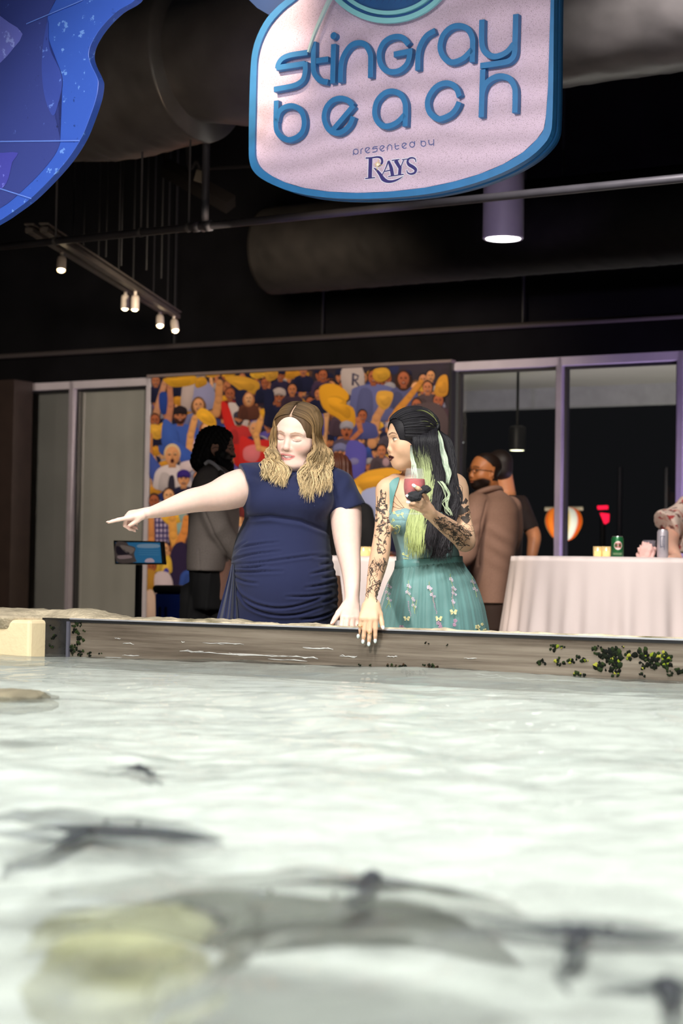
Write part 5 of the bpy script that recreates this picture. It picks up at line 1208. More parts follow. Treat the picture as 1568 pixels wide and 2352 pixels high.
armL = [J(612, 1116, 6.64, 32), J(582, 1119, 6.60, 38), J(558, 1119, 6.56, 43), J(530, 1128, 6.52, 42), J(500, 1138.5, 6.48, 35.5), J(470, 1145, 6.44, 30.5), J(440, 1150, 6.40, 28), J(410, 1159, 6.36, 24), J(378, 1169, 6.31, 19), J(352, 1176, 6.26, 14.5), J(338, 1178, 6.24, 12.6)]
g.chain(armL, .03, .02)
armR = [J(778, 1136, 6.64, 34), J(792, 1162, 6.62, 36), J(795, 1195, 6.58, 36), J(797, 1230, 6.54, 33), J(800, 1268, 6.48, 28), J(805, 1302, 6.43, 23.5), J(808, 1344, 6.36, 19.5), J(808, 1384, 6.32, 16)]
g.chain(armR, .03, .02)
for s_ in (-1, 1): g.chain([(np.array((J(655+s_*45, 1450, Y1)[0], Y1, .78)), .095), (np.array((J(655+s_*38, 1450, Y1)[0], Y1, .45)), .065), (np.array((J(655+s_*36, 1450, Y1)[0], Y1+.02, .08)), .042)], .02)
tips = add_hand(g, wr_pt, (-.93, -.22, -.16), (-.18, -.40, .90), (-.1, -.90, -.42), .80, [(3, 3, 2), (66, 66, 22), (70, 62, 22), (72, 58, 20)], thumb=(.62, .12, -.50), spread=.03, wrist_r=.021, tl=.72)
tips2 = add_hand(g, wr_dn, (-.06, -.72, -.62), (.0, -.66, .72), (-1, .0, .05), .96, [(26, 20, 8), (26, 20, 8), (28, 20, 8), (30, 20, 8)], thumb=(.75, .55, -.2), spread=.12, wrist_r=.024)
co, fa = g.mesh('b', 2)
cols = np.tile(np.array(S('#efcdbf')), (len(co), 1)); L = h1.loc(co); hm = (np.abs(L) < .15).all(1); Lh = L[hm]; ch = cols[hm]
for q in (-1, 1):
    ch = blob(Lh, ch, (q*.043, -.030), (.026, .022), S('#e09a8c'), .55); ch = blob(Lh, ch, (q*.031, .010), (.020, .010), S('#cf9f86'), .5)
    ch = strokes(Lh, ch, [[(q*.046, -.0035), (q*.038, -.0075), (q*.030, -.0088), (q*.020, -.0070), (q*.0150, -.0035)]], S('#4a352c'), [.0006, .0015, .0016, .0012, .0005], .045)
    ch = strokes(Lh, ch, [[(q*.012, .0215), (q*.026, .0262), (q*.040, .0240), (q*.050, .0185)]], S('#a67c5c'), [.0018, .0022, .0017, .0007], .03, .002)
    ch = blob(Lh, ch, (q*.0065, -.0445), (.0035, .0022), S('#8c4a40'), .8, .07)
ch = blob(Lh, ch, (0, -.034), (.014, .010), S('#eab0a4'), .4, .08)
ch = strokes(Lh, ch, [[(-.026, -.0645), (-.013, -.0605), (0, -.0618), (.013, -.0605), (.026, -.0645)], [(-.024, -.0685), (-.012, -.0765), (0, -.0785), (.012, -.0765), (.024, -.0685)]], S('#d27d7c'), .0034, .05, .002)
ch = strokes(Lh, ch, [[(-.021, -.0670), (0, -.0705), (.021, -.0670)]], S('#5c2426'), [.0012, .0040, .0012], .05)
ch = strokes(Lh, ch, [[(-.0150, -.0665), (0, -.0680), (.0150, -.0665)]], S('#f6efe8'), [.0011, .0024, .0011], .05)
cols[hm] = ch
kn = np.min(np.linalg.norm(co[:, None, :]-np.array([t[0] for t in tips+tips2])[None], axis=2), 1); m_ = np.clip(1-kn/.035, 0, 1)*.35; cols = cols*(1-m_[:, None])+np.array(S('#e3a295'))*m_[:, None]
body1 = tomesh('body', co, fa, skinmat('skin_fair'), pe, cols)
nails('fingernails', tips, .8, mat('nail_natural', '#f0c8bc', .25), pe); nails('fingernails', tips2, .96, MATS['nail_natural'], pe)
# dress
g = Field((J(480, 1100, 6.5)[0], 6.3, .04), (J(850, 1100, 6.7)[0], 7.0, 1.46), .0046)
g.loft(rows_px([(1083, 632, 735, .072), (1096, 600, 768, .112), (1115, 578, 778, .150), (1140, 566, 770, .178), (1165, 558, 762, .182), (1190, 564, 757, .158), (1220, 549, 757, .165), (1250, 538, 759, .180), (1290, 531, 764, .190), (1335, 531, 776, .193), (1386, 529, 776, .188), (1437, 522, 768, .180), (1500, 525, 762, .17), (1640, 540, 745, .15), (1715, 535, 750, .16)], Y1), .02, 2.2)
for s_ in (-1, 1): g.ell(J(660+s_*48, 1148, 6.55), (.088, .075, .072), .04)
g.ell(J(648, 1345, 6.56), (.135, .10, .13), .06)
g.cone(J(650, 1090, 6.66), J(560, 1114, 6.545), .056, .079, .03, cut=(J(557, 1094, 6.55), (-.92, -.18, -.31)))
g.cone(J(728, 1090, 6.66), J(772, 1122, 6.64), .055, .066, .03); g.cone(J(772, 1122, 6.64), J(803, 1174, 6.60), .066, .064, .02, cut=(J(792, 1174, 6.58), (.36, -.05, -.93)))
g.ell(J(674, 1068, 6.66), (.058, .058, .030), .0, op='s'); 
co, fa = g.mesh('d', 2); n = vnormals(co, fa); px, py = project(co); fr = np.clip(-n[:, 1]*1.6, 0, 1)
sst = lambda a, b, x: np.clip((x-a)/(b-a), 0, 1)**2*(3-2*np.clip((x-a)/(b-a), 0, 1))
yc = np.interp(px, [560, 620, 690, 757], [1190, 1186, 1197, 1222]); d = -.009*np.exp(-((py-yc)/4.5)**2)*fr+.004*np.exp(-((py-yc-9)/6)**2)*fr
CRE = [[(528,1283),(551,1260),(589,1251),(640,1245)], [(530,1287),(577,1274),(644,1266)], [(532,1298),(606,1291),(694,1279),(748,1273)], [(532,1303),(577,1304),(615,1298)], [(532,1312),(572,1314),(650,1312)], [(533,1322),(560,1335),(592,1340)], [(536,1333),(551,1365),(589,1388),(644,1397),(703,1386),(758,1361)], [(540,1350),(568,1390),(619,1411),(680,1412),(740,1395)], [(776,1335),(737,1344),(700,1350)], [(777,1357),(716,1369),(657,1371)], [(764,1277),(720,1281)], [(766,1306),(712,1319)], [(530,1277),(540,1262),(566,1245)], [(772,1322),(740,1328)], [(776,1372),(740,1384)], [(775,1402),(730,1418),(690,1424)], [(765,1292),(735,1297)]]
for ln in CRE:
    q = np.array(sm2(ln, 5)); dist = np.full(len(px), 1e3); tt_ = np.zeros(len(px)); box_ = (px > q[:, 0].min()-14) & (px < q[:, 0].max()+14) & (py > q[:, 1].min()-14) & (py < q[:, 1].max()+14); ii = np.nonzero(box_)[0]
    for k in range(len(q)-1):
        a_, b_ = q[k], q[k+1]; u_ = b_-a_; t = np.clip(((px[ii]-a_[0])*u_[0]+(py[ii]-a_[1])*u_[1])/(u_ @ u_), 0, 1); dd_ = np.hypot(px[ii]-a_[0]-t*u_[0], py[ii]-a_[1]-t*u_[1]); m_ = dd_ < dist[ii]; tt_[ii[m_]] = (k+t[m_])/(len(q)-1); dist[ii] = np.minimum(dist[ii], dd_)
    fd = np.sin(np.pi*np.clip(.12+.85*tt_, 0, 1))**.6; d += fr*fd*(-.0062*np.exp(-(dist/2.3)**2)+.0034*np.exp(-((dist-5.5)/3.2)**2))
d += .0016*np.sin(py/2.6+1.2*np.sin(px/22))*sst(748, 770, px)*sst(1215, 1240, py)*(py < 1440)
d += .0045*np.sin((py-.35*px)/5.5)*np.exp(-((px-590)/28)**2-((py-1085)/22)**2)+.0040*np.sin((px+py*.6)/7)*np.exp(-((px-790)/30)**2-((py-1120)/45)**2)*fr
d += .0055*np.sin((py-1085+.10*(px-690)+10*np.sin((px-690)/26))/4.2)*np.exp(-((px-685)/38)**2-((py-1092)/12)**2)*fr
d += .010*np.maximum(0, np.cos(px/9.5+.004*py))**2*sst(1395, 1500, py)*sst(1437, 1500, py)
co = co+n*d[:, None]
M_navy = mat('navy_jersey', '#252a4a', .8, bump=.03, bscale=900, sheen=.15, spec=.12)
dr1 = tomesh('dress', co, fa, M_navy, pe); D1 = Draw(co, fa)
bm = bmesh.new(); nxp, nyp = 70, 40; gr = []
for j in range(nyp+1):
    f = j/nyp; row = []
    zc_ = 1296+f*190; xl, xr = np.interp(f, [0, .15, .75, 1], [531, 524, 493, 486]), np.interp(f, [0, .15, .75, 1], [540, 545, 560, 566])
    for i in range(nxp+1):
        u = i/nxp; p = J(xl+(xr-xl)*u, zc_, 6.60-.13*math.sin(math.pi*min(1, u*.9+.1))*min(1, .35+f)); p = p+np.array((0, -.012*math.cos(u*24+f*1.2)*min(1, f*4+.15), 0)); row.append(p)
    gr.append(row)
v1 = [[bm.verts.new(Vector(p)) for p in row] for row in gr]; v2 = [[bm.verts.new(Vector(p)+Vector((0, .012, 0))) for p in row] for row in gr]
for j in range(nyp):
    for i in range(nxp):
        bm.faces.new((v1[j][i], v1[j][i+1], v1[j+1][i+1], v1[j+1][i])); bm.faces.new((v2[j][i], v2[j+1][i], v2[j+1][i+1], v2[j][i+1]))
finish('side_drape', bm, M_navy, dr1, smooth=True)
# hair
def hug(pts, h, tree, lo=-.062, gap=(.0006, .0035), rg=random.Random(2)):
    """keeps hair strands lying on the scalp"""
    c = Vector(h.c); o = rg.uniform(*gap); out_ = []
    for p in pts:
        v = Vector(p)-c; L_ = v.length
        if (Vector(h.u).dot(v)/h.sc) > lo and L_ > 1e-4:
            hit = tree.ray_cast(c+v.normalized()*.3, -v.normalized())
            if hit[0] is not None and (hit[0]-c).length+o > L_: p = np.array(hit[0]+v.normalized()*o)
        out_.append(p)
    return out_
def cap_field(h, grow, hair_z=.074, face=(.066, .085, .098), fc=(0, .105, -.020), lower=-.06):
    g = Field(h.c-.14, h.c+.14, .0032)
    S_ = h.sc; g.ell(h.w(0, -.022, .036), ((.074+grow)*S_*h.wx, (.094+grow)*S_, (.082+grow)*S_), 0, h.fr); g.ell(h.w(0, .010, .022), ((.068+grow)*S_*h.wx, (.078+grow*.8)*S_, (.075+grow)*S_), .03, h.fr)
    g.ell(h.w(0, -.035, -.03), ((.068+grow)*S_*h.wx, (.075+grow)*S_, (.065)*S_), .03, h.fr)
    g.ell(h.w(*fc), (face[0]*S_*h.wx, face[1]*S_, face[2]*S_), .006, h.fr, 's'); return g
g = cap_field(h1, .004, face=(.0625, .084, .094), fc=(0, .103, -.004)); co2, fa2 = g.mesh('c', 2); L = h1.loc(co2)
base = np.array(S('#5c4631'))*(.8+.35*np.abs(np.sin(L[:, 1]*260+L[:, 2]*60)))[:, None]; part = np.exp(-(L[:, 0]/.0035)**2)*(L[:, 2] > .05); base = base*(1-part[:, None])+np.array(S('#d9b49c'))*part[:, None]
T1 = BVHTree.FromPolygons([Vector(c) for c in co2], [tuple(int(i) for i in f) for f in fa2]); M_hair1 = hairmat('hair_blonde'); hr1 = tomesh('hair', co2, fa2, M_hair1, pe, base)
rng = random.Random(11); strands = []; LOCK = {(s_, k): (rng.random(), rng.uniform(-12, 8), rng.uniform(0, 6.28), rng.uniform(33, 42)) for s_ in (-1, 1) for k in range(16)}
c_root, c_mid, c_tip = np.array(S('#55432f')), np.array(S('#8d6f4a')), np.array(S('#dcc396'))
PA = np.array([(.003, .060, .086), (.025, .059, .081), (.047, .047, .064), (.064, .026, .036), (.073, .010, .002), (.077, .002, -.042)])
PM = np.array([(.003, -.015, .125), (.030, -.018, .119), (.056, -.020, .101), (.074, -.022, .070), (.081, -.025, .025), (.084, -.028, -.035)])
PB = np.array([(.003, -.105, .085), (.030, -.110, .075), (.055, -.102, .052), (.072, -.085, .022), (.080, -.070, -.010), (.084, -.058, -.045)])
for s_ in (-1, 1):
    for i in range(460):
        w = (i+rng.random())/460; lift = 1+rng.uniform(-.01, .05); pts = []
        for a_, m__, b_ in zip(PA, PM, PB):
            q = a_*(1-w)*(1-2*w)+m__*4*w*(1-w)+b_*w*(2*w-1); pts.append(h1.w(s_*q[0]*lift, q[1]*lift, .02+(q[2]-.02)*lift))
        u = rng.random()
        gi = int(w*15); lk = LOCK[(s_, gi)]; u = min(1, max(0, (gi+.5)/15+.12*(lk[0]-.5))); e_ = rng.gauss(0, 1)
        if s_ < 0: up = (631-9*w+e_, 1014+4*w); mid = (638-24*w+e_*2.2, 1056+rng.uniform(-5, 5)); tip = (657-58*u+e_*3, 1122-26*u+lk[1]*.7+rng.uniform(-8, 6)); Ym = 6.545+.04*w
        else: up = (720+20*w+e_, 1012); mid = (706+56*w+e_*2.5, 1062+rng.uniform(-6, 6)); tip = (692+64*u+e_*3, 1144-30*u*u+lk[1]+rng.uniform(-14, 8)); Ym = 6.52+.10*w
        pts = pts[:-2] if s_ < 0 else pts[:-3]; pts.append(J(*((632-5*w+e_, 984) if s_ < 0 else (715+20*w+e_, 986)), 6.555+.045*w)); pts.append(J(*up, Ym+.02)); pts.append(J((up[0]+mid[0])/2+(5 if s_ > 0 else -3), (up[1]+mid[1])/2, Ym+.005)); pts.append(J(*mid, Ym)); a = D1.hit(tip[0], (mid[1]+tip[1])/2, .010+.016*rng.random()); b = D1.hit(*tip, .006+.016*rng.random())
        pts.append(np.array(a) if a else J(tip[0], (mid[1]+tip[1])/2, Ym)); pts.append(np.array(b) if b else J(*tip, Ym))
        q = hug([np.array(v) for v in catmull(pts, 5)], h1, T1); ph = lk[2]+rng.gauss(0, .16); ph2 = ph+1; k = rng.choice((.55, .8, 1, 1.15, 1.3)); cl = []; kink = lk[3]+rng.gauss(0, .6)
        for t in range(len(q)):
            f = t/(len(q)-1); am = .0068*min(1, max(0, f-.45)/.25)+.0003; q[t] = q[t]+np.array((am*math.sin(f*kink+ph), am*.6*math.sin(f*33+ph2), am*.3*math.cos(f*kink+ph)))
            c_ = c_root*(1-f*2)+c_mid*f*2 if f < .5 else c_mid*(2-2*f)+c_tip*(2*f-1); cl.append(c_*k)
        strands.append((q, rng.uniform(.0010, .0022), cl))
strand_mesh('hair_locks', strands, M_hair1, hr1)
sh = bmesh.new()
for s_ in (-1, 1): shoe(sh, (J(655+s_*36, 1450, Y1)[0], Y1-.03, 0), math.pi)
finish('shoes', sh, mat('shoe_navy', (.02, .02, .03), .4), pe, smooth=True)

# ================================================================ PERSON: teal dress, tattoos
Y2 = 6.42
pt = empty('person', (J(985, 1300, Y2)[0], Y2, 0)); tag(pt, 'tattooed woman in a teal tulle dress holding a wine glass', 'person')
h2 = HeadFrame(J(943, 1009, 6.38), 72, 5, 2, .885, .97)
wr_h, wr_d = J(986, 1178, 6.04), J(851, 1380, 5.985)
g = Field((.06, 5.88, 0), (.53, 6.72, 1.64), .0062, [(h2.c-.112, h2.c+.112, .0022), (np.array(J(930, 1190, 5.93))-[.01, .0, .0], np.array(J(995, 1108, 6.08)), .0024), (wr_d-[.05, .17, .12], wr_d+[.04, .03, .01], .0026)])
add_head(g, h2, nose=.72, jaw=1.02, closed=False, fat=.004, smile=.1)
g.chain([J(950, 1040, 6.42, 30), J(952, 1090, 6.44, 28), J(958, 1110, 6.45, 34)], .025)
TORS = [(1098, 920, 1000, .045), (1110, 888, 1052, .056), (1130, 878, 1060, .072), (1160, 890, 1046, .085), (1185, 897, 1040, .10), (1210, 897, 1038, .098), (1235, 902, 1042, .083), (1270, 911, 1053, .078), (1295, 912, 1056, .083), (1340, 902, 1068, .10), (1420, 900, 1070, .11), (1470, 905, 1065, .10)]
g.loft(rows_px(TORS, Y2), .03)
for s_ in (-1, 1): g.ell(J(966+s_*36, 1192, 6.345), (.055, .045, .045), .03)
g.chain([J(905, 1112, Y2, 22), J(884, 1122, 6.41, 20), J(879, 1150, 6.40, 16.5), J(878, 1186, 6.38, 16.5), J(878, 1222, 6.34, 19.5), J(875, 1257, 6.29, 22), J(868, 1293, 6.24, 22), J(860, 1330, 6.13, 18), J(853, 1364, 6.03, 14), J(851, 1380, 5.985, 12.5)], .025, .018)
g.chain([J(1030, 1110, Y2, 24), J(1049, 1114, 6.42, 24), J(1056, 1150, 6.40, 21), J(1061, 1190, 6.38, 20.5), J(1068, 1228, 6.33, 23), J(1068, 1244, 6.29, 23)], .025, .018)
g.chain([J(1067, 1243, 6.29, 22.5), J(1040, 1219, 6.20, 22), J(1010, 1197, 6.11, 17.5), J(986, 1178, 6.04, 13.5)], .012, .018)
for s_ in (-1, 1): g.chain([(np.array((J(985+s_*30, 1450, Y2)[0], Y2, .74)), .075), (np.array((J(985+s_*26, 1450, Y2)[0], Y2, .45)), .052), (np.array((J(985+s_*24, 1450, Y2)[0], Y2+.03, .28)), .050), (np.array((J(985+s_*24, 1450, Y2)[0], Y2+.02, .07)), .034)], .02)
tipd = add_hand(g, wr_d, (-.10, -.58, -.80), (.0, -.80, .58), (1, 0, .05), .88, [(34, 12, 6), (30, 14, 6), (32, 14, 6), (36, 16, 8)], thumb=(.85, .45, -.25), spread=.14, wrist_r=.019)
GY_, GX = 5.985, 950.5      # wine glass
g.chain([J(986, 1178, 6.04, 13.5), J(978, 1163, 6.02, 14), J(974, 1150, 6.01, 12)], .012); g.cone(J(982, 1172, 6.03), J(969, 1168, 6.0), .018, .014, .012)
for ch_ in ([(979, 1146, 6.0), (972, 1133, 5.965), (960, 1122, 5.943), (950, 1116, 5.938)], [(976, 1156, 6.0), (966, 1148, 5.96), (950, 1143, 5.938), (938, 1140, 5.942)], [(974, 1164, 6.0), (964, 1158, 5.962), (950, 1155, 5.945), (939, 1154, 5.95)], [(972, 1172, 6.0), (960, 1168, 5.975), (949, 1164, 5.965), (942, 1161, 5.967)]):
    q = [J(*c) for c in ch_]; rr = (.0095, .0082, .0074, .0062)
    for i in range(3): g.cone(q[i], q[i+1], rr[i], rr[i+1], .004)
tiph = []
for a, b in (((960, 1122, 5.943), (950, 1116, 5.938)), ((950, 1143, 5.938), (938, 1140, 5.942)), ((950, 1155, 5.945), (939, 1154, 5.95))):
    v = J(*b)-J(*a); v /= np.linalg.norm(v); nn = np.array((0, -1, .15)); nn = nn-v*(nn @ v); tiph.append((J(*b), v, nn/np.linalg.norm(nn)))
g.chain([(J(983, 1165, 6.04), .014), (J(974, 1148, 6.05), .011), (J(964, 1135, 6.04), .009), (J(956, 1128, 6.035), .0075)], .01, .003)
co, fa = g.mesh('b', 2)
cols = np.tile(np.array(S('#dfb494')), (len(co), 1)); L = h2.loc(co); hm = (np.abs(L) < .14).all(1); Lh = L[hm]; ch = cols[hm]
ch = ch*(1-.0)
for q in (-1, 1):
    ch = blob(Lh, ch, (q*.042, -.028), (.026, .022), S('#dd9878'), .4)
    ch = strokes(Lh, ch, [[(q*.044, .0030), (q*.036, -.0008), (q*.026, -.0008), (q*.018, .0012), (q*.026, .0055), (q*.036, .0062), (q*.044, .0030)]], S('#e9dcd0'), .0022, .04)
    ch = strokes(Lh, ch, [[(q*.030, .0050), (q*.030, .0008)]], S('#1c1210'), .0044, .05); ch = strokes(Lh, ch, [[(q*.0480, .0070), (q*.041, .0088), (q*.030, .0098), (q*.020, .0072), (q*.0145, .0022)]], S('#241512'), [.0010, .0018, .0020, .0014, .0006], .04)
    ch = strokes(Lh, ch, [[(q*.012, .0235), (q*.026, .0290), (q*.040, .0275), (q*.052, .0205)]], S('#3a2620'), [.0024, .0024, .0018, .0006], .02, .002)
    ch = blob(Lh, ch, (q*.0065, -.0445), (.0035, .0022), S('#7a4030'), .7, .07)
ch = strokes(Lh, ch, [[(-.024, -.0668), (-.012, -.0615), (0, -.0630), (.012, -.0615), (.024, -.0668)], [(-.021, -.0690), (-.010, -.0760), (0, -.0775), (.010, -.0760), (.021, -.0690)], [(-.022, -.0685), (.022, -.0685)]], S('#45131d'), .0036, .05, .0016)
cols[hm] = ch
tomesh('body', co, fa, skinmat('skin_tan'), pt, cols); DB = Draw(co, fa)
M_nailw = mat('nail_white', '#e4f0ee', .2)
nails('fingernails', tipd, 1.0, M_nailw, pt); nails('fingernails', tiph, 1.05, M_nailw, pt)
# tattoos on skin
M_ink = mat('tattoo_ink', '#4d423b', .6); rt = random.Random(5)
bm = bmesh.new()
def leaf(cx, cy, ang, L_, W_, fill=False):
    ca, sa = math.cos(ang), math.sin(ang); o = [(t, W_*math.sin(math.pi*t)*(1-.35*t)) for t in np.linspace(0, 1, 7)]
    pts = [(cx+(t*L_)*ca-w*sa, cy+(t*L_)*sa+w*ca) for t, w in o]+[(cx+(t*L_)*ca+w*sa, cy+(t*L_)*sa-w*ca) for t, w in o[::-1]]
    if fill: DB.fill(bm, pts, .0006, 2)
    DB.line(bm, pts, .0007); DB.line(bm, [(cx, cy), (cx+ca*L_*.9, cy+sa*L_*.9)], .0006)
def vine(x0, y0, x1, y1, n, wob, l0, l1):
    pts = sm2([(x0+(x1-x0)*t+rt.uniform(-wob, wob), y0+(y1-y0)*t+rt.uniform(-wob*.4, wob*.4)) for t in np.linspace(0, 1, 6)], 6); DB.line(bm, pts, .0010)
    for i in range(n):
        x, y = pts[int(rt.random()*(len(pts)-1))]; leaf(x, y, rt.uniform(0, 6.28), rt.uniform(l0, l1), rt.uniform(1.2, 3.2), rt.random() < .3)
vine(873, 1132, 868, 1180, 14, 4, 6, 14); vine(882, 1168, 870, 1225, 14, 4, 6, 15); vine(872, 1212, 866, 1272, 12, 4, 6, 13); vine(890, 1190, 884, 1230, 8, 3, 5, 10); vine(866, 1140, 866, 1200, 10, 2, 5, 10); vine(884, 1128, 888, 1175, 8, 3, 4, 9); vine(888, 1225, 880, 1275, 8, 4, 5, 10)
for k in range(46):
    t = rt.random(); y = 1278+t*88; xc = 873-18*t; hw = 19-7*t; x = xc+rt.uniform(-hw, hw)
    DB.line(bm, sm2([(x, y), (x+rt.uniform(-6, 6), y+6), (x+rt.uniform(-7, 7), y+13), (x+rt.uniform(-5, 5), y+19)], 4), rt.choice((.0006, .0009, .0014)))
    if k % 3 == 0: leaf(x, y, rt.uniform(.6, 2.4), rt.uniform(7, 13), rt.uniform(1.5, 3.4), rt.random() < .2)
for k in range(60):
    t = rt.random(); xc, yc2 = 998+t*72, 1192+t*48; o = rt.uniform(-1, 1)*(10+13*t); x, y = xc-o*.55, yc2+o*.83
    DB.line(bm, sm2([(x, y), (x+rt.uniform(0, 9), y+rt.uniform(-3, 7)), (x+rt.uniform(4, 14), y+rt.uniform(-5, 9)), (x+rt.uniform(2, 16), y+rt.uniform(2, 14))], 4), rt.choice((.0007, .0010, .0016)))
    if k % 2 == 0: leaf(x, y, rt.uniform(0, 6.28), rt.uniform(7, 15), rt.uniform(2, 4.5), rt.random() < .3)
# little ghost, heart with banner and bow on the upper arm
DB.line(bm, sm2([(1047, 1133), (1046, 1122), (1050, 1114), (1056, 1114), (1061, 1120), (1061, 1133), (1058, 1136), (1055, 1132), (1051, 1136), (1047, 1133)], 4), .0006)
for x, y in ((1052, 1120), (1056, 1120)): DB.fill(bm, [(x-.9, y-1), (x+.9, y-1), (x+.9, y+1), (x-.9, y+1)], .0006, 1)
DB.fill(bm, sm2([(1065, 1168), (1058, 1160), (1050, 1162), (1046, 1170), (1048, 1180), (1058, 1191), (1070, 1203), (1078, 1196), (1083, 1180), (1081, 1168), (1074, 1161), (1065, 1168)], 3), .0006, 4)
DB.fill(bm, [(1062, 1155), (1050, 1146), (1047, 1153), (1053, 1158)], .0007, 2); DB.fill(bm, [(1062, 1155), (1069, 1143), (1074, 1150), (1070, 1158)], .0007, 2); DB.fill(bm, [(1060, 1152), (1065, 1152), (1065, 1158), (1060, 1158)], .0008, 1)
for k in range(9): x, y = rt.uniform(1062, 1082), rt.uniform(1205, 1216); DB.line(bm, [(x, y), (x+3, y+1)], .0006)
DB.line(bm, sm2([(1062, 1212), (1068, 1204), (1078, 1206), (1084, 1216)], 4), .0006)
tat = finish('tattoos', bm, M_ink, pt)
bm = bmesh.new(); DB.fill(bm, [(1046, 1186), (1052, 1193), (1068, 1187), (1084, 1176), (1082, 1168), (1066, 1178)], .0012, 3); finish('tattoo_banner', bm, mat('tattoo_skin', '#c99a78', .6), tat)
bm = bmesh.new()
for k, pts in enumerate(([(3, 0), (0, 0), (0, 4), (3, 4)], [(0, 4), (1.5, 0), (3, 4)], [(0, 0), (0, 4), (3, 4), (3, 0)], [(3, 0), (0, .5), (3, 3.2), (0, 4)], [(3, 0), (0, 0), (0, 4), (3, 4)])):
    x0, y0 = 1058.5+k*4.6, 1181.5-k*2.2; DB.line(bm, [(x0+x*.85, y0+y*1.1) for x, y in pts], .00055, .0018)
DB.fill(bm, [(1052.5, 1187.5), (1054, 1184.5), (1055.5, 1187.5), (1054, 1190)], .0018, 1); finish('tattoo_letters', bm, M_ink, tat)
bm = bmesh.new()
DB.line(bm, sm2([(905, 1135), (915, 1150), (925, 1163), (932, 1172)], 4), .0007); DB.line(bm, sm2([(902, 1150), (912, 1160), (925, 1168)], 4), .0007); DB.line(bm, sm2([(902, 1163), (915, 1168), (928, 1166)], 4), .0007)
finish('chest_tattoo', bm, M_ink, tat)
# dress: bodice, waistband, skirt, tulle, straps, embroidery
tilt = lambda x, f: (x-J(984, 1290, Y2)[0])*.085*f
M_teal = mat('teal_satin', '#5f9492', .5, var=.06, vscale=9, sheen=.3); M_tealb = mat('teal_bodice', '#7fa3a6', .55, var=.08, vscale=12, sheen=.2)
g = Field((J(880, 1200, Y2)[0], 6.2, J(980, 1320, Y2)[2]), (J(1075, 1200, Y2)[0], 6.62, J(980, 1150, Y2)[2]), .0036)
g.loft(rows_px([(1160, 893, 1046, .088), (1185, 895.5, 1042, .104), (1210, 895, 1040, .102), (1235, 900.5, 1043, .087), (1270, 909.5, 1054.5, .082), (1300, 910, 1058, .087)], Y2), 0)
for s_ in (-1, 1): g.ell(J(966+s_*36, 1192, 6.342), (.058, .049, .048), .03)
def neckl(X, Y_, Z): 
    xc = J(966, 1175, Y2)[0]; u = np.abs(X-xc)/.056; zt = J(966, 1172, Y2)[2]+.006-.035*np.exp(-(X-xc)**2/.0012)-.02*np.clip(u-1, 0, 3); return zt-Z+0*Y_
sl, X_, Yy_, Z_ = g._win((-9, -9, -9), (9, 9, 9)); g.f = np.maximum(g.f, -neckl(X_, Yy_, Z_).astype(np.float32))
co, fa = g.mesh('bd', 2); n = vnormals(co, fa); px, py = project(co)
d = -.0022*np.exp(-((px-np.interp(py, [1175, 1290], [918, 930]))/2)**2)-.0022*np.exp(-((px-np.interp(py, [1175, 1290], [1002, 1010]))/2)**2)-.0018*np.exp(-((py-1196)/1.6)**2)*(px < 930)
co = co+n*d[:, None]; bod = tomesh('bodice', co, fa, M_tealb, pt); DBo = Draw(co, fa)
def skirt(name, rows, m, pl, nb, sc_, smoothn=1):
    bm = bmesh.new(); nA, rings = 320, []; A = np.array([(py, (xl+xr)/2, (xr-xl)/2, b) for py, xl, xr, b in rows]); M__ = 46
    for j in range(M__+1):
        py = A[0, 0]+(A[-1, 0]-A[0, 0])*(j/M__); cx, a, b = [float(np.interp(py, A[:, 0], A[:, k])) for k in (1, 2, 3)]; c = J(cx, py, Y2); f = j/M__; row = []; scf = sc_+(1.012-sc_)*max(0, 1-f*5)
        for i in range(nA):
            t = 2*math.pi*i/nA; w = pl*(.15+.85*f)*(math.sin(nb*t+2.2*math.sin(3*t)+1.2*f*math.sin(2*t+1))+.5*math.sin(nb*1.7*t+1+3*f))
            x = c[0]+(a*Y2/F*scf+w)*math.cos(t); y = Y2+(b*scf+w)*math.sin(t); row.append(bm.verts.new((x, y, c[2]+tilt(x, 1-f))))
        rings.append(row)
    for a_, b_ in zip(rings, rings[1:]):
        for i in range(nA): bm.faces.new((a_[i], b_[i], b_[(i+1) % nA], a_[(i+1) % nA]))
    return finish(name, bm, m, pt, smooth=True)
SKR = [(1288, 912, 1058, .088), (1310, 903, 1070, .105), (1335, 889, 1088, .128), (1365, 878, 1101, .148), (1400, 868, 1112, .165), (1445, 860, 1121, .18), (1560, 845, 1138, .20), (1680, 840, 1145, .21)]
sk = skirt('skirt', SKR, M_teal, .0050, 34, .935)
def tullemat():
    m = bpy.data.materials.new('teal_tulle'); m.use_nodes = True; nt = m.node_tree; nt.nodes.clear(); o = nt.nodes.new('ShaderNodeOutputMaterial'); mx = nt.nodes.new('ShaderNodeMixShader')
    t = nt.nodes.new('ShaderNodeBsdfTransparent'); d = nt.nodes.new('ShaderNodeBsdfDiffuse'); d.inputs[0].default_value = (*S('#9cc4c0'), 1)
    lw = nt.nodes.new('ShaderNodeLayerWeight'); lw.inputs[0].default_value = .35; mr = nt.nodes.new('ShaderNodeMapRange'); mr.inputs[3].default_value = .20; mr.inputs[4].default_value = .75
    nt.links.new(lw.outputs['Facing'], mr.inputs[0]); nt.links.new(mr.outputs[0], mx.inputs[0]); nt.links.new(t.outputs[0], mx.inputs[1]); nt.links.new(d.outputs[0], mx.inputs[2]); nt.links.new(mx.outputs[0], o.inputs[0]); return m
tu = skirt('tulle_overlay', SKR, tullemat(), .0030, 64, 1.0)
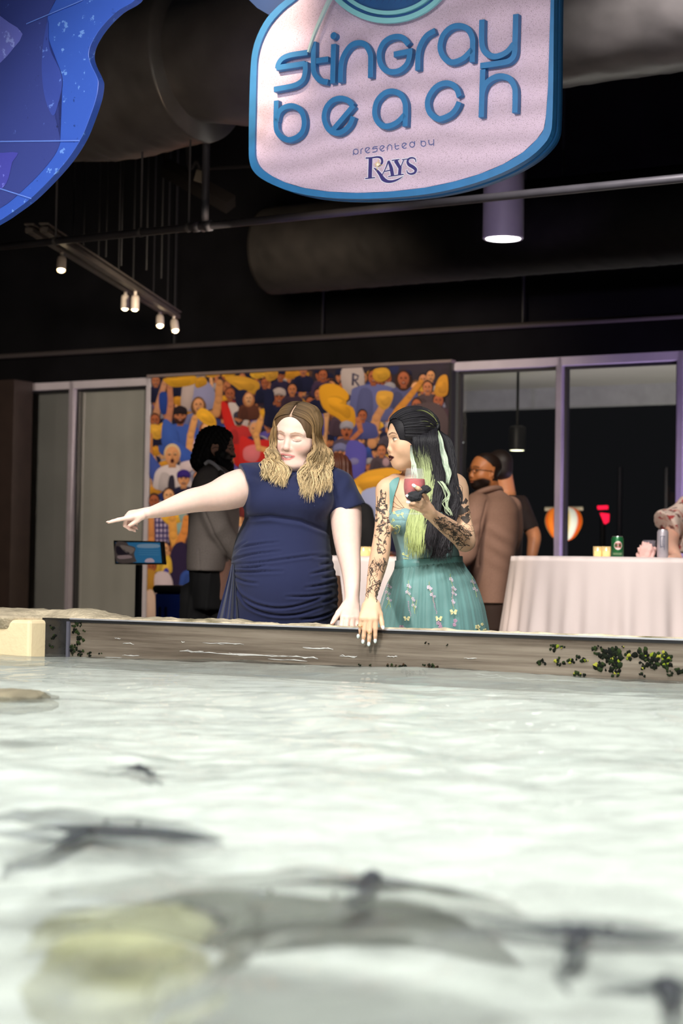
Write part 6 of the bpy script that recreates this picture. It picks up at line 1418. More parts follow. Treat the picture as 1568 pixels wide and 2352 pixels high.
me = tu.data; co = np.array([v.co[:] for v in me.vertices]); co = np.array([(tu.matrix_world @ Vector(c))[:] for c in co]) if False else co
fq = np.array([list(p.vertices) for p in me.polygons]); DT = Draw(co, fq)
bm = bmesh.new(); nA = 96; rings = []
for py, gr_ in ((1282, 1.0), (1283, 1.05), (1292, 1.055), (1301, 1.075), (1303, 1.03)):
    c = J(984.5, py, Y2); rings.append([bm.verts.new((c[0]+74*Y2/F*gr_*math.cos(t), Y2+.090*gr_*math.sin(t), c[2]+tilt(c[0]+74*Y2/F*math.cos(t), 1))) for t in np.linspace(0, 2*math.pi, nA, endpoint=False)])
for a_, b_ in zip(rings, rings[1:]):
    for i in range(nA): bm.faces.new((a_[i], b_[i], b_[(i+1) % nA], a_[(i+1) % nA]))
finish('waistband', bm, mat('teal_ribbon', '#6fa3a2', .35, sheen=.2), pt, smooth=True)
bm = bmesh.new(); DB.fill(bm, sm2([(894, 1112), (903, 1103), (917, 1099), (913, 1118), (906, 1142), (902, 1178), (896, 1178), (895, 1140)], 3), .006, 5); DB.fill(bm, sm2([(1012, 1104), (1028, 1104), (1032, 1140), (1034, 1175), (1022, 1178), (1018, 1140)], 3), .006, 5)
finish('shoulder_straps', bm, M_teal, pt, smooth=True)
# embroidery: lilac sprigs, yellow butterflies and buds
def embro(name, col, fn, D, off):
    bm = bmesh.new(); fn(bm, D, off); return finish(name, bm, mat('thread_'+name, col, .7), pt)
def petal5(bm, D, x, y, r, off, rot=0.0):
    for k in range(5):
        a = rot+k*1.2566; D.fill(bm, [(x+r*(.1*math.cos(a)), y+r*.1*math.sin(a)), (x+r*.8*math.cos(a-.5), y+r*.8*math.sin(a-.5)), (x+r*1.05*math.cos(a), y+r*1.05*math.sin(a)), (x+r*.8*math.cos(a+.5), y+r*.8*math.sin(a+.5))], off, 1)
SPR = [[(938, 1345), (936, 1360), (946, 1375), (949, 1390)], [(985, 1348), (984, 1350), (992, 1366)], [(1034, 1330), (1040, 1350), (1040, 1362), (1038, 1380)], [(893, 1345), (889, 1360), (893, 1375)], [(1084, 1335), (1090, 1352)]]
def lil(bm, D, off):
    for sp in SPR:
        for k, (x, y) in enumerate(sp): petal5(bm, D, x+rt.uniform(-2, 2), y, 4.4-.3*k, off, k); petal5(bm, D, x+rt.uniform(3, 6), y+4, 3.2, off, k+.4)
def mauve(bm, D, off):
    for x, y in ((922, 1440), (1012, 1440), (1043, 1425), (1044, 1436), (1008, 1432)):
        for k in range(3): petal5(bm, D, x+rt.uniform(-2, 2), y+rt.uniform(-2, 2), 5-k, off+k*.0006, k*.5)
    for k in range(14): petal5(bm, D, 992+k*.8+rt.uniform(-1.5, 1.5), 1362+k*3.6, 1.7, off, k)
    for k in range(9): petal5(bm, D, 937+k*.7+rt.uniform(-1.5, 1.5), 1382+k*4, 1.5, off, k)
    for k in range(10): petal5(bm, D, 1040+rt.uniform(-2.5, 2.5), 1352+k*4.2, 1.7, off, k)
def butter(bm, D, off):
    for x, y, r in ((934, 1421, 7), (1007, 1421, 7.5), (1041, 1406, 8)):
        for s_ in (-1, 1):
            D.fill(bm, [(x, y), (x+s_*r*.5, y-r*.8), (x+s_*r*1.1, y-r*.6), (x+s_*r*.9, y+r*.05)], off, 1); D.fill(bm, [(x, y), (x+s_*r*.8, y+r*.1), (x+s_*r*.75, y+r*.75), (x+s_*r*.2, y+r*.6)], off, 1)
    for x, y, r in ((1096, 1440, 6), (1106, 1434, 4), (1113, 1449, 6), (1099, 1449, 4)):
        for k in range(2): petal5(bm, D, x, y, r-k*1.5, off+k*.0006, k*.6)
def stems(bm, D, off):
    for sp in SPR: D.line(bm, sm2([(sp[0][0], sp[0][1]-12)]+sp+[(sp[-1][0]+4, sp[-1][1]+20)], 4), .0007, off)
    for a, b, c in (((949, 1390), (952, 1402), (957, 1378)), ((893, 1375), (886, 1398), (893, 1385)), ((1096, 1440), (1102, 1456), (1108, 1448)), ((1113, 1449), (1108, 1458), (1103, 1462))): D.line(bm, sm2([a, ((a[0]+b[0])/2+2, (a[1]+b[1])/2), b, c], 4), .0009, off)
embro('lilac_sprigs', '#d9c6d8', lil, DT, .0014); embro('mauve_blossoms', '#b691a8', mauve, DT, .0016); embro('yellow_butterflies', '#e6dca6', butter, DT, .0018); embro('green_stems', '#b5c27a', stems, DT, .0010)
def bodem(bm, D, off):
    for pts in ([(905, 1176), (912, 1183), (921, 1182), (927, 1190)], [(897, 1205), (905, 1212), (912, 1206), (918, 1215), (914, 1224)], [(903, 1190), (899, 1200)], [(924, 1274), (934, 1276), (942, 1273)], [(926, 1283), (938, 1284)]): D.line(bm, sm2(pts, 4), .0011, off)
    for x, y in ((905, 1178), (914, 1184), (924, 1180), (900, 1208), (910, 1213), (917, 1209), (908, 1224), (904, 1195), (936, 1277), (926, 1272)): petal5(bm, D, x, y, 3.4, off, x)
embro('bodice_embroidery', '#dfe39a', bodem, DBo, .0010)
embro('bodice_sprig', '#d9c6d8', lambda bm, D, off: [petal5(bm, D, x, y, 3.4, off, x) for x, y in ((1025, 1248), (1031, 1254), (1027, 1260), (1033, 1266))], DBo, .0010)
# rings and earring
bm = bmesh.new()
for t_ in (tipd[1], tipd[3]):
    p = t_[0]-t_[1]*.036; ax = perp(Vector(t_[1])); tube(bm, [Vector(p)+(ax[0]*math.cos(a)+ax[1]*math.sin(a))*.0082 for a in np.linspace(0, 2*math.pi, 14, endpoint=False)], .0011, 6, closed=True)
finish('rings', bm, mat('ring_gold', '#c9a86a', .25, .9), pt, smooth=True)
# hair: black crown drawn back to a tie, green-tipped lengths
g = cap_field(h2, .007, face=(.062, .080, .096), fc=(0, .108, -.022)); co2, fa2 = g.mesh('c', 2); L = h2.loc(co2)
T2 = BVHTree.FromPolygons([Vector(c) for c in co2], [tuple(int(i) for i in f) for f in fa2]); M_hair2 = hairmat('hair_black_green'); hr2 = tomesh('hair', co2, fa2, M_hair2, pt, np.array(S('#17141a'))*(.7+.6*np.abs(np.sin(L[:, 2]*300+L[:, 1]*90)))[:, None])
BK, DK2, LG, YG, MT = [np.array(S(c)) for c in ('#141218', '#2c282c', '#a3ae7c', '#b4be70', '#c0cfb8')]
rng = random.Random(21); strands = []; tie = J(1004, 984, 6.36)
def addst(pts, r, cf, wav=0., n=6, hg=False):
    q = [np.array(v) for v in catmull(pts, n)]
    if hg: q = hug(q, h2, T2, -.09, (.0006, .004))
    q = q; ph, ph2 = rng.uniform(0, 6.28), rng.uniform(0, 6.28); k = rng.uniform(.75, 1.25); cl = []
    for t in range(len(q)):
        f = t/(len(q)-1); a = wav*min(1, f*2); q[t] = q[t]+np.array((a*math.sin(f*24+ph), a*.5*math.sin(f*21+ph2), a*.2*math.sin(f*20))); cl.append(cf(f)*k)
    strands.append((q, r, cl))
lerp = lambda a, b, t: a*(1-t)+b*t
for i in range(240):      # crown hair pulled back to the tie
    th = rng.uniform(-1.25, 1.95); a0 = R(th*57.3); gr_ = .083+rng.uniform(0, .006); pts = []
    for y in (.078-.02*abs(th)-.006*th*th, .045, .0, -.045):
        k = math.sqrt(max(.1, 1-((y+.02)/.108)**2)); pts.append(h2.w(gr_*math.sin(a0)*k*1.0, y, .032+(gr_+.004)*math.cos(a0)*k))
    pts.append(tie+np.array((rng.gauss(0, .004), rng.gauss(0, .004), rng.gauss(0, .004)))); hl = rng.random() < .10
    addst(pts, rng.uniform(.0014, .0028), (lambda f: lerp(BK, YG*.8, max(0, f-.55)*1.6)) if hl else (lambda f: lerp(BK, DK2, f*.4)), hg=True)
for i in range(300):      # loose near-side lengths, black to yellow-green
    u = rng.random(); x0 = 948+56*u; y0 = 976+rng.uniform(-8, 14); side = J(x0, y0, 6.37)
    xm = 958+58*u+rng.gauss(0, 3); xt = 933+64*u+rng.gauss(0, 5); yt = 1282-26*abs(u-.35)+rng.uniform(-26, 8); ff = .30+rng.uniform(-.05, .08); gre = u < .62
    pts = [side, J(x0+rng.gauss(1, 1), 1004, 6.305), J(x0+rng.gauss(3, 2), 1040, 6.30), J(xm, 1085, 6.30), J(lerp(xm, xt, .4)+6, 1140, 6.29), J(lerp(xm, xt, .75), 1200, 6.27), J(xt, yt, 6.26)]
    addst(pts, rng.uniform(.0014, .0028), (lambda f, ff=ff: lerp(lerp(BK, LG, min(1, max(0, (f-ff)*5))), YG, max(0, f-.6)*1.5)) if gre else (lambda f: lerp(BK, DK2, f*.7)), .0030)
for i in range(60):       # minty streak falling from the tie
    v = rng.gauss(0, 4); pts = [tie, J(1009+v*.6, 1005, 6.33), J(1014+v, 1035, 6.32), J(1022+v, 1065, 6.31), J(1029+v*.8, 1090, 6.31), J(1022+v, 1108+rng.uniform(-6, 10), 6.31)]
    addst(pts, rng.uniform(.0013, .0022), lambda f: lerp(LG, MT, min(1, f*4)), .0016)
for i in range(190):      # black waves behind the shoulder
    u = rng.random(); sp = rng.gauss(0, 6); pts = [tie+np.array((0, .02, 0)), J(1022+10*u+sp*.3, 1012, 6.36), J(1036+sp*.6, 1060, 6.34), J(1018+20*u+sp, 1110, 6.32), J(1030+16*u+sp, 1150, 6.31), J(1012+22*u+sp, 1195, 6.30), J(1000+26*u+sp, 1235+rng.uniform(-10, 30), 6.29), J(996+26*u+sp, 1270+rng.uniform(-10, 22), 6.28)]
    addst(pts, rng.uniform(.0016, .0030), lambda f: lerp(BK, DK2, f*.8), .0042)
for i in range(12):       # pale green curl among the waves
    v = rng.gauss(0, 4); pts = [J(1012+v, 1105, 6.295), J(1022+v, 1118, 6.285), J(1030+v, 1138, 6.285), J(1024+v, 1155, 6.285), J(1030+v, 1172, 6.285), J(1038+v, 1185, 6.285)]; addst(pts, .0014, lambda f: lerp(LG, MT, .6), .002)
for i in range(16):       # front lock by the ear
    v = rng.gauss(0, 4); pts = [J(944+v*.3, 1022, 6.29), J(945+v*.6, 1045, 6.28), J(950+v, 1070, 6.27), J(952+v*1.5, 1098+rng.uniform(-10, 10), 6.26)]; addst(pts, .0013, lambda f: lerp(DK2, MT, min(1, f*1.8)), .0008)
strand_mesh('hair_locks', strands, M_hair2, hr2)
bm = bmesh.new(); tube(bm, [Vector(tie)+Vector((.011*math.cos(a)*.4, .012*math.sin(a), .013*math.cos(a))) for a in np.linspace(0, 2*math.pi, 18, endpoint=False)], .005, 8, closed=True); finish('hair_tie', bm, mat('tie_black', (.01, .01, .012), .7), hr2, smooth=True)
bm = bmesh.new(); p = Vector(J(945, 1040, 6.285)); tube(bm, [p+Vector((.005*math.cos(a), 0, .006*math.sin(a))) for a in np.linspace(0, 2*math.pi, 14, endpoint=False)], .0012, 6, closed=True); finish('earring', bm, MATS['ring_gold'], pt, smooth=True)
sh = bmesh.new()
for s_ in (-1, 1): shoe(sh, (J(985+s_*24, 1450, Y2)[0], Y2-.03, 0), math.pi, .23)
finish('shoes', sh, mat('shoe_black', (.015, .015, .015), .4), pt, smooth=True)
# wine glass and napkin in her hand
M_wine = mat('wine_glass', (.88, .92, .91), .04, alpha=.15, spec=1.0)
gc = P(GX, 1182, GY_); zz_ = lambda py: P(GX, py, GY_).z-gc.z; kx = GY_/F
e = empty('wine_glass', gc); tag(e, 'stemmed wine glass of red drink in the tattooed hand', 'glass')
prof = catmull([(0, 0, zz_(1158)), (10*kx, 0, zz_(1155)), (20*kx, 0, zz_(1145)), (25*kx, 0, zz_(1126)), (25.5*kx, 0, zz_(1112)), (23*kx, 0, zz_(1094)), (19.8*kx, 0, zz_(1076))], 5)
bm = bmesh.new(); lathe(bm, [(v.x, v.z) for v in prof], gc, 48); lathe(bm, [(0, zz_(1158)), (.004, zz_(1160)), (.0035, zz_(1172)), (.006, zz_(1177)), (25*kx, zz_(1181)), (25*kx, 0), (0, 0)], gc, 40); finish('bowl_and_stem', bm, M_wine, e, smooth=True)
bm = bmesh.new(); top = zz_(1101); pr = [(v.x*.955, v.z+.0015) for v in prof if v.z < top]; lathe(bm, pr+[(pr[-1][0]*.99, top), (0, top)], gc, 48); finish('red_drink', bm, mat('red_drink', '#b3262c', .12, var=.3, vscale=40), e, smooth=True)
def crumple(name, c, s, m, label, seed):
    bm = bmesh.new(); bmesh.ops.create_icosphere(bm, subdivisions=5, radius=1)
    for v in bm.verts:
        k = 1+.55*fbm(v.co.x*2+seed, v.co.y*2, v.co.z*2, 4)+.18*abs(fbm(v.co.x*6, v.co.y*6+seed, v.co.z*6, 3)); k = .75+.55*k*.5; v.co = Vector((c[0]+v.co.x*s[0]*k, c[1]+v.co.y*s[1]*k, c[2]+v.co.z*s[2]*k))
    return bm
bm = crumple('n', J(951, 1140, 5.940), (.024, .010, .016), None, '', 3); b2 = crumple('n', J(977, 1124, 5.955), (.017, .008, .013), None, '', 8)
mtmp = bpy.data.meshes.new('t'); b2.to_mesh(mtmp); bm.from_mesh(mtmp); b2.free(); tube(bm, [Vector(J(951, 1140, 5.944)), Vector(J(964, 1133, 5.942)), Vector(J(977, 1124, 5.957))], [.008, .006, .008], 8)
tag(finish('napkin', bm, mat('napkin_black', (.014, .014, .018), .8), smooth=True), 'crumpled black napkin held around the red wine glass', 'napkin')
# ================================================================ GUESTS IN THE BACKGROUND
def suit(name, col, label_=None, **k): return mat(name, col, .8, var=.08, vscale=120, bump=.05, bscale=400, **k)
def beardpaint(Lh, ch, col, lo=-.03):
    m = np.clip((lo-Lh[:, 2]+.35*np.abs(Lh[:, 0])-.25*np.maximum(0, .05-Lh[:, 1]))/.012, 0, 1)*np.clip((Lh[:, 1]+.01)/.02, 0, 1)*(Lh[:, 2] > -.135)
    lip = np.exp(-((Lh[:, 0]/.019)**2+((Lh[:, 2]+.069)/.0075)**2)**2)*(Lh[:, 1] > .06); m = m*(1-.9*lip)
    return ch*(1-m[:, None])+np.array(col)*m[:, None]
def facepaint(Lh, ch, brow, lip, eye='#1a1210'):
    for q in (-1, 1):
        ch = strokes(Lh, ch, [[(q*.044, .003), (q*.032, .0055), (q*.018, .001)], [(q*.042, .001), (q*.030, -.001), (q*.018, .001)]], S(eye), .0016, .04)
        ch = strokes(Lh, ch, [[(q*.030, .0042), (q*.030, .001)]], S(eye), .004, .05); ch = strokes(Lh, ch, [[(q*.012, .022), (q*.028, .027), (q*.050, .020)]], S(brow), .0026, .02, .002)
    return strokes(Lh, ch, [[(-.024, -.0668), (0, -.063), (.024, -.0668)], [(-.02, -.070), (0, -.076), (.02, -.070)]], S(lip), .0034, .05, .002)
def haircol(Lh, ch, col, front=.055, side=.0, top=.078):
    """short hair painted as growing out of the scalp"""
    m = ((Lh[:, 2] > top-.9*np.maximum(0, .062-Lh[:, 1])) & (Lh[:, 2] > -.005)) | ((Lh[:, 1] < side) & (Lh[:, 2] > -.055) & (np.abs(Lh[:, 0]) < .0795-.0*Lh[:, 0]))
    m = m & ~((np.abs(Lh[:, 0]) > .066) & (np.abs(Lh[:, 1]+.004) < .022) & (np.abs(Lh[:, 2]+.006) < .036)); ch = ch.copy(); ch[m] = S(col); return ch
def glasses(h, m, parent, half=True):
    bm = bmesh.new()
    for q in (-1, 1):
        tube(bm, [Vector(h.w(q*.033+.021*math.cos(a), .093-.004*abs(math.cos(a))*(1 if q*math.cos(a) > 0 else 0), .001+.015*math.sin(a))) for a in np.linspace(0, 2*math.pi, 22, endpoint=False)], .0016*h.sc, 6, closed=True)
        tube(bm, [Vector(h.w(q*.053, .090, .006)), Vector(h.w(q*.070, .060, .006)), Vector(h.w(q*.0825, .002, .004)), Vector(h.w(q*.083, -.012, -.006))], .0017*h.sc, 6)
    tube(bm, [Vector(h.w(-.013, .096, .004)), Vector(h.w(0, .0985, .007)), Vector(h.w(.013, .096, .004))], .0015*h.sc, 6)
    return finish('glasses', bm, m, parent, smooth=True)
def legs(g, cx, cy, w, top, r0=.085, r1=.05):
    for s_ in (-1, 1): g.chain([((cx+s_*w, cy, top), r0), ((cx+s_*w*.95, cy, .48), r0*.75), ((cx+s_*w*.9, cy+.02, .08), r1)], .01)
# --- man in a grey suit, profile to the right
Y3 = 9.4
pg = empty('person', (J(490, 1300, Y3)[0], Y3, 0)); tag(pg, 'bearded long-haired man in a grey suit jacket, side-on before the mural', 'person')
h3 = HeadFrame(J(499, 1031, Y3), -82, 4, 0, .90, .98)
g = Field((J(415, 1100, Y3)[0], 9.08, 0), (J(590, 1100, Y3)[0], 9.75, 1.80), .0085, [(h3.c-.12, h3.c+.125, .0034)])
add_head(g, h3, closed=False, female=False); g.chain([J(492, 1050, 9.42, 24), J(488, 1085, 9.42, 26)], .03)
g.loft(rows_px([(1085, 462, 520, .10), (1110, 450, 538, .19), (1200, 450, 540, .17), (1300, 445, 535, .15), (1380, 445, 525, .15)], Y3), .03); legs(g, J(484, 1400, Y3)[0], Y3, .06, .85)
co, fa = g.mesh('b', 2); cols = np.tile(np.array(S('#b98a76')), (len(co), 1)); L = h3.loc(co); hm = (np.abs(L) < .15).all(1); Lh = L[hm]; ch = facepaint(Lh, cols[hm], '#140e0c', '#7a4a40'); ch = beardpaint(Lh, ch, S('#0b0808'), -.028); cols[hm] = ch
tomesh('body', co, fa, skinmat('skin_light'), pg, cols)
g = cap_field(h3, .014, face=(.072, .082, .098), fc=(0, .108, -.014))
g.ell(h3.w(0, -.060, -.045), (.082, .070, .088), .03, h3.fr); g.ell(h3.w(0, -.085, -.085), (.070, .055, .050), .03, h3.fr)
for q in (-1, 1): g.ell(h3.w(q*.088, .004, -.012), (.022, .024, .036), .01, h3.fr, 's')
co, fa = g.mesh('h', 2); n = vnormals(co, fa); L = h3.loc(co); co = co+n*(.004*np.sin(L[:, 1]*210+L[:, 2]*60)*np.sin(L[:, 2]*120+L[:, 0]*90))[:, None]
tomesh('hair', co, fa, mat('hair_dark', (.006, .005, .006), .6, spec=.25), pg)
g = Field(h3.c-.16, h3.c+.16, .004); g.ell(h3.w(0, .052, -.092), (.052, .046, .052), 0, h3.fr); g.ell(h3.w(0, .055, -.130), (.040, .036, .038), .03, h3.fr)
for q in (-1, 1): g.cone(h3.w(q*.062, .012, -.028), h3.w(q*.045, .04, -.085), .016, .026, .02)
g.ell(h3.w(0, .092, -.068), (.020, .02, .0075), .003, h3.fr, 's'); co, fa = g.mesh('bd', 2); n = vnormals(co, fa); L = h3.loc(co); co = co+n*(.0025*np.sin(L[:, 2]*260)*np.sin(L[:, 0]*200+L[:, 1]*170))[:, None]
tomesh('beard', co, fa, MATS['hair_dark'], pg); glasses(h3, mat('frame_thin', (.05, .04, .04), .4, .3), pg)
g = Field((J(405, 1100, Y3)[0], 9.0, .9), (J(600, 1100, Y3)[0], 9.8, 1.62), .0072)
g.loft(rows_px([(1066, 470, 512, .075), (1082, 455, 528, .13), (1105, 443, 540, .215), (1135, 436, 546, .235), (1180, 434, 550, .215), (1240, 431, 546, .20), (1290, 428.5, 532, .205), (1312, 429.5, 524, .208)], Y3), .02, 2.2)
g.chain([J(478, 1105, 9.28, 31), J(484, 1150, 9.22, 30), J(500, 1205, 9.20, 28), J(522, 1242, 9.22, 25), J(548, 1276, 9.26, 21)], .022)
g.chain([J(478, 1105, 9.58, 31), J(500, 1205, 9.66, 27), J(548, 1276, 9.6, 21)], .02); g.ell(J(497, 1062, Y3), (.062, .075, .05), .004, op='s')
co, fa = g.mesh('j', 2); n = vnormals(co, fa); px, py = project(co); fr = np.clip(-n[:, 1]*1.6, 0, 1)
d = -.008*np.exp(-((px-np.interp(py, [1130, 1180, 1230, 1275], [462, 470, 492, 520]))/3)**2)*(py > 1130)*fr+.004*np.sin(py/9+px/14)*np.exp(-((px-505)/25)**2-((py-1215)/30)**2)*fr-.004*np.exp(-((px-446-.06*(py-1100))/1.6)**2)*(py > 1260)
jk = tomesh('jacket', co+n*d[:, None], fa, suit('wool_grey', '#8d837d'), pg)
bm = bmesh.new(); tube(bm, catmull([Vector(J(470, 1066, 9.30)), Vector(J(480, 1060, 9.29)), Vector(J(494, 1068, 9.27)), Vector(J(508, 1082, 9.27)), Vector(J(517, 1092, 9.29))], 5), .010, 8); finish('shirt_collar', bm, mat('shirt_white', '#d8d4da', .7), pg, smooth=True)
bm = bmesh.new(); ribbon(bm, catmull([Vector(J(505, 1080, 9.22)), Vector(J(520, 1120, 9.20)), Vector(J(534, 1165, 9.215))], 6), [.01, .035, .03]+[.03]*10, Vector((.25, 1, 0)), .006); finish('lapel', bm, suit('wool_grey_dark', '#5f5853'), jk, smooth=True)
g = Field((J(415, 1300, Y3)[0], 9.15, .03), (J(560, 1300, Y3)[0], 9.65, 1.12), .009); g.loft(rows_px([(1290, 433, 525, .17), (1340, 436, 524, .17), (1400, 440, 520, .16)], Y3), .02); legs(g, J(480, 1400, Y3)[0], Y3, .075, .86, .105, .07)
co, fa = g.mesh('t', 2); n = vnormals(co, fa); px, py = project(co); tomesh('trousers', co+n*(.006*np.maximum(0, np.cos(px/6+py*.02))**3)[:, None], fa, mat('trouser_black', (.006, .006, .007), .8), pg)
bm = bmesh.new()
for s_ in (-1, 1): shoe(bm, (J(484, 1400, Y3)[0]+.04, Y3+s_*.08, 0), R(-90), .28)
finish('shoes', bm, MATS['shoe_black'], pg, smooth=True)
# --- man in a brown suit looking back over his shoulder
Y4 = 11.15
K4 = Y4/10.7
pb = empty('person', (J(1130, 1300, Y4)[0], Y4, 0)); tag(pb, 'man in a brown suit with glasses and short beard looking left', 'person')
h4 = HeadFrame(J(1112, 1083, Y4), 60, -2, 3, .99, 1.0)
g = Field((J(1035, 1100, Y4)[0], 10.75, 0), (J(1215, 1100, Y4)[0], 11.5, 1.80), .0088, [(h4.c-.125, h4.c+.13, .0034)])
add_head(g, h4, nose=.85, jaw=1.08, closed=False, fat=.006); g.chain([J(1118, 1100, Y4+.02, 23), J(1126, 1140, Y4+.03, 26)], .03)
g.loft(rows_px([(1138, 1098, 1160, .08), (1160, 1085, 1178, .14), (1250, 1085, 1178, .14), (1340, 1090, 1172, .13), (1420, 1092, 1168, .13)], Y4), .03); legs(g, J(1128, 1400, Y4)[0], Y4, .075, .85)
co, fa = g.mesh('b', 2); cols = np.tile(np.array(S('#a5673c')), (len(co), 1)); L = h4.loc(co); hm = (np.abs(L) < .15).all(1); Lh = L[hm]; ch = facepaint(Lh, cols[hm], '#1c100a', '#8c4a38'); ch = haircol(Lh, ch, '#1e130e', side=-.012, top=.094); ch = beardpaint(Lh, ch, S('#1c110c'), -.062); cols[hm] = ch
tomesh('body', co, fa, skinmat('skin_brown'), pb, cols); glasses(h4, mat('frame_brown', '#3a2416', .35), pb)
g = Field((J(1030, 1100, Y4)[0], 10.65, .85), (J(1220, 1100, Y4)[0], 11.55, 1.55), .0078)
g.loft(rows_px([(1122, 1104, 1146, .065), (1134, 1094, 1164, .10), (1150, 1078, 1181, .16), (1175, 1070, 1191, .19), (1215, 1071, 1191, .19), (1260, 1072, 1184, .175), (1310, 1079, 1174, .165), (1350, 1086, 1168, .168), (1392, 1088, 1164, .172)], Y4), .02, 2.2)
g.chain([J(1096, 1160, 11.02, 30), J(1084, 1200, 10.96, 29), J(1074, 1250, 10.92, 27), J(1066, 1276, 10.88, 25), J(1040, 1290, 10.80, 22)], .025); g.chain([J(1172, 1165, 11.2, 26), J(1176, 1230, 11.3, 24), J(1150, 1290, 11.42, 20)], .025)
g.ell(J(1116, 1116, Y4), (.062, .075, .045), .004, op='s')
co, fa = g.mesh('j', 2); n = vnormals(co, fa); px, py = project(co); fr = np.clip(-n[:, 1]*1.6, 0, 1)
d = -.007*np.exp(-((px-np.interp(py, [1150, 1200, 1290], [1118, 1106, 1098]))/2.6)**2)*(py > 1150)*(py < 1300)*fr+.005*np.sin((py+px*.5)/5)*np.exp(-((px-1085)/16)**2-((py-1215)/45)**2)*fr+.005*np.sin((py-px*.6)/6)*np.exp(-((px-1150)/26)**2-((py-1250)/60)**2)*fr-.006*np.exp(-((px-1128)/1.8)**2)*(py > 1320)*fr
tomesh('jacket', co+n*d[:, None], fa, suit('wool_brown', '#8a6a5a'), pb)
bm = bmesh.new(); tube(bm, catmull([Vector(J(1092, 1136, 11.02)), Vector(J(1108, 1128, 11.03)), Vector(J(1130, 1122, 11.05)), Vector(J(1146, 1122, 11.12)), Vector(J(1150, 1128, 11.22))], 5), .018, 8); finish('collar', bm, suit('wool_brown', '#8a6a5a'), pb, smooth=True)
g = Field((J(1050, 1300, Y4)[0], 10.9, .03), (J(1205, 1300, Y4)[0], 11.42, 1.05), .010); g.loft(rows_px([(1340, 1089, 1170, .15), (1400, 1091, 1166, .15), (1450, 1091, 1166, .14)], Y4), .02); legs(g, J(1128, 1400, Y4)[0], Y4, .085, .86, .105, .075)
co, fa = g.mesh('t', 2); tomesh('trousers', co, fa, mat('trouser_brown', '#33221a', .8), pb)
bm = bmesh.new()
for s_ in (-1, 1): shoe(bm, (J(1128, 1400, Y4)[0]+s_*.08, Y4-.03, 0), R(150), .28)
finish('shoes', bm, MATS['shoe_black'], pb, smooth=True)
# --- person behind him with a dark short-sleeved shirt
Y5 = 12.0
pd = empty('person', (J(1165, 1300, Y5)[0], Y5, 0)); tag(pd, 'dark-haired person in a dark short-sleeved shirt behind the brown suit', 'person')
h5 = HeadFrame(J(1144, 1074, Y5), 150, 0, 0, .92, 1.0)
g = Field((J(1085, 1100, Y5)[0], 11.72, 0), (J(1260, 1100, Y5)[0], 12.3, 1.78), .0095, [(h5.c-.12, h5.c+.125, .0045)])
add_head(g, h5); g.chain([J(1156, 1095, Y5, 21), J(1160, 1130, Y5, 23)], .03); g.loft(rows_px([(1135, 1135, 1180, .07), (1165, 1122, 1196, .12), (1270, 1124, 1190, .12), (1400, 1124, 1188, .12)], Y5), .03); legs(g, J(1158, 1400, Y5)[0], Y5, .08, .85)
g.chain([J(1196, 1160, Y5, 19), J(1214, 1205, 11.92, 17), J(1226, 1232, 11.86, 16.5), J(1223, 1262, 11.82, 14), J(1219, 1288, 11.80, 11)], .02); g.chain([J(1122, 1160, Y5, 19), J(1110, 1230, 12.02, 15), J(1112, 1290, 11.98, 11)], .02)
for q in (1, -1): add_hand(g, J(1219, 1290, 11.80) if q > 0 else J(1112, 1294, 11.98), (0, -.3, -.95), (q, -.2, 0), (0, -1, 0), .95, [(15, 12, 8)]*4)
co, fa = g.mesh('b', 2); cols = np.tile(np.array(S('#d08c62')), (len(co), 1)); tomesh('body', co, fa, skinmat('skin_warm'), pd, cols)
g = cap_field(h5, .010, face=(.068, .080, .098), fc=(0, .108, -.016)); co, fa = g.mesh('h', 2); tomesh('hair', co, fa, mat('hair_darkbrown', '#1d120e', .6), pd)
g = Field((J(1080, 1100, Y5)[0], 11.68, .85), (J(1262, 1100, Y5)[0], 12.32, 1.56), .009)
g.loft(rows_px([(1126, 1138, 1176, .075), (1142, 1124, 1194, .12), (1165, 1117, 1204, .145), (1270, 1118, 1198, .145), (1350, 1118, 1194, .145), (1400, 1118, 1194, .145)], Y5), .02)
g.cone(J(1192, 1158, Y5), J(1216, 1218, 11.9), .066, .066, .02, cut=(J(1214, 1217, 11.9), (.35, 0, -.93))); g.cone(J(1126, 1158, Y5), J(1108, 1218, 12.0), .066, .064, .02, cut=(J(1109, 1217, 12.0), (-.3, 0, -.95)))
co, fa = g.mesh('s', 2); tomesh('shirt', co, fa, mat('shirt_dark', '#2a1c18', .8), pd)
g = Field((J(1100, 1300, Y5)[0], 11.78, .03), (J(1215, 1300, Y5)[0], 12.24, .95), .011); g.loft(rows_px([(1370, 1120, 1192, .135), (1440, 1122, 1190, .13)], Y5), .02); legs(g, J(1158, 1400, Y5)[0], Y5, .08, .86, .10, .07); co, fa = g.mesh('t', 2); tomesh('trousers', co, fa, MATS['trouser_black'], pd)
bm = bmesh.new()
for s_ in (-1, 1): shoe(bm, (J(1158, 1400, Y5)[0]+s_*.08, Y5, 0), R(30), .28)
finish('shoes', bm, MATS['shoe_black'], pd, smooth=True)
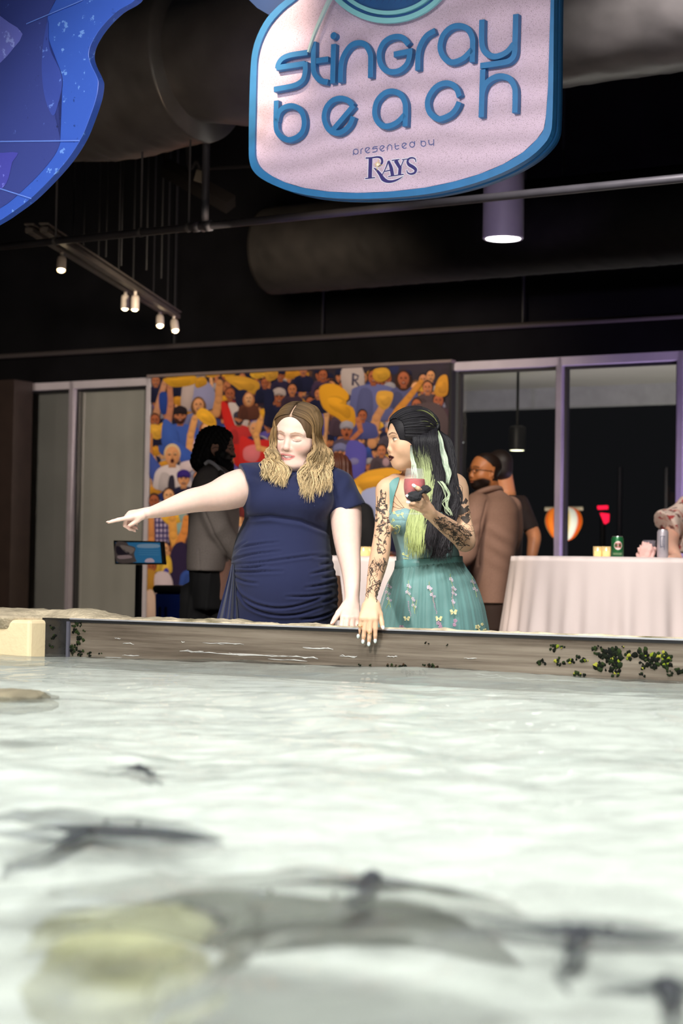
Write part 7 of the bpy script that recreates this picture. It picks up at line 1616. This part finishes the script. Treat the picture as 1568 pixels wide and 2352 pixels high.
# --- guest in black with auburn hair, mostly hidden behind the navy dress
Y6 = 10.95
pa = empty('person', (J(795, 1300, Y6)[0], Y6, 0)); tag(pa, 'auburn-haired guest in black, mostly hidden behind the woman in navy', 'person')
h6 = HeadFrame(J(772, 1090, Y6), 165, 4, 0, .95, 1.0)
g = Field((J(700, 1100, Y6)[0], 10.62, 0), (J(885, 1100, Y6)[0], 11.3, 1.70), .0095, [(h6.c-.12, h6.c+.125, .0045)])
add_head(g, h6); g.chain([J(775, 1110, Y6, 22), J(780, 1145, Y6, 24)], .03); g.loft(rows_px([(1150, 755, 810, .07), (1175, 745, 828, .12), (1270, 752, 836, .12), (1420, 752, 836, .12)], Y6), .03); legs(g, J(793, 1400, Y6)[0], Y6, .08, .85)
co, fa = g.mesh('b', 2); tomesh('body', co, fa, MATS['skin_warm'], pa, np.tile(np.array(S('#d9a184')), (len(co), 1)))
g = cap_field(h6, .016, face=(.062, .080, .094), fc=(0, .110, -.02)); g.ell(h6.w(0, -.055, -.06), (.088, .075, .095), .03, h6.fr); co, fa = g.mesh('h', 2); n = vnormals(co, fa); L = h6.loc(co); tomesh('hair', co+n*(.004*np.sin(L[:, 0]*220))[:, None], fa, mat('hair_auburn', '#4a2314', .55), pa)
g = Field((J(695, 1100, Y6)[0], 10.55, .85), (J(890, 1100, Y6)[0], 11.35, 1.52), .009)
g.loft(rows_px([(1142, 762, 800, .075), (1158, 742, 824, .12), (1185, 735, 838, .15), (1270, 742, 842, .15), (1400, 742, 842, .15)], Y6), .02)
g.chain([J(832, 1180, Y6, 26), J(840, 1230, 10.88, 25), J(838, 1262, 10.76, 21), J(815, 1274, 10.62, 17)], .02); g.chain([J(745, 1180, Y6, 26), J(732, 1235, 10.95, 23), J(745, 1290, 10.85, 17)], .02)
co, fa = g.mesh('s', 2); tomesh('jacket', co, fa, mat('jacket_black', (.005, .005, .006), .85), pa)
g = Field((J(725, 1300, Y6)[0], 10.72, .03), (J(865, 1300, Y6)[0], 11.2, .95), .011); g.loft(rows_px([(1370, 745, 840, .14), (1440, 747, 838, .13)], Y6), .02); legs(g, J(793, 1400, Y6)[0], Y6, .08, .86, .10, .07); co, fa = g.mesh('t', 2); tomesh('trousers', co, fa, MATS['trouser_black'], pa)
bm = bmesh.new()
for s_ in (-1, 1): shoe(bm, (J(793, 1400, Y6)[0]+s_*.08, Y6, 0), R(0), .26)
finish('shoes', bm, MATS['shoe_black'], pa, smooth=True)
# --- guest in a floral blouse leaning on the right-hand table
Y7 = 11.0
pf = empty('person', (J(1612, 1300, Y7)[0], Y7, 0)); tag(pf, 'guest in a cream floral blouse at the right edge, hands on the table', 'person')
h7 = HeadFrame(J(1622, 1085, Y7-.06), 70, 12, 0, .97, 1.0); wr7 = np.array((J(1556, 1284, 10.50)[0], 10.50, TBH+.022))
g = Field((J(1440, 1200, 10.4)[0], 10.2, 0), (J(1700, 1100, Y7)[0], 11.32, 1.70), .0095, [(h7.c-.12, h7.c+.125, .0048), (wr7-[.17, .06, .03], wr7+[.02, .06, .05], .0042)])
add_head(g, h7, closed=False); g.chain([J(1624, 1105, Y7, 20), J(1622, 1140, Y7, 22)], .03); g.loft(rows_px([(1145, 1595, 1650, .07), (1170, 1582, 1666, .11), (1290, 1588, 1662, .12), (1430, 1585, 1662, .13)], Y7), .03); legs(g, J(1622, 1400, Y7)[0], Y7, .075, .85, .08, .04)
g.chain([J(1592, 1165, Y7-.05, 21), J(1552, 1205, 10.78, 19), (J(1540, 1250, 10.66), .045), (wr7, .024)], .02)
add_hand(g, wr7, (-.95, -.3, -.06), (0, .0, 1), (0, -1, 0), .95, [(14, 16, 10)]*4, thumb=(.7, .6, -.1)); g.chain([J(1655, 1165, Y7, 20), J(1668, 1230, 10.9, 18), J(1625, 1278, 10.62, 12)], .02)
co, fa = g.mesh('b', 2); cols = np.tile(np.array(S('#eab8a0')), (len(co), 1)); L = h7.loc(co); hm = (np.abs(L) < .15).all(1); cols[hm] = facepaint(L[hm], cols[hm], '#5a4030', '#b0605c'); tomesh('body', co, fa, MATS['skin_fair'], pf, cols)
g = cap_field(h7, .012, face=(.062, .080, .094), fc=(0, .106, -.012)); g.ell(h7.w(0, -.06, -.06), (.085, .065, .09), .03, h7.fr); co, fa = g.mesh('h', 2); tomesh('hair', co, fa, mat('hair_brown', '#5a3c28', .55), pf)
g = Field((J(1470, 1200, 10.4)[0], 10.4, .85), (J(1705, 1100, Y7)[0], 11.36, 1.52), .0085)
g.loft(rows_px([(1130, 1598, 1648, .085), (1148, 1580, 1668, .13), (1180, 1570, 1678, .15), (1290, 1576, 1672, .15), (1400, 1572, 1676, .16)], Y7), .02)
g.chain([J(1588, 1158, Y7-.05, 27), J(1556, 1190, 10.84, 31)], .02); g.cone(J(1556, 1190, 10.84), J(1528, 1212, 10.72), .080, .105, .02, cut=(J(1532, 1210, 10.72), (-.75, -.3, -.55))); g.chain([J(1660, 1160, Y7, 27), J(1676, 1225, 10.9, 30)], .02); g.loft(rows_px([(1215, 1530, 1600, .10), (1268, 1528, 1600, .10)], 10.84), .03)
co, fa = g.mesh('s', 2); n = vnormals(co, fa); px, py = project(co); co = co+n*(.006*np.sin(px/7+py/19))[:, None]
fl = np.array([mnoise.cell(Vector(c)*26) if False else mnoise.noise(Vector(c)*24)+.5*mnoise.noise(Vector(c)*52) for c in co]); f2 = np.array([mnoise.noise(Vector(c)*30+Vector((9, 3, 1))) for c in co])
cc = np.tile(np.array(S('#f3ddce')), (len(co), 1)); cc[fl > .30] = S('#8a5a52'); cc[(f2 > .36)] = S('#c24a48'); cc[(fl < -.42)] = S('#e8bfae'); tomesh('blouse', co, fa, mat('blouse_print', rough=.7, attr='Col'), pf, cc)
g = Field((J(1560, 1300, Y7)[0], 10.78, .03), (J(1690, 1300, Y7)[0], 11.22, .97), .011); g.loft(rows_px([(1370, 1575, 1672, .14), (1440, 1577, 1668, .13)], Y7), .02); legs(g, J(1622, 1400, Y7)[0], Y7, .075, .86, .095, .06); co, fa = g.mesh('t', 2); tomesh('trousers', co, fa, mat('trouser_tan', '#6b5648', .8), pf)
bm = bmesh.new()
for s_ in (-1, 1): shoe(bm, (J(1622, 1400, Y7)[0]+s_*.075, Y7-.05, 0), R(180), .25)
finish('shoes', bm, MATS['shoe_black'], pf, smooth=True)
# --- brown bar stool half hidden beside the navy dress
Ys = 8.7; sx = J(752, 1320, Ys)[0]
st = empty('bar_stool', (sx, Ys, 0)); tag(st, 'brown padded bar stool half hidden beside the hip of the navy dress', 'stool')
M_lea = mat('stool_leather', '#7a5844', .55, var=.15, vscale=12, bump=.1)
g = Field((sx-.3, Ys-.3, .6), (sx+.3, Ys+.3, 1.1), .006); g.loft([(.70, sx, Ys, .20, .19), (.76, sx, Ys, .205, .195)], 0, 4); co, fa = g.mesh('s', 2); tomesh('seat', co, fa, M_lea, st)
g = Field((sx-.3, Ys-.3, .6), (sx+.3, Ys+.3, 1.1), .006); g.loft([(.80, sx-.06, Ys-.175, .13, .022), (.90, sx-.06, Ys-.180, .135, .024), (1.01, sx-.06, Ys-.185, .120, .022)], 0, 3); co, fa = g.mesh('s', 2); tomesh('backrest', co, fa, M_lea, st)
for a in (-1, 1):
    for b in (-1, 1):
        bm = bmesh.new(); tube(bm, [(sx+a*.16, Ys+b*.15, .71), (sx+a*.20, Ys+b*.19, 0)], .014, 8); finish('leg', bm, M_dk, st)
bm = bmesh.new(); tube(bm, [(sx+a*.184, Ys+b*.172, .28) for a, b in ((-1, -1), (1, -1), (1, 1), (-1, 1))], .009, 8, closed=True); finish('foot_rail', bm, M_dk, st)
for a in (-.11, .0):
    bm = bmesh.new(); tube(bm, [(sx-.01+a, Ys-.172, .74), (sx-.01+a, Ys-.180, .84)], .010, 8); finish('back_support', bm, M_dk, st)
